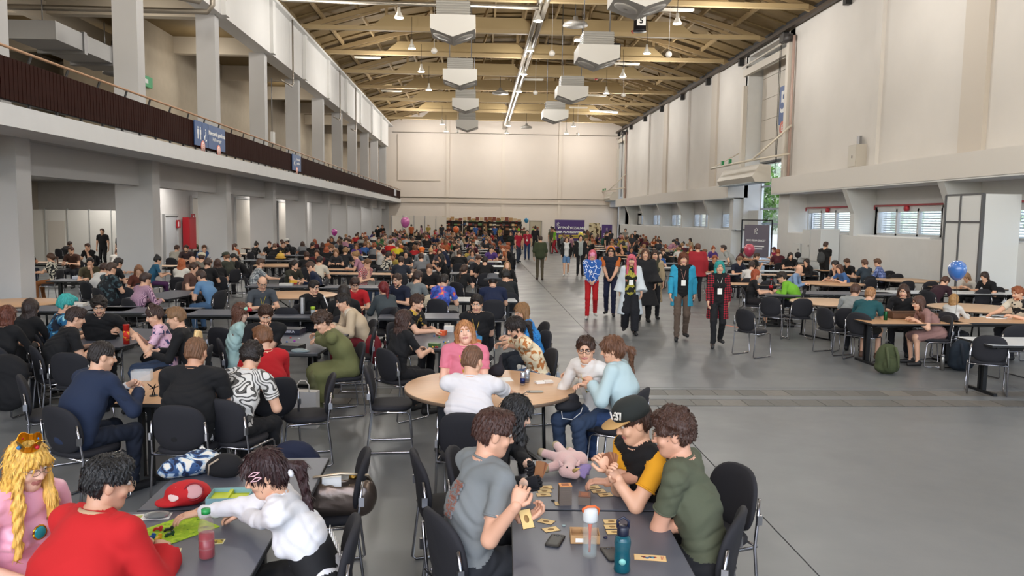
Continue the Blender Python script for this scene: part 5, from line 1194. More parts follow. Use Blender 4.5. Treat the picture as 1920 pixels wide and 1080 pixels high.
# ---- right block
L(1604,545,48,'person in light grey T-shirt with brown hair','behind the teal T-shirt',lod=1,shirt='#8c9090',hc='#4a2f22',hair='short',lean=30,bulk=1.05)
L(1632,552,40,'person in teal T-shirt and dark shorts','leaning over the wooden tray',lod=1,shirt='#174a50',pants='#26241f',legs='shorts',hc='#9a6f48',hair='short',lean=30,shoes='#5a4030',_id='teal')
L(1694,546,232,'person in black shirt with slicked long hair','behind the wooden tray',lod=1,shirt='#15161a',hc='#3a241a',hair='long',hairlen=.25,lean=24)
L(1722,568,174,'person in dusty pink dress with long brown hair','and glasses',lod=1,fem=1,shirt='#8c6a64',pants='#8c6a64',skirt=1,hc='#4e3226',hair='long',hairlen=.42,lean=40,legs='bare',glasses='thin')
L(1789,562,28,'child in white blouse with blond bob','beside the balloon string',lod=1,fem=1,sc=.84,shirt='#c4c4c0',sl='long',hc='#a8804e',hair='bob',lean=10)
L(1908,550,190,'bearded person in cream T-shirt with black print','reaching over papers',lod=1,shirt=pattern('blotch',['#1c1c1e','#cfc6b4'],7,pos=(.42,)),hc='#8a4a26',beard=1,hands='reach',lean=20)
L(1772,528,20,'person in maroon T-shirt bowed over the table','behind the balloon',lod=2,shirt='#2e1420',hc='#4a2c20',lean=46,hpitch=40)
L(1812,520,190,'fair-haired person resting head on the table','beside the maroon T-shirt',lod=2,fem=1,shirt='#b8b4ac',hc='#8c6a48',hair='bob',lean=44,hpitch=40)
L(1846,519,196,'person in black T-shirt with dark hair falling forward','by the white panels',lod=2,shirt='#14161c',hc='#2c1c16',hair='bob',lean=36,hpitch=30)
L(1387,488,288,'person in navy T-shirt with short fair hair','behind the grey cap on the table',shirt='#161c2e',hc='#6f5238',lean=22,hpitch=30)
L(1419,481,350,'person in black T-shirt with glasses','holding up cards on the right',shirt='#141418',hc='#3c281e',hands='cards')
L(1410,498,60,'person in white T-shirt seen from behind','in the right block',shirt='#c8c6c4',hc='#2e201a')
L(1482,480,270,'broad person in black T-shirt with long dark hair','facing the camera on the right',bulk=1.35,shirt='#111217',hc='dark',hair='long',hairlen=.3,beard=1)
L(1499,505,325,'bald person in pale blue shirt','beside the green hoodie',shirt='#7a93b4',sl='long',hc='#8c6a50',hair='none',lean=28)
L(1512,492,205,'person in black with dark hair past the shoulders','behind the bald man',fem=1,shirt='#141418',sl='long',hc='#241812',hair='long',hairlen=.4)
L(1417,515,345,'person with long ginger hair and sunglasses on her head','in black dress',lod=1,fem=1,shirt='#171316',pants='#171316',skirt=1,legs='bare',hc='#9a4422',hair='long',hairlen=.42,lean=12)
L(1466,520,155,'person in bright lime green hoodie','hunched over the table',lod=1,bulk=1.15,shirt='#6aa82c',sl='long',hc='#241a16',hair='messy',lean=38,hpitch=20,coat=dict(c='#6fae2e',len=.2,sl=.92,w=1.12,name='hoodie',open=0))
L(1574,504,188,'person in blue T-shirt with very long brown hair','reaching over the board',fem=1,shirt='#3a5f94',hc='#4e3224',hair='long',hairlen=.6,lean=30,hands='reach')
L(1566,497,195,'dark-haired person behind the long haired player','with a phone at the ear',shirt='#202026',hc='dark',hair='messy',hands='chin')
L(1588,492,200,'person in black T-shirt by the white fridge','looking down',shirt='#15151a',hc='#4a3020',lean=28,hpitch=30)
L(1621,494,105,'person in slate grey T-shirt facing the wall','in the right block',shirt='#2f3a44',hc='#5a3c2c',lean=12)
L(1645,493,140,'person in blue plaid shirt with wavy hair','facing the wall',shirt=pattern('plaid',['#35477c','#6a7cb4','#8c9cc8'],7,pos=(.45,.66)),sl='long',hc='#5a3c28',hair='messy',lean=20)
L(1451,468,195,'person in magenta dress with auburn hair','before the bright gate',fem=1,shirt='#a0264e',hc='#4a2218',hair='long',sl='none')
# ---- standing and walking
def W(fx,fy,face,who,where,**k): return Q(fx,fy,face,who,where,**dict(dict(pose='stand',feet=1,lod=1,hands='down'),**k))
W(1108,597,262,'costumed walker in blue and white top and red trousers','with pink mask',lod=1,sc=.96,step=.8,shirt=pattern('blotch',['#2458a4','#dfe6f0','#2458a4'],6,pos=(.47,.515)),sl='long',pants='#b0161c',shoes='#c8c4c0',hc='pink',hair='bob',hands='front',_id='mask')
W(1143,592,255,'costumed walker in goggles with orange sleeves','behind the white kimono',lod=1,sc=1.0,step=-.6,shirt='#1b1c26',sleeve='#c0662c',slt=6,pants='#1a1f3a',hc='dark',hair='long',hands='front',shoes='#15151a',_id='goggle')
W(1180,626,262,'costumed walker with long coral hair and white kimono','and black wide trousers',lod=1,fem=1,sc=1.02,step=-.8,shirt=pattern('blotch',['#17170f','#a39a3c'],9,pos=(.5,)),pants='#15161c',wide=1.6,hc='pink',hair='long',hairlen=.5,fringe=1,front=1,hands='down',coat=dict(c='#c6cdd2',len=.5,sl=.85,w=1.3,cuff=2.0,flare=1.3,name='kimono',open=.11),lanyard='#18181c',badge=1,shoes='#141416')
W(1206,603,262,'walker in wide black cloak carrying a cane','behind the white kimono',lod=1,sc=1.0,shirt='#17171a',sl='long',pants='#141416',hc='#5a3c2c',hair='bob',coat=dict(c='#1a1a1d',len=.55,sl=.8,w=1.5,cuff=2.4,flare=1.6,name='cloak',open=0))
W(1224,598,262,'walker with long brown hair in beige cardigan','touching her head',lod=1,fem=1,sc=1.02,shirt='#3a3a2c',pants='#15151a',hc='#33201a',hair='long',hairlen=.4,coat=dict(c='#a08e70',len=.5,sl=.7,w=1.05,name='cardigan',open=.08))
W(1276,637,262,'walker in turquoise jacket with white lining','and brown trousers',lod=0,sc=1.02,step=.8,shirt='#131318',pants='#5a4b40',shoes='#1a1a1c',hc='#6a3a24',hair='bob',fringe=1,lanyard='#b8887c',badge=1,coat=dict(c='#2b93b4',len=.28,sl=.92,w=1.0,name='jacket',open=.10),_id='jacket')
W(1343,650,262,'walker in red and black flannel shirt with teal hair','and black leggings',lod=0,fem=1,sc=1.0,step=.9,shirt='#121215',pants='#111216',shoes='#2a2a2c',hc='teal',hair='bob',coat=dict(c=pattern('plaid',['#17070b','#5c0f1c','#a01a2c'],7,pos=(.36,.62)),len=.36,sl=.9,w=.95,name='flannel_shirt',open=.09),lanyard='#d8d4cc',badge=1)
W(1012,525,90,'costumed walker in green hooded cape and brown boots','walking away',lod=2,step=.2,shirt='#6a6450',sl='long',pants='#4e4636',shoes='#33221a',hc='#33201a',hair='short',coat=dict(c='#343c26',len=.0,sl=.25,w=1.25,name='cape',open=0))
W(1061,517,268,'walker in black jacket and denim shorts','with curly brown hair',lod=2,fem=1,step=.8,shirt='#c8c8c8',pants='#5a7ea8',legs='shorts',shoes='#dcdcdc',hc='#4a2a20',hair='long',coat=dict(c='#17171a',len=.1,sl=.9,w=1.05,name='jacket',open=.08))
W(1087,517,268,'walker in black suit jacket over grey shirt','beside the denim shorts',lod=2,shirt='#9aa09e',pants='#121217',hc='black',hair='bob',coat=dict(c='#141417',len=.15,sl=.9,w=1.0,name='jacket',open=.08))
W(957,488,262,'walker in dark jacket and jeans with brown hair','near the left tables',lod=2,fem=1,step=-.3,shirt='#1c221e',sl='long',pants='#24324a',hc='#4a2c20',hair='long')
W(971,493,300,'walker in crimson T-shirt with grey backpack','turned to the right',lod=2,step=.5,shirt='#9c1830',pants='#2c3444',hc='#4a3226',pack='#4a4c50')
W(988,487,262,'walker in crimson T-shirt with white badge','facing the camera',lod=2,shirt='#a01a34',pants='#22365c',hc='#4a3226',lanyard='#d8d8d8',badge=1)
W(1040,476,180,'person in lime top and red trousers','striding to the left',lod=2,step=.8,shirt='#6cb024',pants='#a02030',hc='#3a241c')
W(1136,492,330,'person in black T-shirt standing','by the right block tables',lod=2,shirt='#16161a',pants='#15161c',hc='dark',pack='#1f4a40')
W(1003,474,80,'tall person in dark clothes with topknot','standing in the far aisle',lod=2,sc=1.08,shirt='#1e1c20',sl='long',pants='#1c1c20',hc='dark',hair='bun')
W(1305,565,85,'person in dark red hooded cape','standing in the right block, seen from behind',lod=2,bulk=1.2,shirt='#8c1c24',sl='long',pants='#1c1c22',hc='#5a3424',hair='short',coat=dict(c='#96202a',len=.2,sl=.9,w=1.4,flare=1.3,name='cape',open=0))
W(1375,548,160,'person in pale grey T-shirt bending over a table','in the right block',lod=2,lean=42,shirt='#8f9290',pants='#2a2a30',hc='#2a1c18',hands='front')
W(1543,545,30,'person in black with grey backpack standing','by the white fridge',lod=2,bulk=1.1,shirt='#15161a',pants='#14151a',hc='#3c241a',beard=1,pack='#3a3c3e',hands='front')
def Sd(px,py,z,face,who,where,**k):
    q=at(px,py,z); return Q(px,py,face,who,where,**dict(dict(pose='stand',xy=(q.x,q.y),lod=2,hands='down'),**k))
q=aty(192,425,33); Q(192,425,268,'standing person in black T-shirt and trousers','before the white cabin',pose='stand',xy=(q.x,q.y),lod=2,hands='down',shirt='#131316',pants='#121216',hc='#4a3226',hair='short')
q=aty(225,436,31.5); Q(225,436,250,'standing person with long black hair','before the white cabin',pose='stand',xy=(q.x,q.y),lod=2,fem=1,hands='down',shirt='#141418',pants='#141418',hc='dark',hair='long',hairlen=.5)
L(131,458,70,'person in black bending far forward','near the white cabin',shirt='#121214',hc='#33201a',lean=50); L(133,470,268,'bearded person in brown shirt','near the white cabin',shirt='#4a3026',hc='#4a2c20',beard=1)
L(164,463,262,'person in black chin on hand','near the white cabin',shirt='#151518',hc='#4a2e22',hands='chin'); L(222,471,88,'person in white T-shirt with thinning hair','near the white cabin',shirt='#d6d2cc',hc='#5a4030',hair='bald')
# blonde topknot hair variants
SNAKE=None
def snake_mat():
    m=bpy.data.materials.new('printed_fabric'); m.use_nodes=True; nt=m.node_tree; b=nt.nodes['Principled BSDF']; N=nt.nodes.new; Lk=nt.links.new; b.inputs['Roughness'].default_value=.85
    tc=N('ShaderNodeTexCoord'); n=N('ShaderNodeTexNoise'); n.inputs['Scale'].default_value=7; n.inputs['Detail'].default_value=0; n.inputs['Distortion'].default_value=.3; Lk(tc.outputs['Object'],n.inputs['Vector'])
    a=N('ShaderNodeMath'); a.operation='MULTIPLY'; a.inputs[1].default_value=9; Lk(n.outputs[0],a.inputs[0]); f_=N('ShaderNodeMath'); f_.operation='FRACT'; Lk(a.outputs[0],f_.inputs[0])
    r=N('ShaderNodeValToRGB'); r.color_ramp.interpolation='CONSTANT'; e=r.color_ramp.elements
    for _ in range(3): e.new(.5)
    for i,(p_,c) in enumerate(((0,'#cfccc6'),(.42,'#19191b'),(.52,'#55534f'),(.72,'#19191b'),(.82,'#cfccc6'))): e[i].position=p_; e[i].color=lin(c)
    Lk(f_.outputs[0],r.inputs[0]); Lk(r.outputs[0],b.inputs['Base Color']); return m
for P in PE:
    if P.get('_id')=='snake': P['shirt']=snake_mat()
    if P.get('hair')=='quiff0': P['hair']='buzz'; P['hc']='#6e4c34'
    if P.get('lod')==2: P.setdefault('hands','table')
import time as _t
_t0=_t.time()
for P in PE: person(P)
print('people',len(PE),_t.time()-_t0)
BY={P['_id']:P for P in PE if '_id' in P}
# ================================================================== empty chairs that can be told apart
def ech(px,py,face,where):
    p=at(px,py,.66); a=R(face); chair(p.x+.235*math.cos(a),p.y+.235*math.sin(a),face,'empty dark grey chair '+where)
for a in ((690,722,5,'pulled out left of the round beech table'),(782,900,12,'beside the grey T-shirt player'),(683,898,188,'holding the metallic shoulder bag'),(1382,930,200,'right of the olive T-shirt player'),
    (62,648,55,'at the left edge beside the crisp tube table'),(128,694,86,'behind the suited player'),(42,742,30,'at the left edge, nearest of the three'),(622,738,192,'beside the white paper bag'),(700,640,192,'with a dark red bag over its back'),
    (537,598,90,'behind the table with the tumbler'),(343,640,115,'draped with black coats'),(412,640,70,'next to the mint dress'),(232,556,92,'before the long dark table row'),(265,548,95,'behind the ginger curls table'),(1022,628,195,'behind the blue patterned top'),
    (1444,575,50,'at the aisle left of the green hoodie'),(1505,578,88,'with its back to the aisle by the round table'),(1545,597,20,'beside the grey and teal T-shirts'),(1856,655,60,'alone at the lower right'),(1906,633,95,'at the table cut by the right edge'),(1776,607,205,'between the pink dress and the child'),
    (1746,541,88,'in front of the long pale table row, left'),(1806,541,90,'in front of the long pale table row, middle'),(1844,557,92,'behind the child in white'),(1740,557,85,'behind the slicked hair'),(1890,536,92,'beside the leaning group of three'),
    (1667,519,85,'behind the round pale table, first'),(1682,525,88,'behind the round pale table, second'),(1633,535,100,'behind the long haired player in blue'),(1702,540,92,'right of the round pale table'),(1395,600,30,'behind the red flannel walker'),(1440,540,90,'left of the cola bottle'),
    (740,600,200,'beside the small dark table'),(790,560,88,'behind the grey bob'),(640,585,95,'under the tumbler table end'),(548,470,90,'left of the round beech table in the rear'),(480,500,92,'under the rear gallery tables'),(160,545,60,'under the gallery beside the pillar')): ech(*a)
# ================================================================== the far crowd
rng=random.Random(11)
SH=[('black','#15151a'),('black','#131317'),('black','#17171b'),('white','#c9c6c2'),('white','#b8b4b0'),('grey','#8a8884'),('grey','#6a6c70'),('navy','#1a2440'),('red','#a01c22'),('blue','#2f5590'),('olive','#4a4a36'),('beige','#a8967a'),('pink','#a8788a'),('orange','#a4562e'),('green','#3c6640'),('purple','#4c3474'),('maroon','#4a1822'),('dark grey','#2c2d31'),('yellow','#a08c44')]
HH=[('dark','dark'),('brown','brown'),('brown','#4a2e20'),('fair','#8c6a44'),('black','black'),('ginger','#8a4420'),('light brown','lbrown')]
PROTO=[dict(hair='short',lean=22,hands='table'),dict(hair='messy',lean=34,hands='table',hpitch=28),dict(hair='long',fem=1,lean=16,hands='cards'),dict(hair='bun',fem=1,lean=24,hands='table'),dict(hair='short',lean=14,hands='chin',bulk=1.15),dict(hair='long',fem=1,lean=26,hands='reach')]
occ=[tuple(P['_xy']) for P in PE]; NCR=0; FAR=[]; FARP=[]
def free(x,y,d=.62): return all((x-a)**2+(y-b)**2>d*d for a,b in occ)
far_tables=[]
def crowd_table(x,y,kind,n,side):
    global NCR
    if any((x-a)**2+(y-b)**2<2.6 for a,b in TABLES): return
    if not free(x,y,.75): return
    L_=1.8
    far_tables.append((x,y,kind)); TABLES.append((x,y))
    spots=[(-.45,-.72,90),(.45,-.72,90),(-.45,.72,270),(.45,.72,270),(-1.2,0,0),(1.2,0,180)]; rng.shuffle(spots)
    for dx,dy,fc in spots[:n]:
        X_,Y_=x+dx+rng.uniform(-.08,.08),y+dy+rng.uniform(-.06,.06)
        if not free(X_,Y_): continue
        if X_>-8.0 and X_<-6 and 0: continue
        i=rng.randrange(len(PROTO)); sc_=rng.choice((1,1,1.04,.95)); sh=rng.choice(SH); hh=rng.choice(HH)
        P=dict(PROTO[i]); P.update(xy=(X_,Y_),face=fc+rng.uniform(-22,22),lod=3,key=('c',i),sc=1,shirt=sh[1],hc=hh[1],pants=rng.choice(('#16171c','#222a3a','#2c2c30')),skin=rng.choice(SKINS))
        P['chair']=Y_<46
        rw='front' if Y_<33 else 'middle' if Y_<44 else 'back'; P['who']='player in %s top with %s hair, %s rows'%(sh[0],hh[0],rw); P['label']='player in %s top with %s hair, %s rows of the %s crowd'%(sh[0],hh[0],rw,side); P['group']='seated players in the %s crowd'%side; P['cgroup']='chairs in the far crowd'
        if Y_>54: FARP.append((i,X_,Y_,P['face'],P['shirt'],P['hc'],P['pants'],P['skin'])); occ.append((X_,Y_)); FAR.append((X_,Y_,P['face'])); continue
        o=person(P); o.scale=(sc_,)*3; occ.append((X_,Y_)); NCR+=1
        if not P['chair']: FAR.append((X_,Y_,P['face']))
KT=['dark','beech','dark','beech','white']
y=24.; r_=0
while y<72:
    for x in (-7.2,-4.7,-2.2,.15):
        n=3 if y<50 else 2
        if y>60 and rng.random()<.3: n=1
        crowd_table(x+rng.uniform(-.15,.15),y+rng.uniform(-.2,.2),rng.choice(KT),n,'rear left')
    y+=2.75; r_+=1
y=21.
while y<70:
    for x in (7.2,9.8,12.2):
        if x>9 and 35<y<43 and x>11: continue
        crowd_table(x+rng.uniform(-.15,.15),y+rng.uniform(-.2,.2),rng.choice(['white','beech','dark']),1 if y<32 else 2,'rear right')
    y+=2.9
for x,y in ((-11,24.5),(-10.6,33),(-10.8,39),(-14,26)): crowd_table(x,y,'pale',2,'under-gallery')
TP=None
for x,y,k in far_tables:
    side='left' if x<4 else 'right'
    lb={'dark':'dark grey','beech':'beech','white':'pale','pale':'pale beech'}[k]+' folding table in the %s rows of the far %s crowd'%('front' if y<33 else 'middle' if y<50 else 'back',side)
    if (k) not in KIDS.get('_t',{}):
        t=table_rect(x,y,0,1.8,.8,k,lb,'folding tables in the far crowd'); KIDS.setdefault('_t',{})[k]=t
    else: dup(KIDS['_t'][k],(x,y,0),0,lb,'folding tables in the far crowd')
# chairs past the first few hundred, too small to tell apart: one mesh
mb=MB()
for x,y,f_ in FAR:
    a=R(f_); M=Matrix.Translation((x+.09*math.cos(a),y+.09*math.sin(a),0))@Matrix.Rotation(a-math.pi/2,4,'Z')
    mb.cb((0,0,0),(.45,.44,.05),0,M=M@Matrix.Translation((0,0,.45))); mb.cb((0,0,0),(.44,.04,.38),0,M=M@Matrix.Translation((0,-.24,.66)))
    for sx in(-.23,.23): mb.cb((0,0,0),(.02,.02,.43),1,M=M@Matrix.Translation((sx,-.2,.215))); mb.cb((0,0,0),(.02,.02,.43),1,M=M@Matrix.Translation((sx,.18,.215))); mb.cb((0,0,0),(.02,.42,.02),1,M=M@Matrix.Translation((sx,0,.012)))
o=mb.build('distant_chairs',[SEATM,FRM],None,label='mass of dark chairs in the most distant rows',cat='chairs',kind='stuff')
# the most distant seated players, past the three hundred that show largest
_pv={}
for i in range(len(PROTO)):
    P=dict(PROTO[i]); P.update(pose='sit',sc=1); S=person_build(P); B=person_prims(S,P); head_prims(S,P,B,fine=False); v,fa=surf(B.p,.05); tg=tags_of(v,B.p)[fa]; mi=np.sort(tg,1)[:,1]; hm_=hair_mesh(S,P,.035)
    _pv[i]=(v,fa,mi,hm_)
VV=[];FF=[];MM=[];off=0;mlist=[];mx={}
def mslot(m_):
    if m_.name not in mx: mx[m_.name]=len(mlist); mlist.append(m_)
    return mx[m_.name]
for i,x,y,f_,sh_,hc_,pa_,sk_ in FARP:
    v,fa,mi,hm_=_pv[i]; a=R(f_-90); Rm=np.array([[math.cos(a),-math.sin(a),0],[math.sin(a),math.cos(a),0],[0,0,1]])
    sl_=np.array([mslot(mat(sk_,.55,bump=.05,bscale=200)),mslot(cmat(sh_)),mslot(cmat(pa_)),mslot(mat('#18181a',.6)),mslot(mat('#b5746a',.5)),mslot(mat('#18181a',.6))])
    for vv,ff,mm in ((v,fa,sl_[mi]),)+(((hm_[0],hm_[1],np.full(len(hm_[1]),mslot(hairmat(hc_)))),) if hm_ else ()):
        VV.append(vv@Rm.T+np.array((x,y,0))); FF.append(ff+off); MM.append(mm); off+=len(vv)
if VV: link('distant_crowd',np_mesh('distant_crowd',np.concatenate(VV),np.concatenate(FF),mlist,np.concatenate(MM)),None,label='dense mass of seated players in the most distant rows',cat='crowd',kind='stuff')
print('distant',len(FARP))
# standing people far down the hall
STN=[(-6.0,70),(-5.2,71.5),(-4.4,69),(-3.4,73),(-2.6,71),(-1.2,74),(-.2,72.5),(.8,74.5),(1.6,71.5),(2.4,73.8),(3.2,70),(3.9,72.8),(4.9,68),(5.6,71.6),(6.6,69),(7.6,71),(8.3,66),(9.4,69.5),(10.6,66.5),(11.5,70),(2.9,62),(3.5,58),(4.6,60),(6.1,62.5),(5.3,55),(8.0,56),(9.0,52),(10.1,49),(7.2,50),(11.2,58),(6.4,46),(8.6,42.5),(-7.6,62),(-7.2,56),(1.9,66)]
SPR=[dict(hair='short',step=.3,hands='down'),dict(hair='long',fem=1,step=-.2,hands='front'),dict(hair='messy',step=0,hands='front')]
for k,(x,y) in enumerate(STN):
    i=k%3; sh=rng.choice(SH) if k not in(11,12,17) else ('lime','#6ac020'); hh=rng.choice(HH)
    P=dict(SPR[i]); P.update(pose='stand',xy=(x,y),face=rng.choice((90,270,250,100,180,0)),lod=3,key=('s',i),shirt=sh[1],hc=hh[1],pants=rng.choice(('#16171c','#22304a','#2c2c30','#6a5c48')),skin=rng.choice(SKINS),who='x',
        label='person in %s top with %s hair standing far down the hall'%(sh[0],hh[0]),group='people standing far down the hall'); person(P)
print('crowd',NCR,'chairs',len(CHAIRS),'tables',len(far_tables))
# ================================================================== things on and around the tables
def on_table(p):
    p=Vector(p)
    if abs(p.z-.741)>.006: return p
    best=None
    for (x,y,a,hx,hy) in FOOT:
        c,s_=math.cos(a),math.sin(a); dx,dy=p.x-x,p.y-y; u,v_=dx*c+dy*s_,-dx*s_+dy*c
        if hy==0:
            r_=math.hypot(u,v_); k=min(1,(hx-.09)/max(r_,1e-6)); q=(u*k,v_*k)
        else: q=(max(-hx+.09,min(hx-.09,u)),max(-hy+.07,min(hy-.07,v_)))
        d=math.hypot(q[0]-u,q[1]-v_)
        if best is None or d<best[0]: best=(d,x+q[0]*c-q[1]*s_,y+q[0]*s_+q[1]*c)
    if best[0]>.9: print('NO TABLE',p,best[0])
    return Vector((best[1],best[2],p.z))
def T(name,label,cat,loc,rz=0,group=None): return thing(name,label,cat,on_table(loc),R(rz),group)
ZT=.741
CARD=mat('#d8b877',.5); CARDB=mat('#8c5230',.5); INK=mat('#4a3420',.6); PAPER=mat('#e6e6e2',.6)
def card(px,py,rz,label,w=.062,l=.09,z=ZT,face='#d9bb7c',pict='#8a6a3a',group=None,tilt=None):
    p=at(px,py,z); t=T('playing_card',label,'card',p,rz,group)
    MB().box((-w/2,-l/2,0),(w/2,l/2,.0012)).build('card_border',mat('#2c1a12' if pict!='#7a8a3a' else '#e8dcae',.5),t); MB().box((-w/2+.003,-l/2+.003,.0012),(w/2-.003,l/2-.003,.0018)).build('card_face',mat(face,.5),t)
    MB().lathe([(.001,.0018),(w*.2,.0018),(w*.2,.0024),(.001,.0024)],9).build('card_picture',mat(pict,.6),t).scale=(1,1.5,1)
    if tilt: t.rotation_euler=tilt
    return t
for k,(px,py,rz) in enumerate(((1023,914,95),(1021,921,95),(1019,928,95))): card(px,py,rz,'tan game card, '+['top','middle','bottom'][k]+' of the fan of three left of the tall card pile')
card(1056,955,92,'tan game card lying alone below the tall card pile'); card(1024,978,60,'tan game card nearest the grey T-shirt player hands'); card(1033,993,110,'tan game card above the black phone')
for k,(px,py) in enumerate(((1146,978),(1148,988),(1152,998))): card(px,py,92,'tan game card half behind the teal bottle, '+['top','middle','bottom'][k]+' of three')
for k,(px,py) in enumerate(((1112,914),(1122,921),(1135,928))): card(px,py,100,'tan game card under the reaching hand, '+['left','middle','right'][k]+' of three')
# card piles
def pile(px,py,n,label,top,w=.066,l=.09,rz=3):
    t=T('card_pile',label,'cards',at(px,py,ZT),rz)
    for i in range(n):
        d=random.uniform(-.0012,.0012); MB().box((-w/2+d,-l/2+d,i*.0034),(w/2+d,l/2+d,i*.0034+.0026)).build('card',mat('#6e6258' if i<n-1 else top,.6),t)
    MB().box((-w*.3,-l*.3,n*.0034-.0008),(w*.3,l*.3,n*.0034)).build('card_picture',mat('#8c4a22',.6),t)
random.seed(5)
pile(1059,945,34,'tall pile of game cards with orange top card','#d08a4a',.072,.062); pile(1096,942,15,'lower pile of brown-backed game cards','#6b3a24',.07,.09,-10)
# cards held in hands
def fan(anchor,n,label,rz,tilt,M0=None):
    t=T('card_fan',label,'cards',anchor); t.rotation_euler=(R(tilt),0,R(rz))
    for i in range(n):
        o=MB().box((-.029,0,i*.001),(.029,.09,i*.001+.0008)).build('card',mat('#7a4a30' if i%2 else '#9a6a45',.5),t); o.rotation_euler=(0,0,R((i-n/2)*9))
fan(at(1146,878,.97),6,'fan of brown game cards held up by the player in the flat cap',25,70); card(987,973,20,'red-bordered game card held by the player in grey',z=.885,tilt=(R(55),0,R(25)),w=.07,l=.1)
fan(at(1010,893,.84),3,'dark cards held in black gloved hands',-30,65)
# phones
def phone(px,py,rz,label,z=ZT,c='#101012'):
    t=T('mobile_phone',label,'phone',at(px,py,z),rz); o=pad(.078,.16,.009,7,seg=32).build('phone_case',mat(c,.45),t); o.rotation_euler=(R(90),0,0); o.location=(0,0,.0045)
    MB().lathe([(.001,.009),(.009,.009),(.009,.0105),(.001,.0105)],12,c=(0,.055,0)).build('camera_lens',mat('#26303c',.2),t)
    for i in(-1,1): MB().lathe([(.001,.009),(.004,.009),(.004,.0102),(.001,.0102)],8,c=(i*.018,.055,0)).build('lens_dot',BLACK,t)
phone(1041,1015,-20,'black phone lying face down in front of the grey T-shirt player'); phone(1146,1040,8,'black phone half hidden behind the teal bottle'); phone(1003,735,95,'pale phone on the round table beside the drink cans',c='#8d8a80')
# wooden token box
t=T('token_box','small open cardboard box of coloured tokens','box',at(1096,1012,ZT),-4); KR=mat('#b08a5e',.7)
for a,b in(((-.075,-.055,0),(.075,.055,.004)),((-.075,-.055,0),(.075,-.051,.045)),((-.075,.051,0),(.075,.055,.045)),((-.075,-.051,0),(-.071,.051,.045)),((.071,-.051,0),(.075,.051,.045)),((-.071,-.012,0),(.071,-.009,.035)),((-.02,-.009,0),(-.017,.051,.035))): MB().box(a,b).build('box_wall',KR,t)
for k,c in enumerate(('#c02030','#c02030','#1c2c70','#e8e8e8','#141414','#e0dcd0','#2a3a90')):
    MB().lathe([(.001,0),(.009,0),(.009,.006),(.001,.006)],10,c=(-.055+.018*k,-.03 if k%2 else .02,.005+.004*(k%3))).build('token',mat(c,.4),t)
MB().box((-.05,-.0565,.01),(-.01,-.055,.03)).build('barcode_label',PAPER,t)
for k,(px,py,c) in enumerate(((1037,939,'black'),(1135,1008,'navy'),(1057,986,'clear'))):
    o=MB().lathe([(.001,0),(.011,0),(.011,.005),(.001,.005)],16).build('token',mat({'black':'#0c0c0e','navy':'#161a3c','clear':'#8aa0a4'}[c],.25),None,loc=on_table(at(px,py,ZT)),label=c+' round game token on the front table',cat='token')
# clear bottle with orange strap
GLASS=mat('#eef4f4',.04,trans=1.,ior=1.33); 
t=T('water_bottle','clear water bottle with white lid and orange strap','bottle',at(1105,1042,ZT),10)
MB().lathe([(.001,0),(.034,.0),(.037,.01),(.037,.16),(.033,.175),(.033,.18)],28).build('bottle_body',mat('#c8d4d6',.06,alpha=.13),t)
MB().lathe([(.001,.006),(.033,.006),(.033,.085),(.001,.085)],24).build('water',mat('#a8c0c4',.06,alpha=.14),t)
MB().lathe([(.006,.02),(.0065,.12),(.010,.15),(.014,.175)],12).build('infuser',mat('#c8501c',.4),t)
MB().lathe([(.036,.178),(.038,.185),(.037,.225),(.03,.243),(.001,.246)],28).build('lid',mat('#c9cccc',.4),t)
MB().tube([(.036,0,.205),(.045,.0,.235),(.02,-.01,.255),(-.02,-.01,.255),(-.04,0,.24),(-.036,0,.225)],.006,8).build('carry_strap',mat('#d2622c',.5),t)
# teal bottle
t=T('water_bottle','teal translucent bottle with dark blue handle lid','bottle',at(1166,1070,ZT),-10); TEAL=mat('#0d5563',.06,alpha=.72)
MB().lathe([(.001,0),(.036,0),(.04,.008),(.037,.03),(.039,.07),(.036,.10),(.04,.14),(.036,.165),(.02,.18)],28).build('bottle_body',TEAL,t)
MB().lathe([(.001,.004),(.034,.006),(.034,.1),(.001,.1)],20).build('water',mat('#0c4a50',.05,trans=.6),t)
MB().lathe([(.026,.176),(.028,.18),(.028,.215),(.022,.222),(.001,.223)],20).build('lid',mat('#10162c',.4),t)
MB().tube([(.024,0,.21),(.026,0,.245),(.0,0,.262),(-.026,0,.245),(-.024,0,.21)],.007,8).build('carry_handle',mat('#151c34',.4),t); MB().lathe([(.001,0),(.016,0),(.016,.002),(.001,.002)],16).build('sticker',mat('#7ab8b0',.5),t,loc=(-.0,-.039,.06)).rotation_euler=(R(90),0,0)
# card with picture strip
t=T('printed_card','wide cream printed card with a small colourful drawing','card',at(1219,1046,ZT),-9); MB().box((-.078,-.032,0),(.078,.032,.0015)).build('card_sheet',mat('#d2ad72',.55),t); MB().box((-.074,-.028,.0015),(.074,.028,.002)).build('card_face',mat('#dfc08c',.55),t)
for k,(x,y_,c,r_) in enumerate(((-.03,.002,'#7a2c30',.009),(-.015,-.006,'#3f6f9c',.01),(.0,.004,'#2c4a6c',.008),(.012,0,'#4f8fb0',.011),(.024,.003,'#a03c3c',.008),(-.04,.006,'#4a3026',.006))): MB().lathe([(.001,.002),(r_,.002),(r_,.0026),(.001,.0026)],10,c=(x,y_,0)).build('drawing',mat(c,.6),t)
for k in range(3): MB().box((.052+k*.006,-.018,.002),(.055+k*.006,.018,.0026)).build('print_line',mat('#b05030',.6),t)
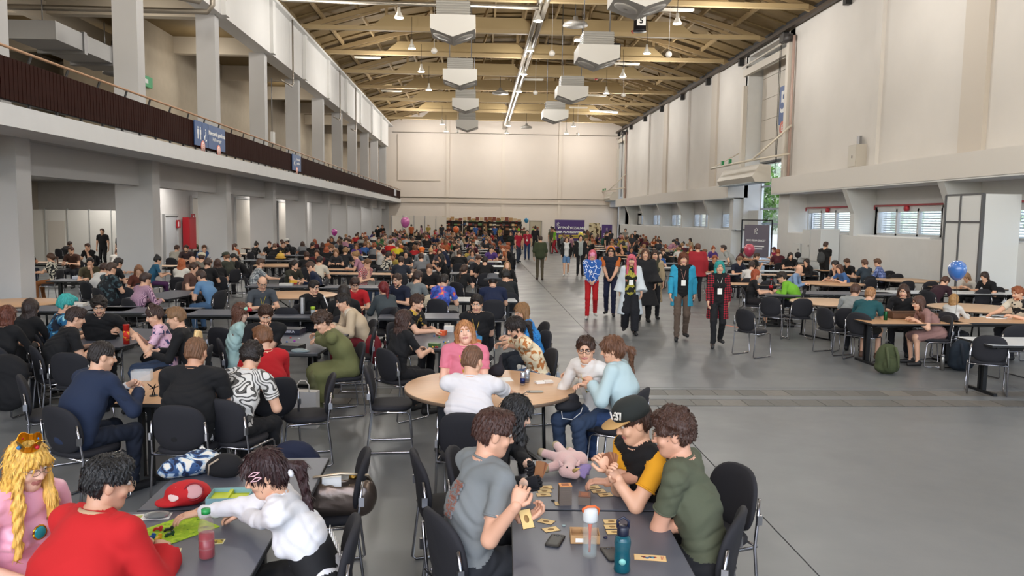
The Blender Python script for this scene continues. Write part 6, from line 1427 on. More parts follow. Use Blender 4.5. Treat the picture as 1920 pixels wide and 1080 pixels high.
# plush unicorn
PL=mat('#d9b3ae',.95,bump=.6,bscale=220,sheen=.5)
def plush():
    p=at(1062,885,ZT); t=T('plush_unicorn','pale pink plush unicorn lying on its back with purple mane','soft toy',p,0)
    B=Body(); B.cap((-.02,.02,.07),(.09,.06,.06),.062,.06,0,.03); B.cap((.02,-.05,.075),(.0,-.13,.06),.045,.036,0,.03); B.cap((-.03,-.15,.055),(.03,-.19,.055),.038,.036,0,.03)
    for a,b in (((-.03,.03,.08),(-.14,.12,.09)),((0,.06,.09),(-.04,.22,.11)),((.0,.0,.06),(-.13,-.04,.04)),((.1,.08,.06),(.05,.22,.07))): B.cap(a,b,.034,.028,0,.025)
    v,fa=surf(B.p,.009,amp=.0015); link('body',np_mesh('body',v,fa,[PL]),t)
    for a,b in (((-.14,.12,.09),(-.168,.143,.093)),((-.04,.22,.11),(-.048,.25,.113)),((-.13,-.04,.04),(-.16,-.05,.04)),((.05,.22,.07),(.04,.245,.07))): MB().tube([a,b],[.03,.026],10).build('hoof',mat('#a99a7c',.8),t)
    MB().tube([(.02,-.215,.08),(.04,-.24,.1),(.055,-.262,.115)],[.013,.008,.002],8).build('horn',mat('#c9ab6a',.5),t)
    B=Body(); 
    for q in range(9): B.cap((.05+.01*q%3,-.17+.01*q,.06),(.09+.012*(q%4),-.2+.022*q,.03+.012*(q%3)),.017,.008)
    v,fa=surf(B.p,.008,amp=.003); link('mane',np_mesh('mane',v,fa,[mat('#8f7fb4',.95,bump=.8,bscale=120)]),t)
    for x in(-.02,.035): MB().ball((x,-.195,.096),.006).build('eye',BLACK,t)
    for x in(-.05,.05): B2=MB().tube([(x,-.15,.09),(x*1.3,-.13,.12)],[.016,.004],8).build('ear',PL,t)
plush()
def blob(name,label,cat,loc,ells,m_,res=.01,amp=.004,rz=0,part='fabric'):
    t=T(name,label,cat,loc,rz); B=Body()
    for c,r_ in ells: B.ell(c,r_,0,.04)
    v,fa=surf(B.p,res,amp=amp); link(part,np_mesh(part,v,fa,[m_]),t); return t
# ---- left front table
t=T('game_board','lime green board with meadow print','board game',at(322,997,ZT),-38)
MB().box((-.14,-.19,0),(.14,.19,.003)).build('board',pattern('blotch',['#5f8a1c','#94b822','#a9c62f'],26,pos=(.36,.55)),t)
for k,(px,py,c) in enumerate(((296,995,'red'),(316,996,'black'),(318,1005,'green'),(283,1011,'blue'),(297,1012,'yellow'))):
    tt=T('game_piece',c+' wooden animal piece on the lime board','game piece',at(px,py,ZT+.003),20*k); cc={'red':'#b8202c','black':'#17191c','green':'#123a22','blue':'#1f5aa8','yellow':'#e0a82c'}[c]
    MB().prism([(-.025,0),(-.018,.014),(-.006,.018),(.008,.017),(.012,.026),(.02,.026),(.026,.016),(.02,.006),(.022,0),(.012,0),(.01,.006),(-.01,.006),(-.014,0)],'y',-.007,.007).build('piece_body',mat(cc,.4),tt)
for k,(px,py,rz,w_) in enumerate(((251,985,40,'square card beside the red shirt player'),(262,1000,-20,'second square card by the red shirt sleeve'),(327,1034,15,'square card in front of the lime board'),(409,1016,5,'square card behind the juice bottle'))):
    p=at(px,py,ZT); t=T('game_tile','small yellow-green '+w_,'card',p,rz); MB().box((-.03,-.03,0),(.03,.03,.002)).build('tile_base',mat('#e2dcae',.5),t); MB().box((-.024,-.024,.002),(.024,.024,.0026)).build('tile_picture',pattern('blotch',['#6a5a30','#c9b84a'],90,pos=(.5,)),t)
t=T('rules_leaflet','white printed rules leaflet under a clear bag','paper',at(283,960,ZT),8); MB().box((-.16,-.045,0),(.13,.05,.001)).build('sheet',PAPER,t); MB().box((-.09,-.02,.001),(-.02,.03,.0015)).build('print',mat('#a8b060',.6),t)
for k in range(5): MB().box((-.15,-.035+k*.012,.001),(-.1,-.031+k*.012,.0014)).build('print_line',mat('#8a8a88',.6),t)
B=Body(); B.ell((.06,0,.012),(.07,.05,.014)); v,fa=surf(B.p,.008,amp=.003); link('clear_bag',np_mesh('clear_bag',v,fa,[mat('#dfe6e8',.15,trans=.8,ior=1.1)]),t)
# open lime box
t=T('game_box','open game box with lime insert and sky blue sides','box',at(427,950,ZT),4); LM=mat('#b9c61f',.5); SB=pattern('blotch',['#c9782c','#7fa9b4','#86b0ba'],30,pos=(.3,.36))
for a,b in(((-.115,-.09,0),(.115,-.086,.06)),((-.115,.086,0),(.115,.09,.06)),((-.115,-.086,0),(-.111,.086,.06)),((.111,-.086,0),(.115,.086,.06)),((-.115,-.09,0),(.115,.09,.004))): MB().box(a,b).build('box_wall',SB,t)
for a,b in(((-.11,-.085,.004),(-.02,.085,.035)),((.0,-.085,.004),(.11,.03,.04)),((.0,.035,.004),(.11,.085,.028)),((-.02,-.085,.004),(0,.085,.052))): MB().box(a,b).build('insert',LM,t)
# juice bottle
t=T('juice_bottle','tall plastic bottle half full of red smoothie with green cap','bottle',at(388,1046,ZT),0)
MB().lathe([(.001,0),(.034,0),(.038,.008),(.037,.06),(.038,.14),(.036,.165),(.02,.21),(.018,.225)],28).build('bottle_body',mat('#b89a98',.08,alpha=.14),t)
MB().lathe([(.001,.004),(.033,.006),(.036,.012),(.0355,.125),(.001,.125)],24).build('juice',mat('#8a1c2a',.3),t); MB().lathe([(.021,.222),(.021,.245),(.001,.246)],20).build('cap',mat('#1f8c44',.4),t)
for k in range(3): MB().lathe([(.0385,.05+k*.045),(.0395,.053+k*.045),(.0385,.056+k*.045)],24).build('rib',mat('#b89a98',.1,alpha=.16),t)
# red cap-like pouch
RD=mat('#b8141c',.8,bump=.2,bscale=200); t=T('puffy_hat','large puffy red cap with white patch and mesh panel','hat',at(352,945,ZT),10)
B=Body(); B.ell((0,0,.065),(.125,.10,.07)); B.ell((-.09,-.04,.03),(.08,.07,.022),0,.02); v,fa=surf(B.p,.008,amp=.0015); link('crown',np_mesh('crown',v,fa,[RD]),t)
for (x,y_,z_,rx,ry,m_) in((.045,-.055,.095,.05,.042,mat('#c99a9c',.9)),(-.055,-.05,.085,.04,.045,mat('#e3c9c4',.8))):
    o=MB().ball((0,0,0),1,0,20).build('mesh_panel' if x>0 else 'white_patch',m_,t); o.scale=(rx,.012,ry); o.location=(x,y_-.018,z_); o.rotation_euler=(R(-38),0,R(8 if x>0 else -25))
MB().tube([(.045+.052*math.cos(a),-.078-.018*math.sin(a)*-1*1.0,.095+.044*math.sin(a)) for a in [i*math.pi/8 for i in range(17)]],.005,6).build('piping',mat('#8c1020',.7),t)
# wave print bag with black pouch
t=T('fabric_bag','crumpled bag with blue and white wave print','bag',at(352,890,ZT),15); B=Body(); B.ell((0,0,.06),(.15,.10,.065)); B.ell((.09,.06,.07),(.11,.09,.07),0,.05); B.ell((-.1,-.03,.04),(.07,.06,.045),0,.04)
v,fa=surf(B.p,.009,amp=.007); link('bag_body',np_mesh('bag_body',v,fa,[pattern('blotch',['#141f3e','#2f4f7c','#a9c0d0','#d9d6cc'],9,pos=(.4,.47,.54),dist=2.)]),t); MB().tube([(.0,.1,.05),(.08,.12,.14),(.16,.1,.06)],.009,8).build('bag_strap',mat('#d6d2c6',.8),t)
t=T('black_pouch','black cloth pouch beside the wave print bag','bag',at(425,893,ZT),0); B=Body(); B.ell((0,0,.07),(.11,.07,.08)); B.ell((-.08,.02,.05),(.06,.05,.05),0,.04); v,fa=surf(B.p,.01,amp=.004); link('pouch_body',np_mesh('pouch_body',v,fa,[mat('#111114',.9)]),t); MB().tube([(-.1,-.04,.02),(-.09,-.05,.09),(-.03,-.06,.13)],.006,6).build('cord',mat('#a99a86',.8),t)
# metallic shoulder bag on the chair
p=at(640,955,.5); t=T('shoulder_bag','bronze metallic shoulder bag gaping open on a chair','bag',(p.x,p.y,.485),10)
B=Body(); B.cap((-.13,0,.10),(.13,0,.10),.10,.10,0,.03,(0,0,1),1.35)
def _hollow(Fd,X):
    q=(X-np.array((0,0,.2)))/np.array((.19,.065,.14)); d=(np.sqrt((q*q).sum(-1))-1)*.06; return np.maximum(Fd,-d)
v,fa=surf(B.p,.009,amp=.004,post=_hollow); link('bag_body',np_mesh('bag_body',v,fa,[mat('#6f6259',.28,.75,bump=.3,bscale=18)]),t)
MB().tube([(-.2,0,.18),(-.17,-.06,.26),(0,-.08,.28),(.17,-.05,.25),(.2,0,.18)],.008,8).build('zip_edge',mat('#c4b49c',.35,.8),t); MB().box((-.12,-.03,.12),(.0,.0,.24)).build('paper',PAPER,t); MB().lathe([(.001,0),(.03,0),(.03,.02),(.001,.02)],16,c=(.08,0,.22)).build('gold_clasp',mat('#b8924a',.3,1.),t)
# crown, brooch, cat ears, clips, headband — worn things are parts of their wearer
def worn(pid,name,mb,m_,x,y,z,rot=None):
    P=BY[pid]; o=mb.build(name,m_,P['_o']); o.matrix_local=hM(P['_S'],x,y,z)@(rot or Matrix())@Matrix.Scale(P['_S']['sc'],4); return o
GOLD=mat('#c9982e',.3,1.)
pts=[]; mb=MB(); n=20
for i in range(n):
    a0=2*math.pi*i/n; a1=2*math.pi*(i+1)/n
    def zt(a): return .035+.03*abs(math.cos(2*a))
    r0,r1=.045,.058; mb.add([(r0*math.cos(a0),r0*math.sin(a0),0),(r0*math.cos(a1),r0*math.sin(a1),0),(r1*math.cos(a1),r1*math.sin(a1),zt(a1)),(r1*math.cos(a0),r1*math.sin(a0),zt(a0)),(r0*.93*math.cos(a0),r0*.93*math.sin(a0),0),(r0*.93*math.cos(a1),r0*.93*math.sin(a1),0),(r1*.94*math.cos(a1),r1*.94*math.sin(a1),zt(a1)),(r1*.94*math.cos(a0),r1*.94*math.sin(a0),zt(a0))],[(0,1,2,3),(7,6,5,4),(3,2,6,7)])
cr=worn('princess','crown',mb,GOLD,.03,.02,.118,Matrix.Rotation(R(12),4,'Y')); 
for a,c in((0,'#2a6fa8'),(90,'#b01c30'),(180,'#2a6fa8'),(270,'#b01c30')): MB().ball((.056*math.cos(R(a)),.056*math.sin(R(a)),.03),.011,0,10).build('gem',mat(c,.15),cr)
P=BY['princess']; c=P['_S']['ch']+P['_S']['Fw']*.15+P['_S']['d2']*.08; o=MB().ball((0,0,0),.03,0,16,(1,.4,1.1)).build('brooch',mat('#1f7f86',.1),P['_o']); o.location=Vector(c); o2=MB().tube([(.031*math.cos(a*.524),-.0,.034*math.sin(a*.524)) for a in range(13)],.005,6).build('brooch_rim',GOLD,o)
for k in(0,1): worn('maid','hair_clip',MB().tube([(0,-.03,0),(.004,0,.012),(0,.03,.004),(.0,.0,-.006),(0,-.03,0)],.0032,6),mat('#e3b6be',.3),-.093,.035,.045-.03*k)
worn('maid','white_bow',MB().ball((-.03,0,0),.03,0,12,(1,.5,.7)).ball((.03,0,0),.03,0,12,(1,.5,.7)),mat('#dcdce0',.8),0,-.12,-.05)
S=BY['maid']['_S']; B=Body(); B.cap(S['pel']+np.array((0,0,-.03)),S['pel']+(S['ch']-S['pel'])*.82,.124,.112,0,.05,S['X'],1.42,cut1=True); v,fa=surf(B.p,.012,amp=.001); cs=link('corset',np_mesh('corset',v,fa,[mat('#101013',.8)]),BY['maid']['_o'])
for k in range(9):
    q=S['pel']+(S['ch']-S['pel'])*(.05+.085*k)-S['Fw']*.128; 
    for s_ in(-1,1): MB().tube([q+S['X']*.022*s_,q-S['X']*.022*s_+np.array((0,0,.022))],.003,5).build('lace',mat('#e6e4e0',.7),cs)
worn('cat','cat_ear_headband',MB().tube([(.088*math.cos(a),0,.092*math.sin(a)) for a in [i*math.pi/12 for i in range(13)]],.004,6).tube([(-.06,0,.07),(-.055,0,.125),(-.02,0,.09)],.004,6).tube([(.06,0,.07),(.055,0,.125),(.02,0,.09)],.004,6),mat('#d8c8a8',.4),0,.02,.02)
worn('flower','flower_headband',MB().tube([(.094*math.cos(a),.112*math.sin(a)-.01,0) for a in [i*math.pi/8 for i in range(17)]],.005,6),mat('#3a2a20',.7),0,0,.06)
for k,(x,y_,c,r_) in enumerate(((.075,.06,'#b8202c',.03),(.05,.09,'#c42434',.024),(.095,.03,'#9cc4ae',.028),(.03,.105,'#8c1420',.02))): worn('flower','flower',MB().ball((0,0,0),r_,0,9,(1,1,.8)).ball((0,0,r_*.5),r_*.6,0,7),mat(c,.8,bump=1,bscale=60),x,y_,.07)
B=Body()
for q in range(7): B.cap((.0,-.02+.012*q,.0),(.018*math.sin(q*2.1),-.03+.016*q,.045+.008*(q%3)),.018,.012)
v,fa=surf(B.p,.006,amp=.002); P=BY['topknot']; o=link('topknot',np_mesh('topknot',v,fa,[hairmat('lblond')]),P['_o']); o.matrix_local=hM(P['_S'],0,.0,.11)
P=BY['suit']; S=P['_S']; mb=MB()
for a,e,w_ in S['arms']: d=(w_-e)/np.linalg.norm(w_-e); mb.tube([e+d*.215,w_-d*.0],[.037,.035],12)
mb.build('shirt_cuffs',mat('#dcdcdf',.7),P['_o'])
P=BY['redp']; S=P['_S']; ring(S['nk']+.012*S['d3'],S['d3'],.078,.020,'collar',mat('#b8987a',.8),P['_o'],S['X'],1.15)
blob('black_jacket','black jacket draped over a chair at the left edge','coat',tuple(at(12,700,.62)),[((0,0,0),(.24,.12,.22)),((0,-.03,-.22),(.24,.12,.2))],mat('#101013',.9),.016,.01)
worn('goggle','goggles',MB().tube([(.088*math.cos(a),.104*math.sin(a)-.012,0) for a in [i*math.pi/8 for i in range(17)]],.010,6).ball((-.035,.095,0),.026,0,12,(1,.5,.9)).ball((.035,.095,0),.026,0,12,(1,.5,.9)),mat('#101014',.3),0,0,.02)
worn('goggle','headgear',MB().tube([(.09*math.cos(a),.02,.09*math.sin(a)) for a in [i*math.pi/12 for i in range(13)]],.022,8),mat('#c8742a',.5),0,.02,.04)
worn('mask','face_mask',MB().ball((0,.075,.01),.07,0,16,(1,.45,.9)),mat('#d88aa8',.5),0,0,.01)
# 1:37 on the cap
P=BY['capp']; co=P['_cap']; o=text('1:37',.062,face_m((-.05,.098,.045),(-.42,.9,.1)),co,mat('#e8e6de',.6),bold=.0015)
# stripes on the tracksuit
S=BY['track']['_S']
for i,(a,e,w_) in enumerate(S['arms']):
    mb=MB()
    for k in(-1,0,1):
        up_=np.array((0,0,1.)); dd=(e-a)/np.linalg.norm(e-a); nrm=up_-dd*(up_@dd); nrm/=np.linalg.norm(nrm); s2=np.cross(dd,nrm); off=nrm*.058+s2*k*.022
        mb.tube([a+off,(a+e)/2+off,e+off*.9],.007,5)
    mb.build('sleeve_stripes',mat('#d8d8da',.7),BY['track']['_o'])
# print on the back of the grey T-shirt
S=BY['grey']['_S']; c=S['ch']-S['Fw']*.125*1.06+S['d2']*.03; 
m_=pattern('blotch',['#8c5a4c','#757a7c'],55,pos=(.5,))
B=Body()
mbp=MB()
for k in range(9):
    q=c+S['d2']*(.08-.022*k)-S['Fw']*(.0 if k>2 else -.004*(3-k)); mbp.cb(tuple(q-S['Fw']*.004),(.075 if k%3 else .085,.01,.019))
mbp.build('back_print',m_,BY['grey']['_o'])
# ---- round table
for k,(px,py,c) in enumerate(((980,722,'dark blue and silver'),(988,717,'silver'))):
    t=T('drink_can',c+' drink can on the round table','can',at(px,py,ZT),0); MB().lathe([(.001,0),(.022,0),(.026,.006),(.026,.125),(.022,.133),(.001,.131)],20).build('can_body',mat('#b9bcc4',.25,.9),t); MB().lathe([(.0262,.02),(.0262,.075)],20).build('can_print',mat('#1c2a5c' if k==0 else '#8c929c',.3,.5),t)
t=T('card_deck','white packs of cards under the hand on the round table','cards',at(1020,718,ZT),15); MB().box((-.09,-.035,0),(.0,.035,.02)).build('pack',PAPER,t); MB().box((.005,-.035,0),(.09,.035,.022)).build('pack',mat('#dad6d0',.5),t)
t=T('paper_sheet','white paper under the crossed arms on the round table','paper',at(935,712,ZT),10); MB().box((-.14,-.1,0),(.14,.1,.002)).build('sheet',PAPER,t)
t=T('tissue','crumpled white tissue on the round table left side','tissue',at(832,722,ZT),0); B=Body(); B.ell((0,0,.012),(.04,.025,.014)); B.ell((.03,.01,.01),(.025,.02,.012)); v,fa=surf(B.p,.006,amp=.004); link('tissue_paper',np_mesh('tissue_paper',v,fa,[PAPER]),t)
t=T('dark_bag','black bag with maroon lining behind the white T-shirt','bag',at(932,705,ZT),0); B=Body(); B.ell((0,0,.06),(.08,.05,.07)); B.ell((.035,0,.15),(.022,.028,.08),0,.03); B.ell((-.06,.02,.04),(.05,.05,.045)); v,fa=surf(B.p,.01,amp=.005); link('bag_body',np_mesh('bag_body',v,fa,[mat('#17121a',.8)]),t)
p=at(1065,790,.5); t=T('black_bag','black shoulder bag with a white cable in the lap of the hoodie wearer','bag',(p.x,p.y,.60),20); B=Body(); B.ell((0,0,.05),(.14,.06,.06)); B.ell((.06,.03,.10),(.07,.04,.06)); v,fa=surf(B.p,.01,amp=.008); link('bag_body',np_mesh('bag_body',v,fa,[mat('#15151a',.8)]),t); MB().tube([(-.1,-.06,.02),(-.12,-.12,-.03),(-.02,-.13,-.05),(.08,-.1,.0),(.12,-.06,.04)],.004,6).build('cable',mat('#e4e2de',.5),t)
# ---- beech table of miniatures
t=T('miniature','dark spiky fantasy miniature on a round base','miniature',at(288,742,ZT),0); mb=MB(); mb.lathe([(.001,0),(.04,0),(.036,.006),(.001,.006)],16)
mb.build('base',mat('#2c2a2a',.6),t); mb=MB()
for a,b in(((-.01,0,.005),(-.005,0,.045)),((.012,0,.005),(.004,0,.045)),((0,0,.04),(.01,0,.085)),((.01,0,.075),(.045,.01,.09)),((.01,0,.075),(-.035,0,.06)),((.01,0,.085),(.02,0,.11)),((0,0,.07),(-.05,.01,.10)),((0,0,.07),(-.045,-.02,.12))): mb.tube([a,b],[.007,.003],6)
mb.build('figure',mat('#1c1a1e',.6),t)
t=T('miniature','small lizard-like miniature beside the first','miniature',at(262,752,ZT),30); mb=MB().lathe([(.001,0),(.03,0),(.028,.005),(.001,.005)],14); mb.build('base',mat('#3a3632',.6),t); MB().tube([(-.05,0,.02),(-.02,.01,.03),(.02,0,.04),(.045,0,.05)],[.003,.012,.014,.005],8).build('figure',mat('#4a3c30',.6),t)
t=T('tape_measure','yellow and black tape measure','tool',at(307,709,ZT),20); MB().box((-.035,-.015,0),(.035,.015,.06)).build('case',mat('#141414',.5),t); MB().box((-.03,-.018,.012),(.022,.018,.05)).build('yellow_side',mat('#d89a1c',.5),t); MB().box((.03,-.01,0),(.055,.01,.003)).build('tape',mat('#e0c040',.5),t)
t=T('clear_box','clear plastic box at the suited player elbow','box',at(228,712,ZT),10); AC=mat('#dfe4e6',.08,alpha=.3)
for a,b in(((-.09,-.06,0),(.09,-.057,.1)),((-.09,.057,0),(.09,.06,.1)),((-.09,-.06,0),(-.087,.06,.1)),((.087,-.06,0),(.09,.06,.1)),((-.09,-.06,0),(.09,.06,.003))): MB().box(a,b).build('box_wall',AC,t)
blob('black_coat','heap of black coats on a chair behind the miniatures','coat',tuple(at(320,665,.5)),[((0,0,.0),(.3,.2,.16)),((.2,.05,.02),(.25,.16,.14)),((-.2,0,-.05),(.2,.15,.12))],mat('#131316',.9),.016,.012)
blob('cream_cloth','cream cloth bundle on the miniatures table','cloth',tuple(at(395,712,ZT)),[((0,0,.02),(.1,.06,.03)),((.06,.02,.02),(.07,.05,.025))],mat('#cbbfae',.9),.009,.005)
t=T('paper_bag','white paper carrier bag with rope handle','bag',(at(572,752,.3).x,at(572,752,.3).y,0),-8); MB().box((-.15,-.06,0),(.15,.06,.42)).build('bag_body',mat('#b9b6b2',.7),t); MB().tube([(-.07,-.06,.42),(-.07,-.06,.5),(-.03,-.06,.55),(.03,-.06,.55),(.07,-.06,.5),(.07,-.06,.42)],.006,6).build('rope_handle',mat('#cfcac2',.8),t); text('MONT',.07,face_m((.03,-.062,.2),(0,-1,0)),t,mat('#6a6866',.6))
# ---- crisp tube table and olive coat table
t=T('crisp_tube','tall red crisp tube with yellow print','food packet',at(239,645,ZT),0); MB().lathe([(.001,0),(.038,0),(.038,.24),(.04,.242),(.04,.25),(.001,.251)],24).build('tube',mat('#b8261c',.35),t); MB().lathe([(.0385,.05),(.0385,.17)],24).build('label_band',pattern('blotch',['#e0b02c','#c9281e'],30,pos=(.45,)),t)
def gbox(px,py,z,rz,dx,dy,dz,c,label,txt=None,top=None):
    t=T('game_box',label,'box',tuple(at(px,py,z)),rz); MB().box((-dx/2,-dy/2,0),(dx/2,dy/2,dz)).build('box_base',mat(c,.5),t); MB().box((-dx/2-.003,-dy/2-.003,dz*.35),(dx/2+.003,dy/2+.003,dz+.002)).build('lid',mat(top or c,.45),t)
    if txt: text(txt,dz*.55,face_m((0,-dy/2-.005,dz*.62),(0,-1,0)),t,mat('#dcdce4',.5))
    return t
gbox(552,622,ZT,-6,.36,.26,.08,'#1b1e2e','black game box lid down with white title letters','DEDEISSUA')
gbox(548,655,ZT,-14,.26,.2,.06,'#1b1a1e','low dark game box near the table corner',top='#22201f'); 
for k,(px,py,c) in enumerate(((525,638,'#d84a5a'),(538,642,'#3f6fb0'),(552,640,'#b03ac0'),(560,636,'#d8d8dc'),(520,630,'#7a94b4'),(545,634,'#c04040'))):
    MB().lathe([(.001,0),(.014,0),(.014,.012),(.001,.02)],10).build('game_piece',mat(c,.4),None,loc=on_table(at(px,py,ZT)),label=['pinkish red','blue','violet','white','grey-blue','red'][k]+' game piece before the olive coat',cat='game piece')
blob('plastic_bag','crumpled clear plastic bag at the table corner','bag',tuple(at(562,662,ZT)),[((0,0,.015),(.11,.06,.02)),((-.05,.02,.015),(.07,.05,.02))],mat('#c0d0d0',.12,trans=.6,ior=1.1),.01,.006)
t=T('tumbler','clear tumbler with lime green lid','cup',at(582,598,ZT),0); MB().lathe([(.001,0),(.03,0),(.035,.13),(.033,.13)],18).build('cup',mat('#d8e0e0',.08,alpha=.4),t); MB().lathe([(.037,.128),(.038,.175),(.001,.178)],18).build('lid',mat('#9ab82c',.4),t)
blob('white_sneaker_bag','dark red bag hanging on a chair back','bag',tuple(at(700,652,.55)),[((0,0,0),(.12,.1,.2)),((.03,0,-.12),(.1,.08,.12))],mat('#7c1420',.7),.014,.008)
blob('navy_jacket','navy jacket hung on the chair behind the snake print shirt','coat',tuple(at(552,836,.42)),[((0,0,-.05),(.17,.07,.1)),((.12,.02,-.14),(.1,.08,.1))],mat('#141c34',.85),.012,.007)
# crowded game table
gp=[(815,650,'box','#4a6a3a','green leafy figure box'),(828,628,'box','#d85a2c','orange box'),(842,622,'box','#d8d6d0','white box'),(905,632,'box','#3a6a4a','green landscape box'),(925,640,'box','#3f86b0','sky blue box'),(938,650,'box','#c86a3a','rust coloured box'),(862,660,'box','#b8b4a8','pale card box'),(918,655,'box','#c9c0a0','cream card box')]
for k,(px,py,_,c,n) in enumerate(gp): 
    t=gbox(px,py,ZT,12*k-30,.13,.09,.045+.02*(k%3),c,n+' on the crowded game table')
for k in range(16):
    px,py=808+random.random()*130,624+random.random()*38; c=random.choice(('#b02a2c','#2a6ab0','#d8b02c','#3a8a4a','#e0ded8'))
    MB().lathe([(.001,0),(.012,0),(.010,.015),(.001,.022)],8).build('game_piece',mat(c,.4),None,loc=on_table(at(px,py,ZT)),label='small coloured game piece on the crowded game table',cat='game piece',group='pieces on the crowded game table')
t=T('spray_bottle','blue plastic bottle on the crowded game table','bottle',at(914,640,ZT),0); MB().lathe([(.001,0),(.03,0),(.032,.08),(.014,.11),(.014,.14),(.001,.141)],16).build('bottle_body',mat('#3f86c0',.2,trans=.5),t)
blob('cream_jacket','cream jacket over a chair beside the planet print shirt','coat',tuple(at(812,566,.72)),[((0,0,0),(.22,.1,.16)),((.05,-.05,-.1),(.2,.08,.14))],mat('#c4b8a0',.9),.016,.01)
t=T('wooden_tray','dark wooden tray on the long beech table, left','tray',at(744,506,ZT),0); MB().box((-.35,-.1,0),(.35,.1,.09)).build('tray_body',mat('#3e2a1e',.5),t); text('OAKLINE',.05,face_m((0,-.102,.045),(0,-1,0)),t,mat('#8a7458',.6)) if 0 else None
t=T('wooden_tray','dark wooden tray on the long beech table, right','tray',at(768,506,ZT),0); MB().box((-.0,-.1,0),(.7,.1,.09)).build('tray_body',mat('#3e2a1e',.5),t)
gbox(537,535,ZT,4,.3,.2,.05,'#c8c4bc','flat white game box before the grey plaid shirt'); gbox(556,530,ZT,30,.16,.1,.09,'#b82a26','small red and yellow packet beside the white box',top='#d8a82c')
t=T('yellow_toy','round yellow cap-shaped toy on the left middle table','toy',at(545,483,ZT),0); MB().ball((0,0,.14),.15,0,14,(1,1,.8)).build('dome',mat('#d8b04a',.6),t); MB().lathe([(.19,.05),(.2,.07),(.19,.09)],16).build('brim',mat('#c99a3a',.6),t); MB().ball((0,0,.29),.05,0,10).build('knob',mat('#c9a860',.6),t)
gbox(158,522,ZT,5,.35,.25,.07,'#c9ccd8','white flat game box under the gallery',top='#d2d4de'); gbox(465,505,ZT,0,.3,.2,.12,'#c8b4a0','open box of game parts in the left middle')
gbox(150,572,ZT,6,.3,.22,.05,'#d4d0c8','white open box behind the dark-haired bearded player')
# ---- right block props
t=T('game_tray','long wooden game tray with low rails','tray',at(1708,596,ZT),2); WD=mat('#5c3f2a',.5,bump=.3,bscale=30)
MB().box((-.42,-.14,0),(.42,.14,.015)).build('tray_base',WD,t)
for a,b in(((-.42,-.14,0),(.42,-.12,.09)),((-.42,.12,0),(.42,.14,.11)),((-.42,-.12,0),(-.4,.12,.12)),((.4,-.12,0),(.42,.12,.09))): MB().box(a,b).build('tray_side',WD,t)
MB().tube([(-.41,-.13,.12),(-.2,-.13,.13),(.41,-.13,.1)],.008,6).build('tray_rail',WD,t)
t=T('drink_can','dark green drink can at the end of the game tray','can',at(1660,600,ZT),0); MB().lathe([(.001,0),(.028,0),(.032,.008),(.032,.14),(.028,.15),(.001,.149)],18).build('can_body',mat('#17502c',.3,.6),t)
for k,(px,py,rz) in enumerate(((1845,592,-6),(1872,596,8))): t=T('paper_sheets','white sheet stack on the right edge table, '+('left' if k==0 else 'right'),'paper',at(px,py,ZT),rz); MB().box((-.17,-.12,0),(.17,.12,.012)).build('sheet',PAPER,t)
t=T('cola_bottle','dark cola bottle with red label','bottle',at(1445,548,ZT),0); MB().lathe([(.001,0),(.045,0),(.047,.02),(.044,.1),(.047,.18),(.02,.27),(.016,.3)],18).build('bottle_body',mat('#2a0d0a',.15,trans=.3),t); MB().lathe([(.0475,.1),(.0485,.17)],18).build('label_band',mat('#a01420',.4),t); MB().lathe([(.018,.3),(.018,.32),(.001,.321)],12).build('cap',mat('#b01420',.4),t)
def backpack(px,py,c,label,s=1.,rz=0):
    p=at(px,py,.0); t=T('backpack',label,'backpack',(p.x,p.y,0),rz); B=Body(); B.ell((0,0,.24*s),(.19*s,.13*s,.25*s)); B.ell((0,0,.1*s),(.2*s,.14*s,.1*s),0,.04); B.ell((0,-.12*s,.16*s),(.13*s,.07*s,.13*s),0,.02)
    v,fa=surf(B.p,.013,amp=.005); link('pack_body',np_mesh('pack_body',v,fa,[mat(c,.9,bump=.2,bscale=300)]),t)
    for x in(-.07,.07): MB().tube([(x*s,-.1*s,.44*s),(x*s*1.2,-.17*s,.3*s),(x*s*1.1,-.2*s,.12*s)],[.02*s,.025*s,.016*s],6).build('strap',mat('#4a5236' if 'olive' in label else '#1c2430',.9),t)
    MB().tube([(-.04*s,0,.48*s),(0,0,.53*s),(.04*s,0,.48*s)],.012,6).build('grab_handle',BLACK,t)
backpack(1662,700,'#3c4428','olive green backpack standing by the tray table'); backpack(1800,694,'#16222e','dark navy backpack under the child chair',1.05); backpack(742,690,'#141416','black backpack half hidden behind the round table') if 0 else None
t=T('steel_flask','brushed steel flask standing on the floor','flask',at(1766,694,0),0); MB().lathe([(.001,0),(.036,0),(.036,.2),(.03,.23),(.03,.25),(.001,.251)],18).build('flask_body',mat('#a8a6a2',.3,.9),t); MB().lathe([(.032,.22),(.032,.26),(.001,.262)],16).build('lid',STEEL,t)
# balloons
def balloon(p,r,c,label,s=1.,string_to=.0):
    t=T('balloon',label,'balloon',p,0); MB().lathe([(max(.001,math.sin(a)**(.9)*r*(1 if a<1.6 else 1-(a-1.6)*.12)),math.cos(a)*r*(1.05 if a<1.57 else 1.3)) for a in [math.pi*i/18 for i in range(19)]],24).build('envelope',mat(c,.25,trans=.15,coat=.5),t)
    MB().cyl((0,0,-r*1.36),(0,0,-r*1.27),.018,8,r2=.006).build('knot',mat(c,.4),t)
    MB().tube([(0,0,-r*1.3),(.03,0,-r*1.3-.4),(.0,0,string_to-p[2])],.003,4).build('string',mat('#2a2a30',.6),t)
p=at(1795,505,1.55); p=aty(1795,505,12.6); balloon(p,.145,'#3f74c0','large blue balloon on a string by the right tables')
p=aty(760,416,46); balloon(p,.27,'#d066b0','big pink balloon above the rear left tables'); p=aty(627,435,44); balloon(p,.17,'#b83a98','magenta balloon near the rear arcade pillars')
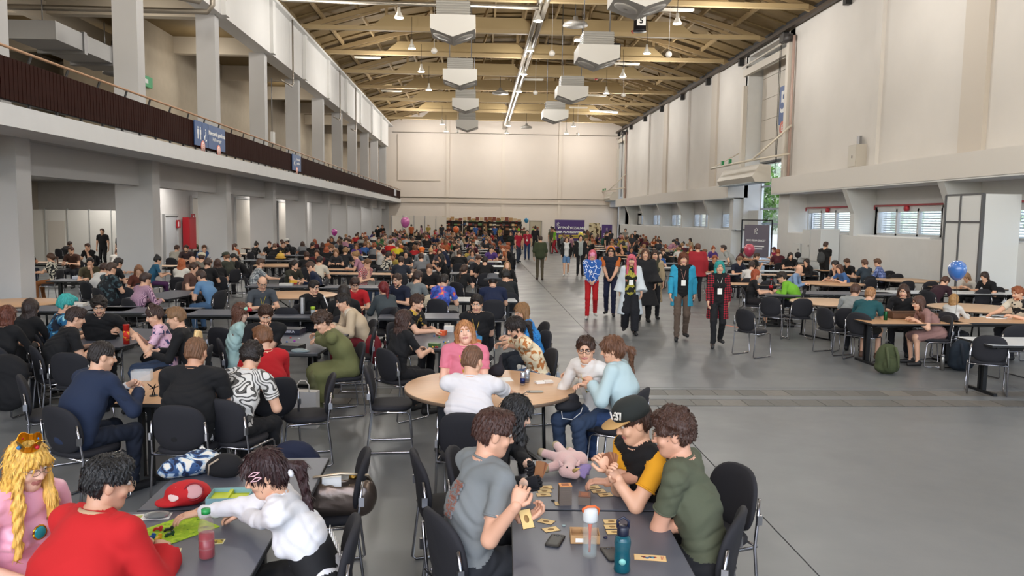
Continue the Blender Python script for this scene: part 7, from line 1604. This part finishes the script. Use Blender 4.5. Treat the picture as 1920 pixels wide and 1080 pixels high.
p=aty(855,430,50); balloon(p,.2,'#e0682c','orange balloon over the rear crowd'); p=aty(1089,441,40); balloon(p,.15,'#d8c83a','yellow balloon over the far aisle'); p=aty(987,413,70); balloon(p,.2,'#2f88b8','blue balloon near the back wall',string_to=.0)
p=aty(1405,468,27); balloon(p,.2,'#b8405c','red balloon before the bright gate')
# ---- far end: game shelves, banners, doors
def shelf(x,y,w_,h_,label,seed):
    t=T('game_shelf',label,'shelf',(x,y,0)); SM=mat('#2a1c16',.6); rr=random.Random(seed)
    for sx in(-w_/2,w_/2,0): MB().box((sx-.02,-.2,0),(sx+.02,.2,h_)).build('upright',SM,t)
    for k in range(int(h_/.4)+1): MB().box((-w_/2,-.2,k*.4),(w_/2,.2,k*.4+.03)).build('shelf_board',SM,t)
    MB().box((-w_/2,.18,0),(w_/2,.2,h_)).build('back_panel',SM,t); return t
rr=random.Random(4); nb=0
for k,x in enumerate((-4.6,-2.55,-.5,1.5,3.4)):
    shelf(x,77.6,1.95,2.1,['far left','second','middle','fourth','far right'][k]+' dark shelf unit of boxed games along the back wall',k)
    for lev in(3,4,5):
        xx=x-.92
        while xx<x+.85:
            w_=rr.uniform(.22,.42); h_=rr.uniform(.1,.3); z_=lev*.4+.03
            if rr.random()<.85:
                c=rr.choice(('#7a2a22','#b06a30','#c9b28a','#2c4a6c','#3c3c40','#d0c8b8','#8c5a34','#5a7a4a')); n=rr.choice(('red','brown','cream','blue','dark','tan'))
                o=MB().box((0,-.19,0),(w_-.02,.15,h_)).build('boxed_game',mat(c,.6),None,loc=(xx,77.6,z_),label='boxed game standing on the dark shelves along the back wall',cat='box',group='boxed games on the back wall shelves'); nb+=1
            xx+=w_
for k in range(20):
    x=-4.+.42*k; c=rr.choice(('#8c5a34','#b08a5a','#7a3a28','#c9b08a'))
    MB().box((0,-.15,0),(.36,.15,rr.uniform(.15,.4))).build('boxed_game',mat(c,.6),None,loc=(x,77.55,2.13),label='boxed game piled on top of the dark shelves',cat='box',group='boxed games on top of the shelves')
A=aty(1041,412,60); B_=aty(1095,446,60); t=T('banner','wide purple banner with white headline and yellow strip','banner',((A.x+B_.x)/2,60,0)); w_=B_.x-A.x; zt,zb=A.z,A.z-1.75
PU=mat('#4c3278',.6); MB().box((-w_/2,0,zb),(w_/2,.03,zt)).build('banner_cloth',PU,t)
for s_ in(-1,1): MB().box((s_*w_/2-.03,.03,0),(s_*w_/2+.03,.08,zt)).build('stand_post',STEEL,t)
text('WYPOŻYCZALNIA',.26,face_m((.15,-.01,zb+1.12),(0,-1,0)),t,WT,bold=.012); text('GIER PLANSZOWYCH',.24,face_m((.1,-.01,zb+.8),(0,-1,0)),t,WT,bold=.012)
MB().box((-.85,-.012,zb+.32),(.85,-.002,zb+.58)).build('yellow_strip',mat('#d8c23a',.6),t); text('BOARD GAMES RENTAL',.15,face_m((0,-.014,zb+.45),(0,-1,0)),t,mat('#2a1c4a',.5),bold=.004)
def pf(par,x,z,s,m_): 
    MB().tube([(x-.3*s,-.015,z-.5*s),(x-.3*s,-.015,z+.3*s),(x,-.015,z+.5*s),(x+.25*s,-.015,z+.25*s),(x,-.015,z),(x-.3*s,-.015,z)],.06*s,6).tube([(x+.3*s,-.015,z-.4*s),(x+.05*s,-.015,z-.3*s),(x,-.015,z-.55*s)],.05*s,6).build('logo',m_,par)
pf(t,-w_/2+.25,zt-.35,.3,WT)
A=aty(1128,419,62); t=T('roll_up_banner','narrow purple roll-up banner right of the wide one','banner',(A.x+.45,62,0)); MB().box((-.42,0,.2),(.42,.02,2.0)).build('banner_cloth',PU,t); MB().box((-.45,-.08,.0),(.45,.1,.1)).build('base',STEEL,t); pf(t,0,1.65,.2,WT)
for k in range(2): MB().box((-.3,-.01,1.1+.12*k),(.3,-.002,1.15+.12*k)).build('text_line',WT,t)
A=aty(1108,417,64); t=T('poster_stand','cream and brown poster stand between the banners','poster',(A.x+.3,64,0)); MB().box((-.45,0,.3),(.45,.03,2.1)).build('poster',pattern('blotch',['#4a3a28','#c9b890','#d8cba8'],3,pos=(.45,.5)),t); MB().box((-.3,-.0,0),(.3,.1,.3)).build('base',STEEL,t)
for px,l_ in((1004,'right'),(797,'left')):
    A=aty(px,420,YB-.05); t=link('door_%d'%(3 if px>900 else 4),None,None,(A.x,YB-.1,0),kind='structure'); MB().box((-.55,0,0),(.55,.06,2.1)).build('leaf',mat('#b8ae98',.6),t); MB().box((-.65,-.02,0),(-.55,.08,2.2)).box((.55,-.02,0),(.65,.08,2.2)).box((-.65,-.02,2.1),(.65,.08,2.2)).build('frame',mat('#8a8478',.5),t); MB().tube([(.4,-.05,1),(.4,-.05,1.12)],.02,6).build('handle',STEEL,t)
# white partition at far left corner
t=T('partition_wall','white panel partition in the far left corner','partition',(-8.2,74,0))
for k in range(5): MB().box((k*1.05,0,0),(k*1.05+1.0,.05,2.5)).build('panel',mat('#d8d0c6',.6),t); MB().box((k*1.05-.03,-.02,0),(k*1.05+.03,.08,2.55)).build('post',STEEL,t)
# grey banner inside the near gate
A=atx(1422,470,13.2); t=T('gate_banner','grey printed banner in a black frame before the near gate','banner',(13.4,A.y+.9,0),-62); MB().box((-.75,0,.7),(.75,.02,2.25)).build('banner_cloth',mat('#6b6674',.7),t)
for a,b in(((-.95,-.02,0),(-.9,.03,2.5)),((.9,-.02,0),(.95,.03,2.5)),((-.95,-.02,2.45),(.95,.03,2.5))): MB().box(a,b).build('frame_bar',BLACK,t)
pf(t,0,1.95,.28,WT); text('MOC PEŁNA GRACZY',.12,face_m((0,-.01,1.5),(0,-1,0)),t,WT,bold=.003)
for k in range(2): MB().box((-.5+.1*k,-.006,1.2-.12*k),(.5-.1*k,-.001,1.25-.12*k)).build('text_line',WT,t)
# fridge, electrical cabinets by the right wall
A=atx(1585,520,13.5); t=T('fridge','tall white fridge against the right wall','fridge',(13.62,29.6,0),0); MB().box((-.35,-.45,0),(.35,.45,2.15)).build('cabinet_body',mat('#c9cdcf',.4),t)
MB().box((-.39,-.44,.1),(-.35,.44,.85)).build('door',mat('#ced2d4',.35),t); MB().box((-.39,-.44,.9),(-.35,.44,2.12)).build('door',mat('#ced2d4',.35),t); MB().tube([(-.42,-.36,1.0),(-.42,-.36,1.4)],.015,6).build('handle',STEEL,t)
for k,(y_,z0_,z1_) in enumerate(((31.6,.9,2.1),(32.6,.7,1.5))): t=T('electrical_cabinet','white electrical cabinet, '+('taller' if k==0 else 'lower')+' of two left of the fridge','cabinet',(13.85,y_,z0_)); MB().box((-.12,-.4,0),(.14,.4,z1_-z0_)).build('case',mat('#c9cccc',.5),t); MB().box((-.135,-.37,.03),(-.12,.37,z1_-z0_-.03)).build('door',mat('#cfd2d2',.5),t); MB().box((-.15,-.3,.5),(-.135,-.25,.58)).build('lock',BLACK,t)
# trees outside the near gate
def tree(x,y,h_,label):
    t=T('tree',label,'tree',(x,y,-.25)); MB().tube([(0,0,0),(.1,.1,h_*.5),(0,0,h_*.8)],[.22,.15,.06],8).build('trunk',mat('#4a3c2c',.9),t)
    rr=random.Random(int(x*7+y)); mb=MB()
    for i in range(2600):
        a=rr.uniform(0,6.28); u=rr.uniform(-1,1); r_=rr.random()**.4; q=Vector((math.cos(a)*math.sqrt(1-u*u)*r_*2.6,math.sin(a)*math.sqrt(1-u*u)*r_*2.6,h_*.62+u*r_*h_*.36)); n=Vector((rr.gauss(0,1),rr.gauss(0,1),rr.gauss(0,1))).normalized(); s_=n.orthogonal().normalized()*.13; b_=n.cross(s_).normalized()*.2; mb.add([q-s_,q-b_,q+s_,q+b_],[(0,1,2,3)])
    mb.build('leaves',mat('#5c8c2c',.8,var=.3,vscale=1.),t,kind='stuff')
tree(21.5,53.5,7.5,'green leafy tree seen through the near side gate'); tree(27,48,8,'second leafy tree farther out beyond the near gate'); tree(24,40,6.5,'leafy tree outside the right windows'); tree(20.5,24,5,'small tree outside the large louvred window')
# grey cap and black bag on a right table, microphone
t=T('grey_cap','pale grey cap lying on a table in the right block','cap',at(1378,520,.741),0); MB().lathe([(.12,0),(.12,.03),(.1,.09),(.05,.13),(.001,.135)],18).build('crown',mat('#8f8c8a',.9),t); MB().cb((0,-.14,.01),(.18,.12,.012)).build('brim',mat('#8f8c8a',.9),t)
t=T('microphone','round black foam microphone on a stand in the right block','microphone',at(1496,478,1.35),0); MB().ball((0,0,0),.1,0,14).build('foam',mat('#14141a',.9),t); MB().cyl((0,0,-.09),(-.05,0,-.62),.012,6).build('stand',BLACK,t)
t=T('cane','thin dark walking cane beside the black cloak','cane',(at(1212,600,0).x,at(1212,600,0).y,0)); MB().tube([(0,0,0),(-.1,.02,.95)],.014,6).build('shaft',mat('#1c1416',.5),t)

# text outlines become ordinary meshes
bpy.context.view_layer.update(); _dg=bpy.context.evaluated_depsgraph_get()
for o in [o for o in SC.objects if o.type=='FONT']:
    me=bpy.data.meshes.new_from_object(o.evaluated_get(_dg)); n=link(o.name,me,o.parent); n.matrix_parent_inverse=o.matrix_parent_inverse.copy(); n.matrix_local=o.matrix_local.copy()
    if not me.materials: me.materials.append(o.data.materials[0])
    nm=o.name; bpy.data.objects.remove(o); n.name=nm
print('tris',sum(len(p.vertices)-2 for me in bpy.data.meshes for p in me.polygons))
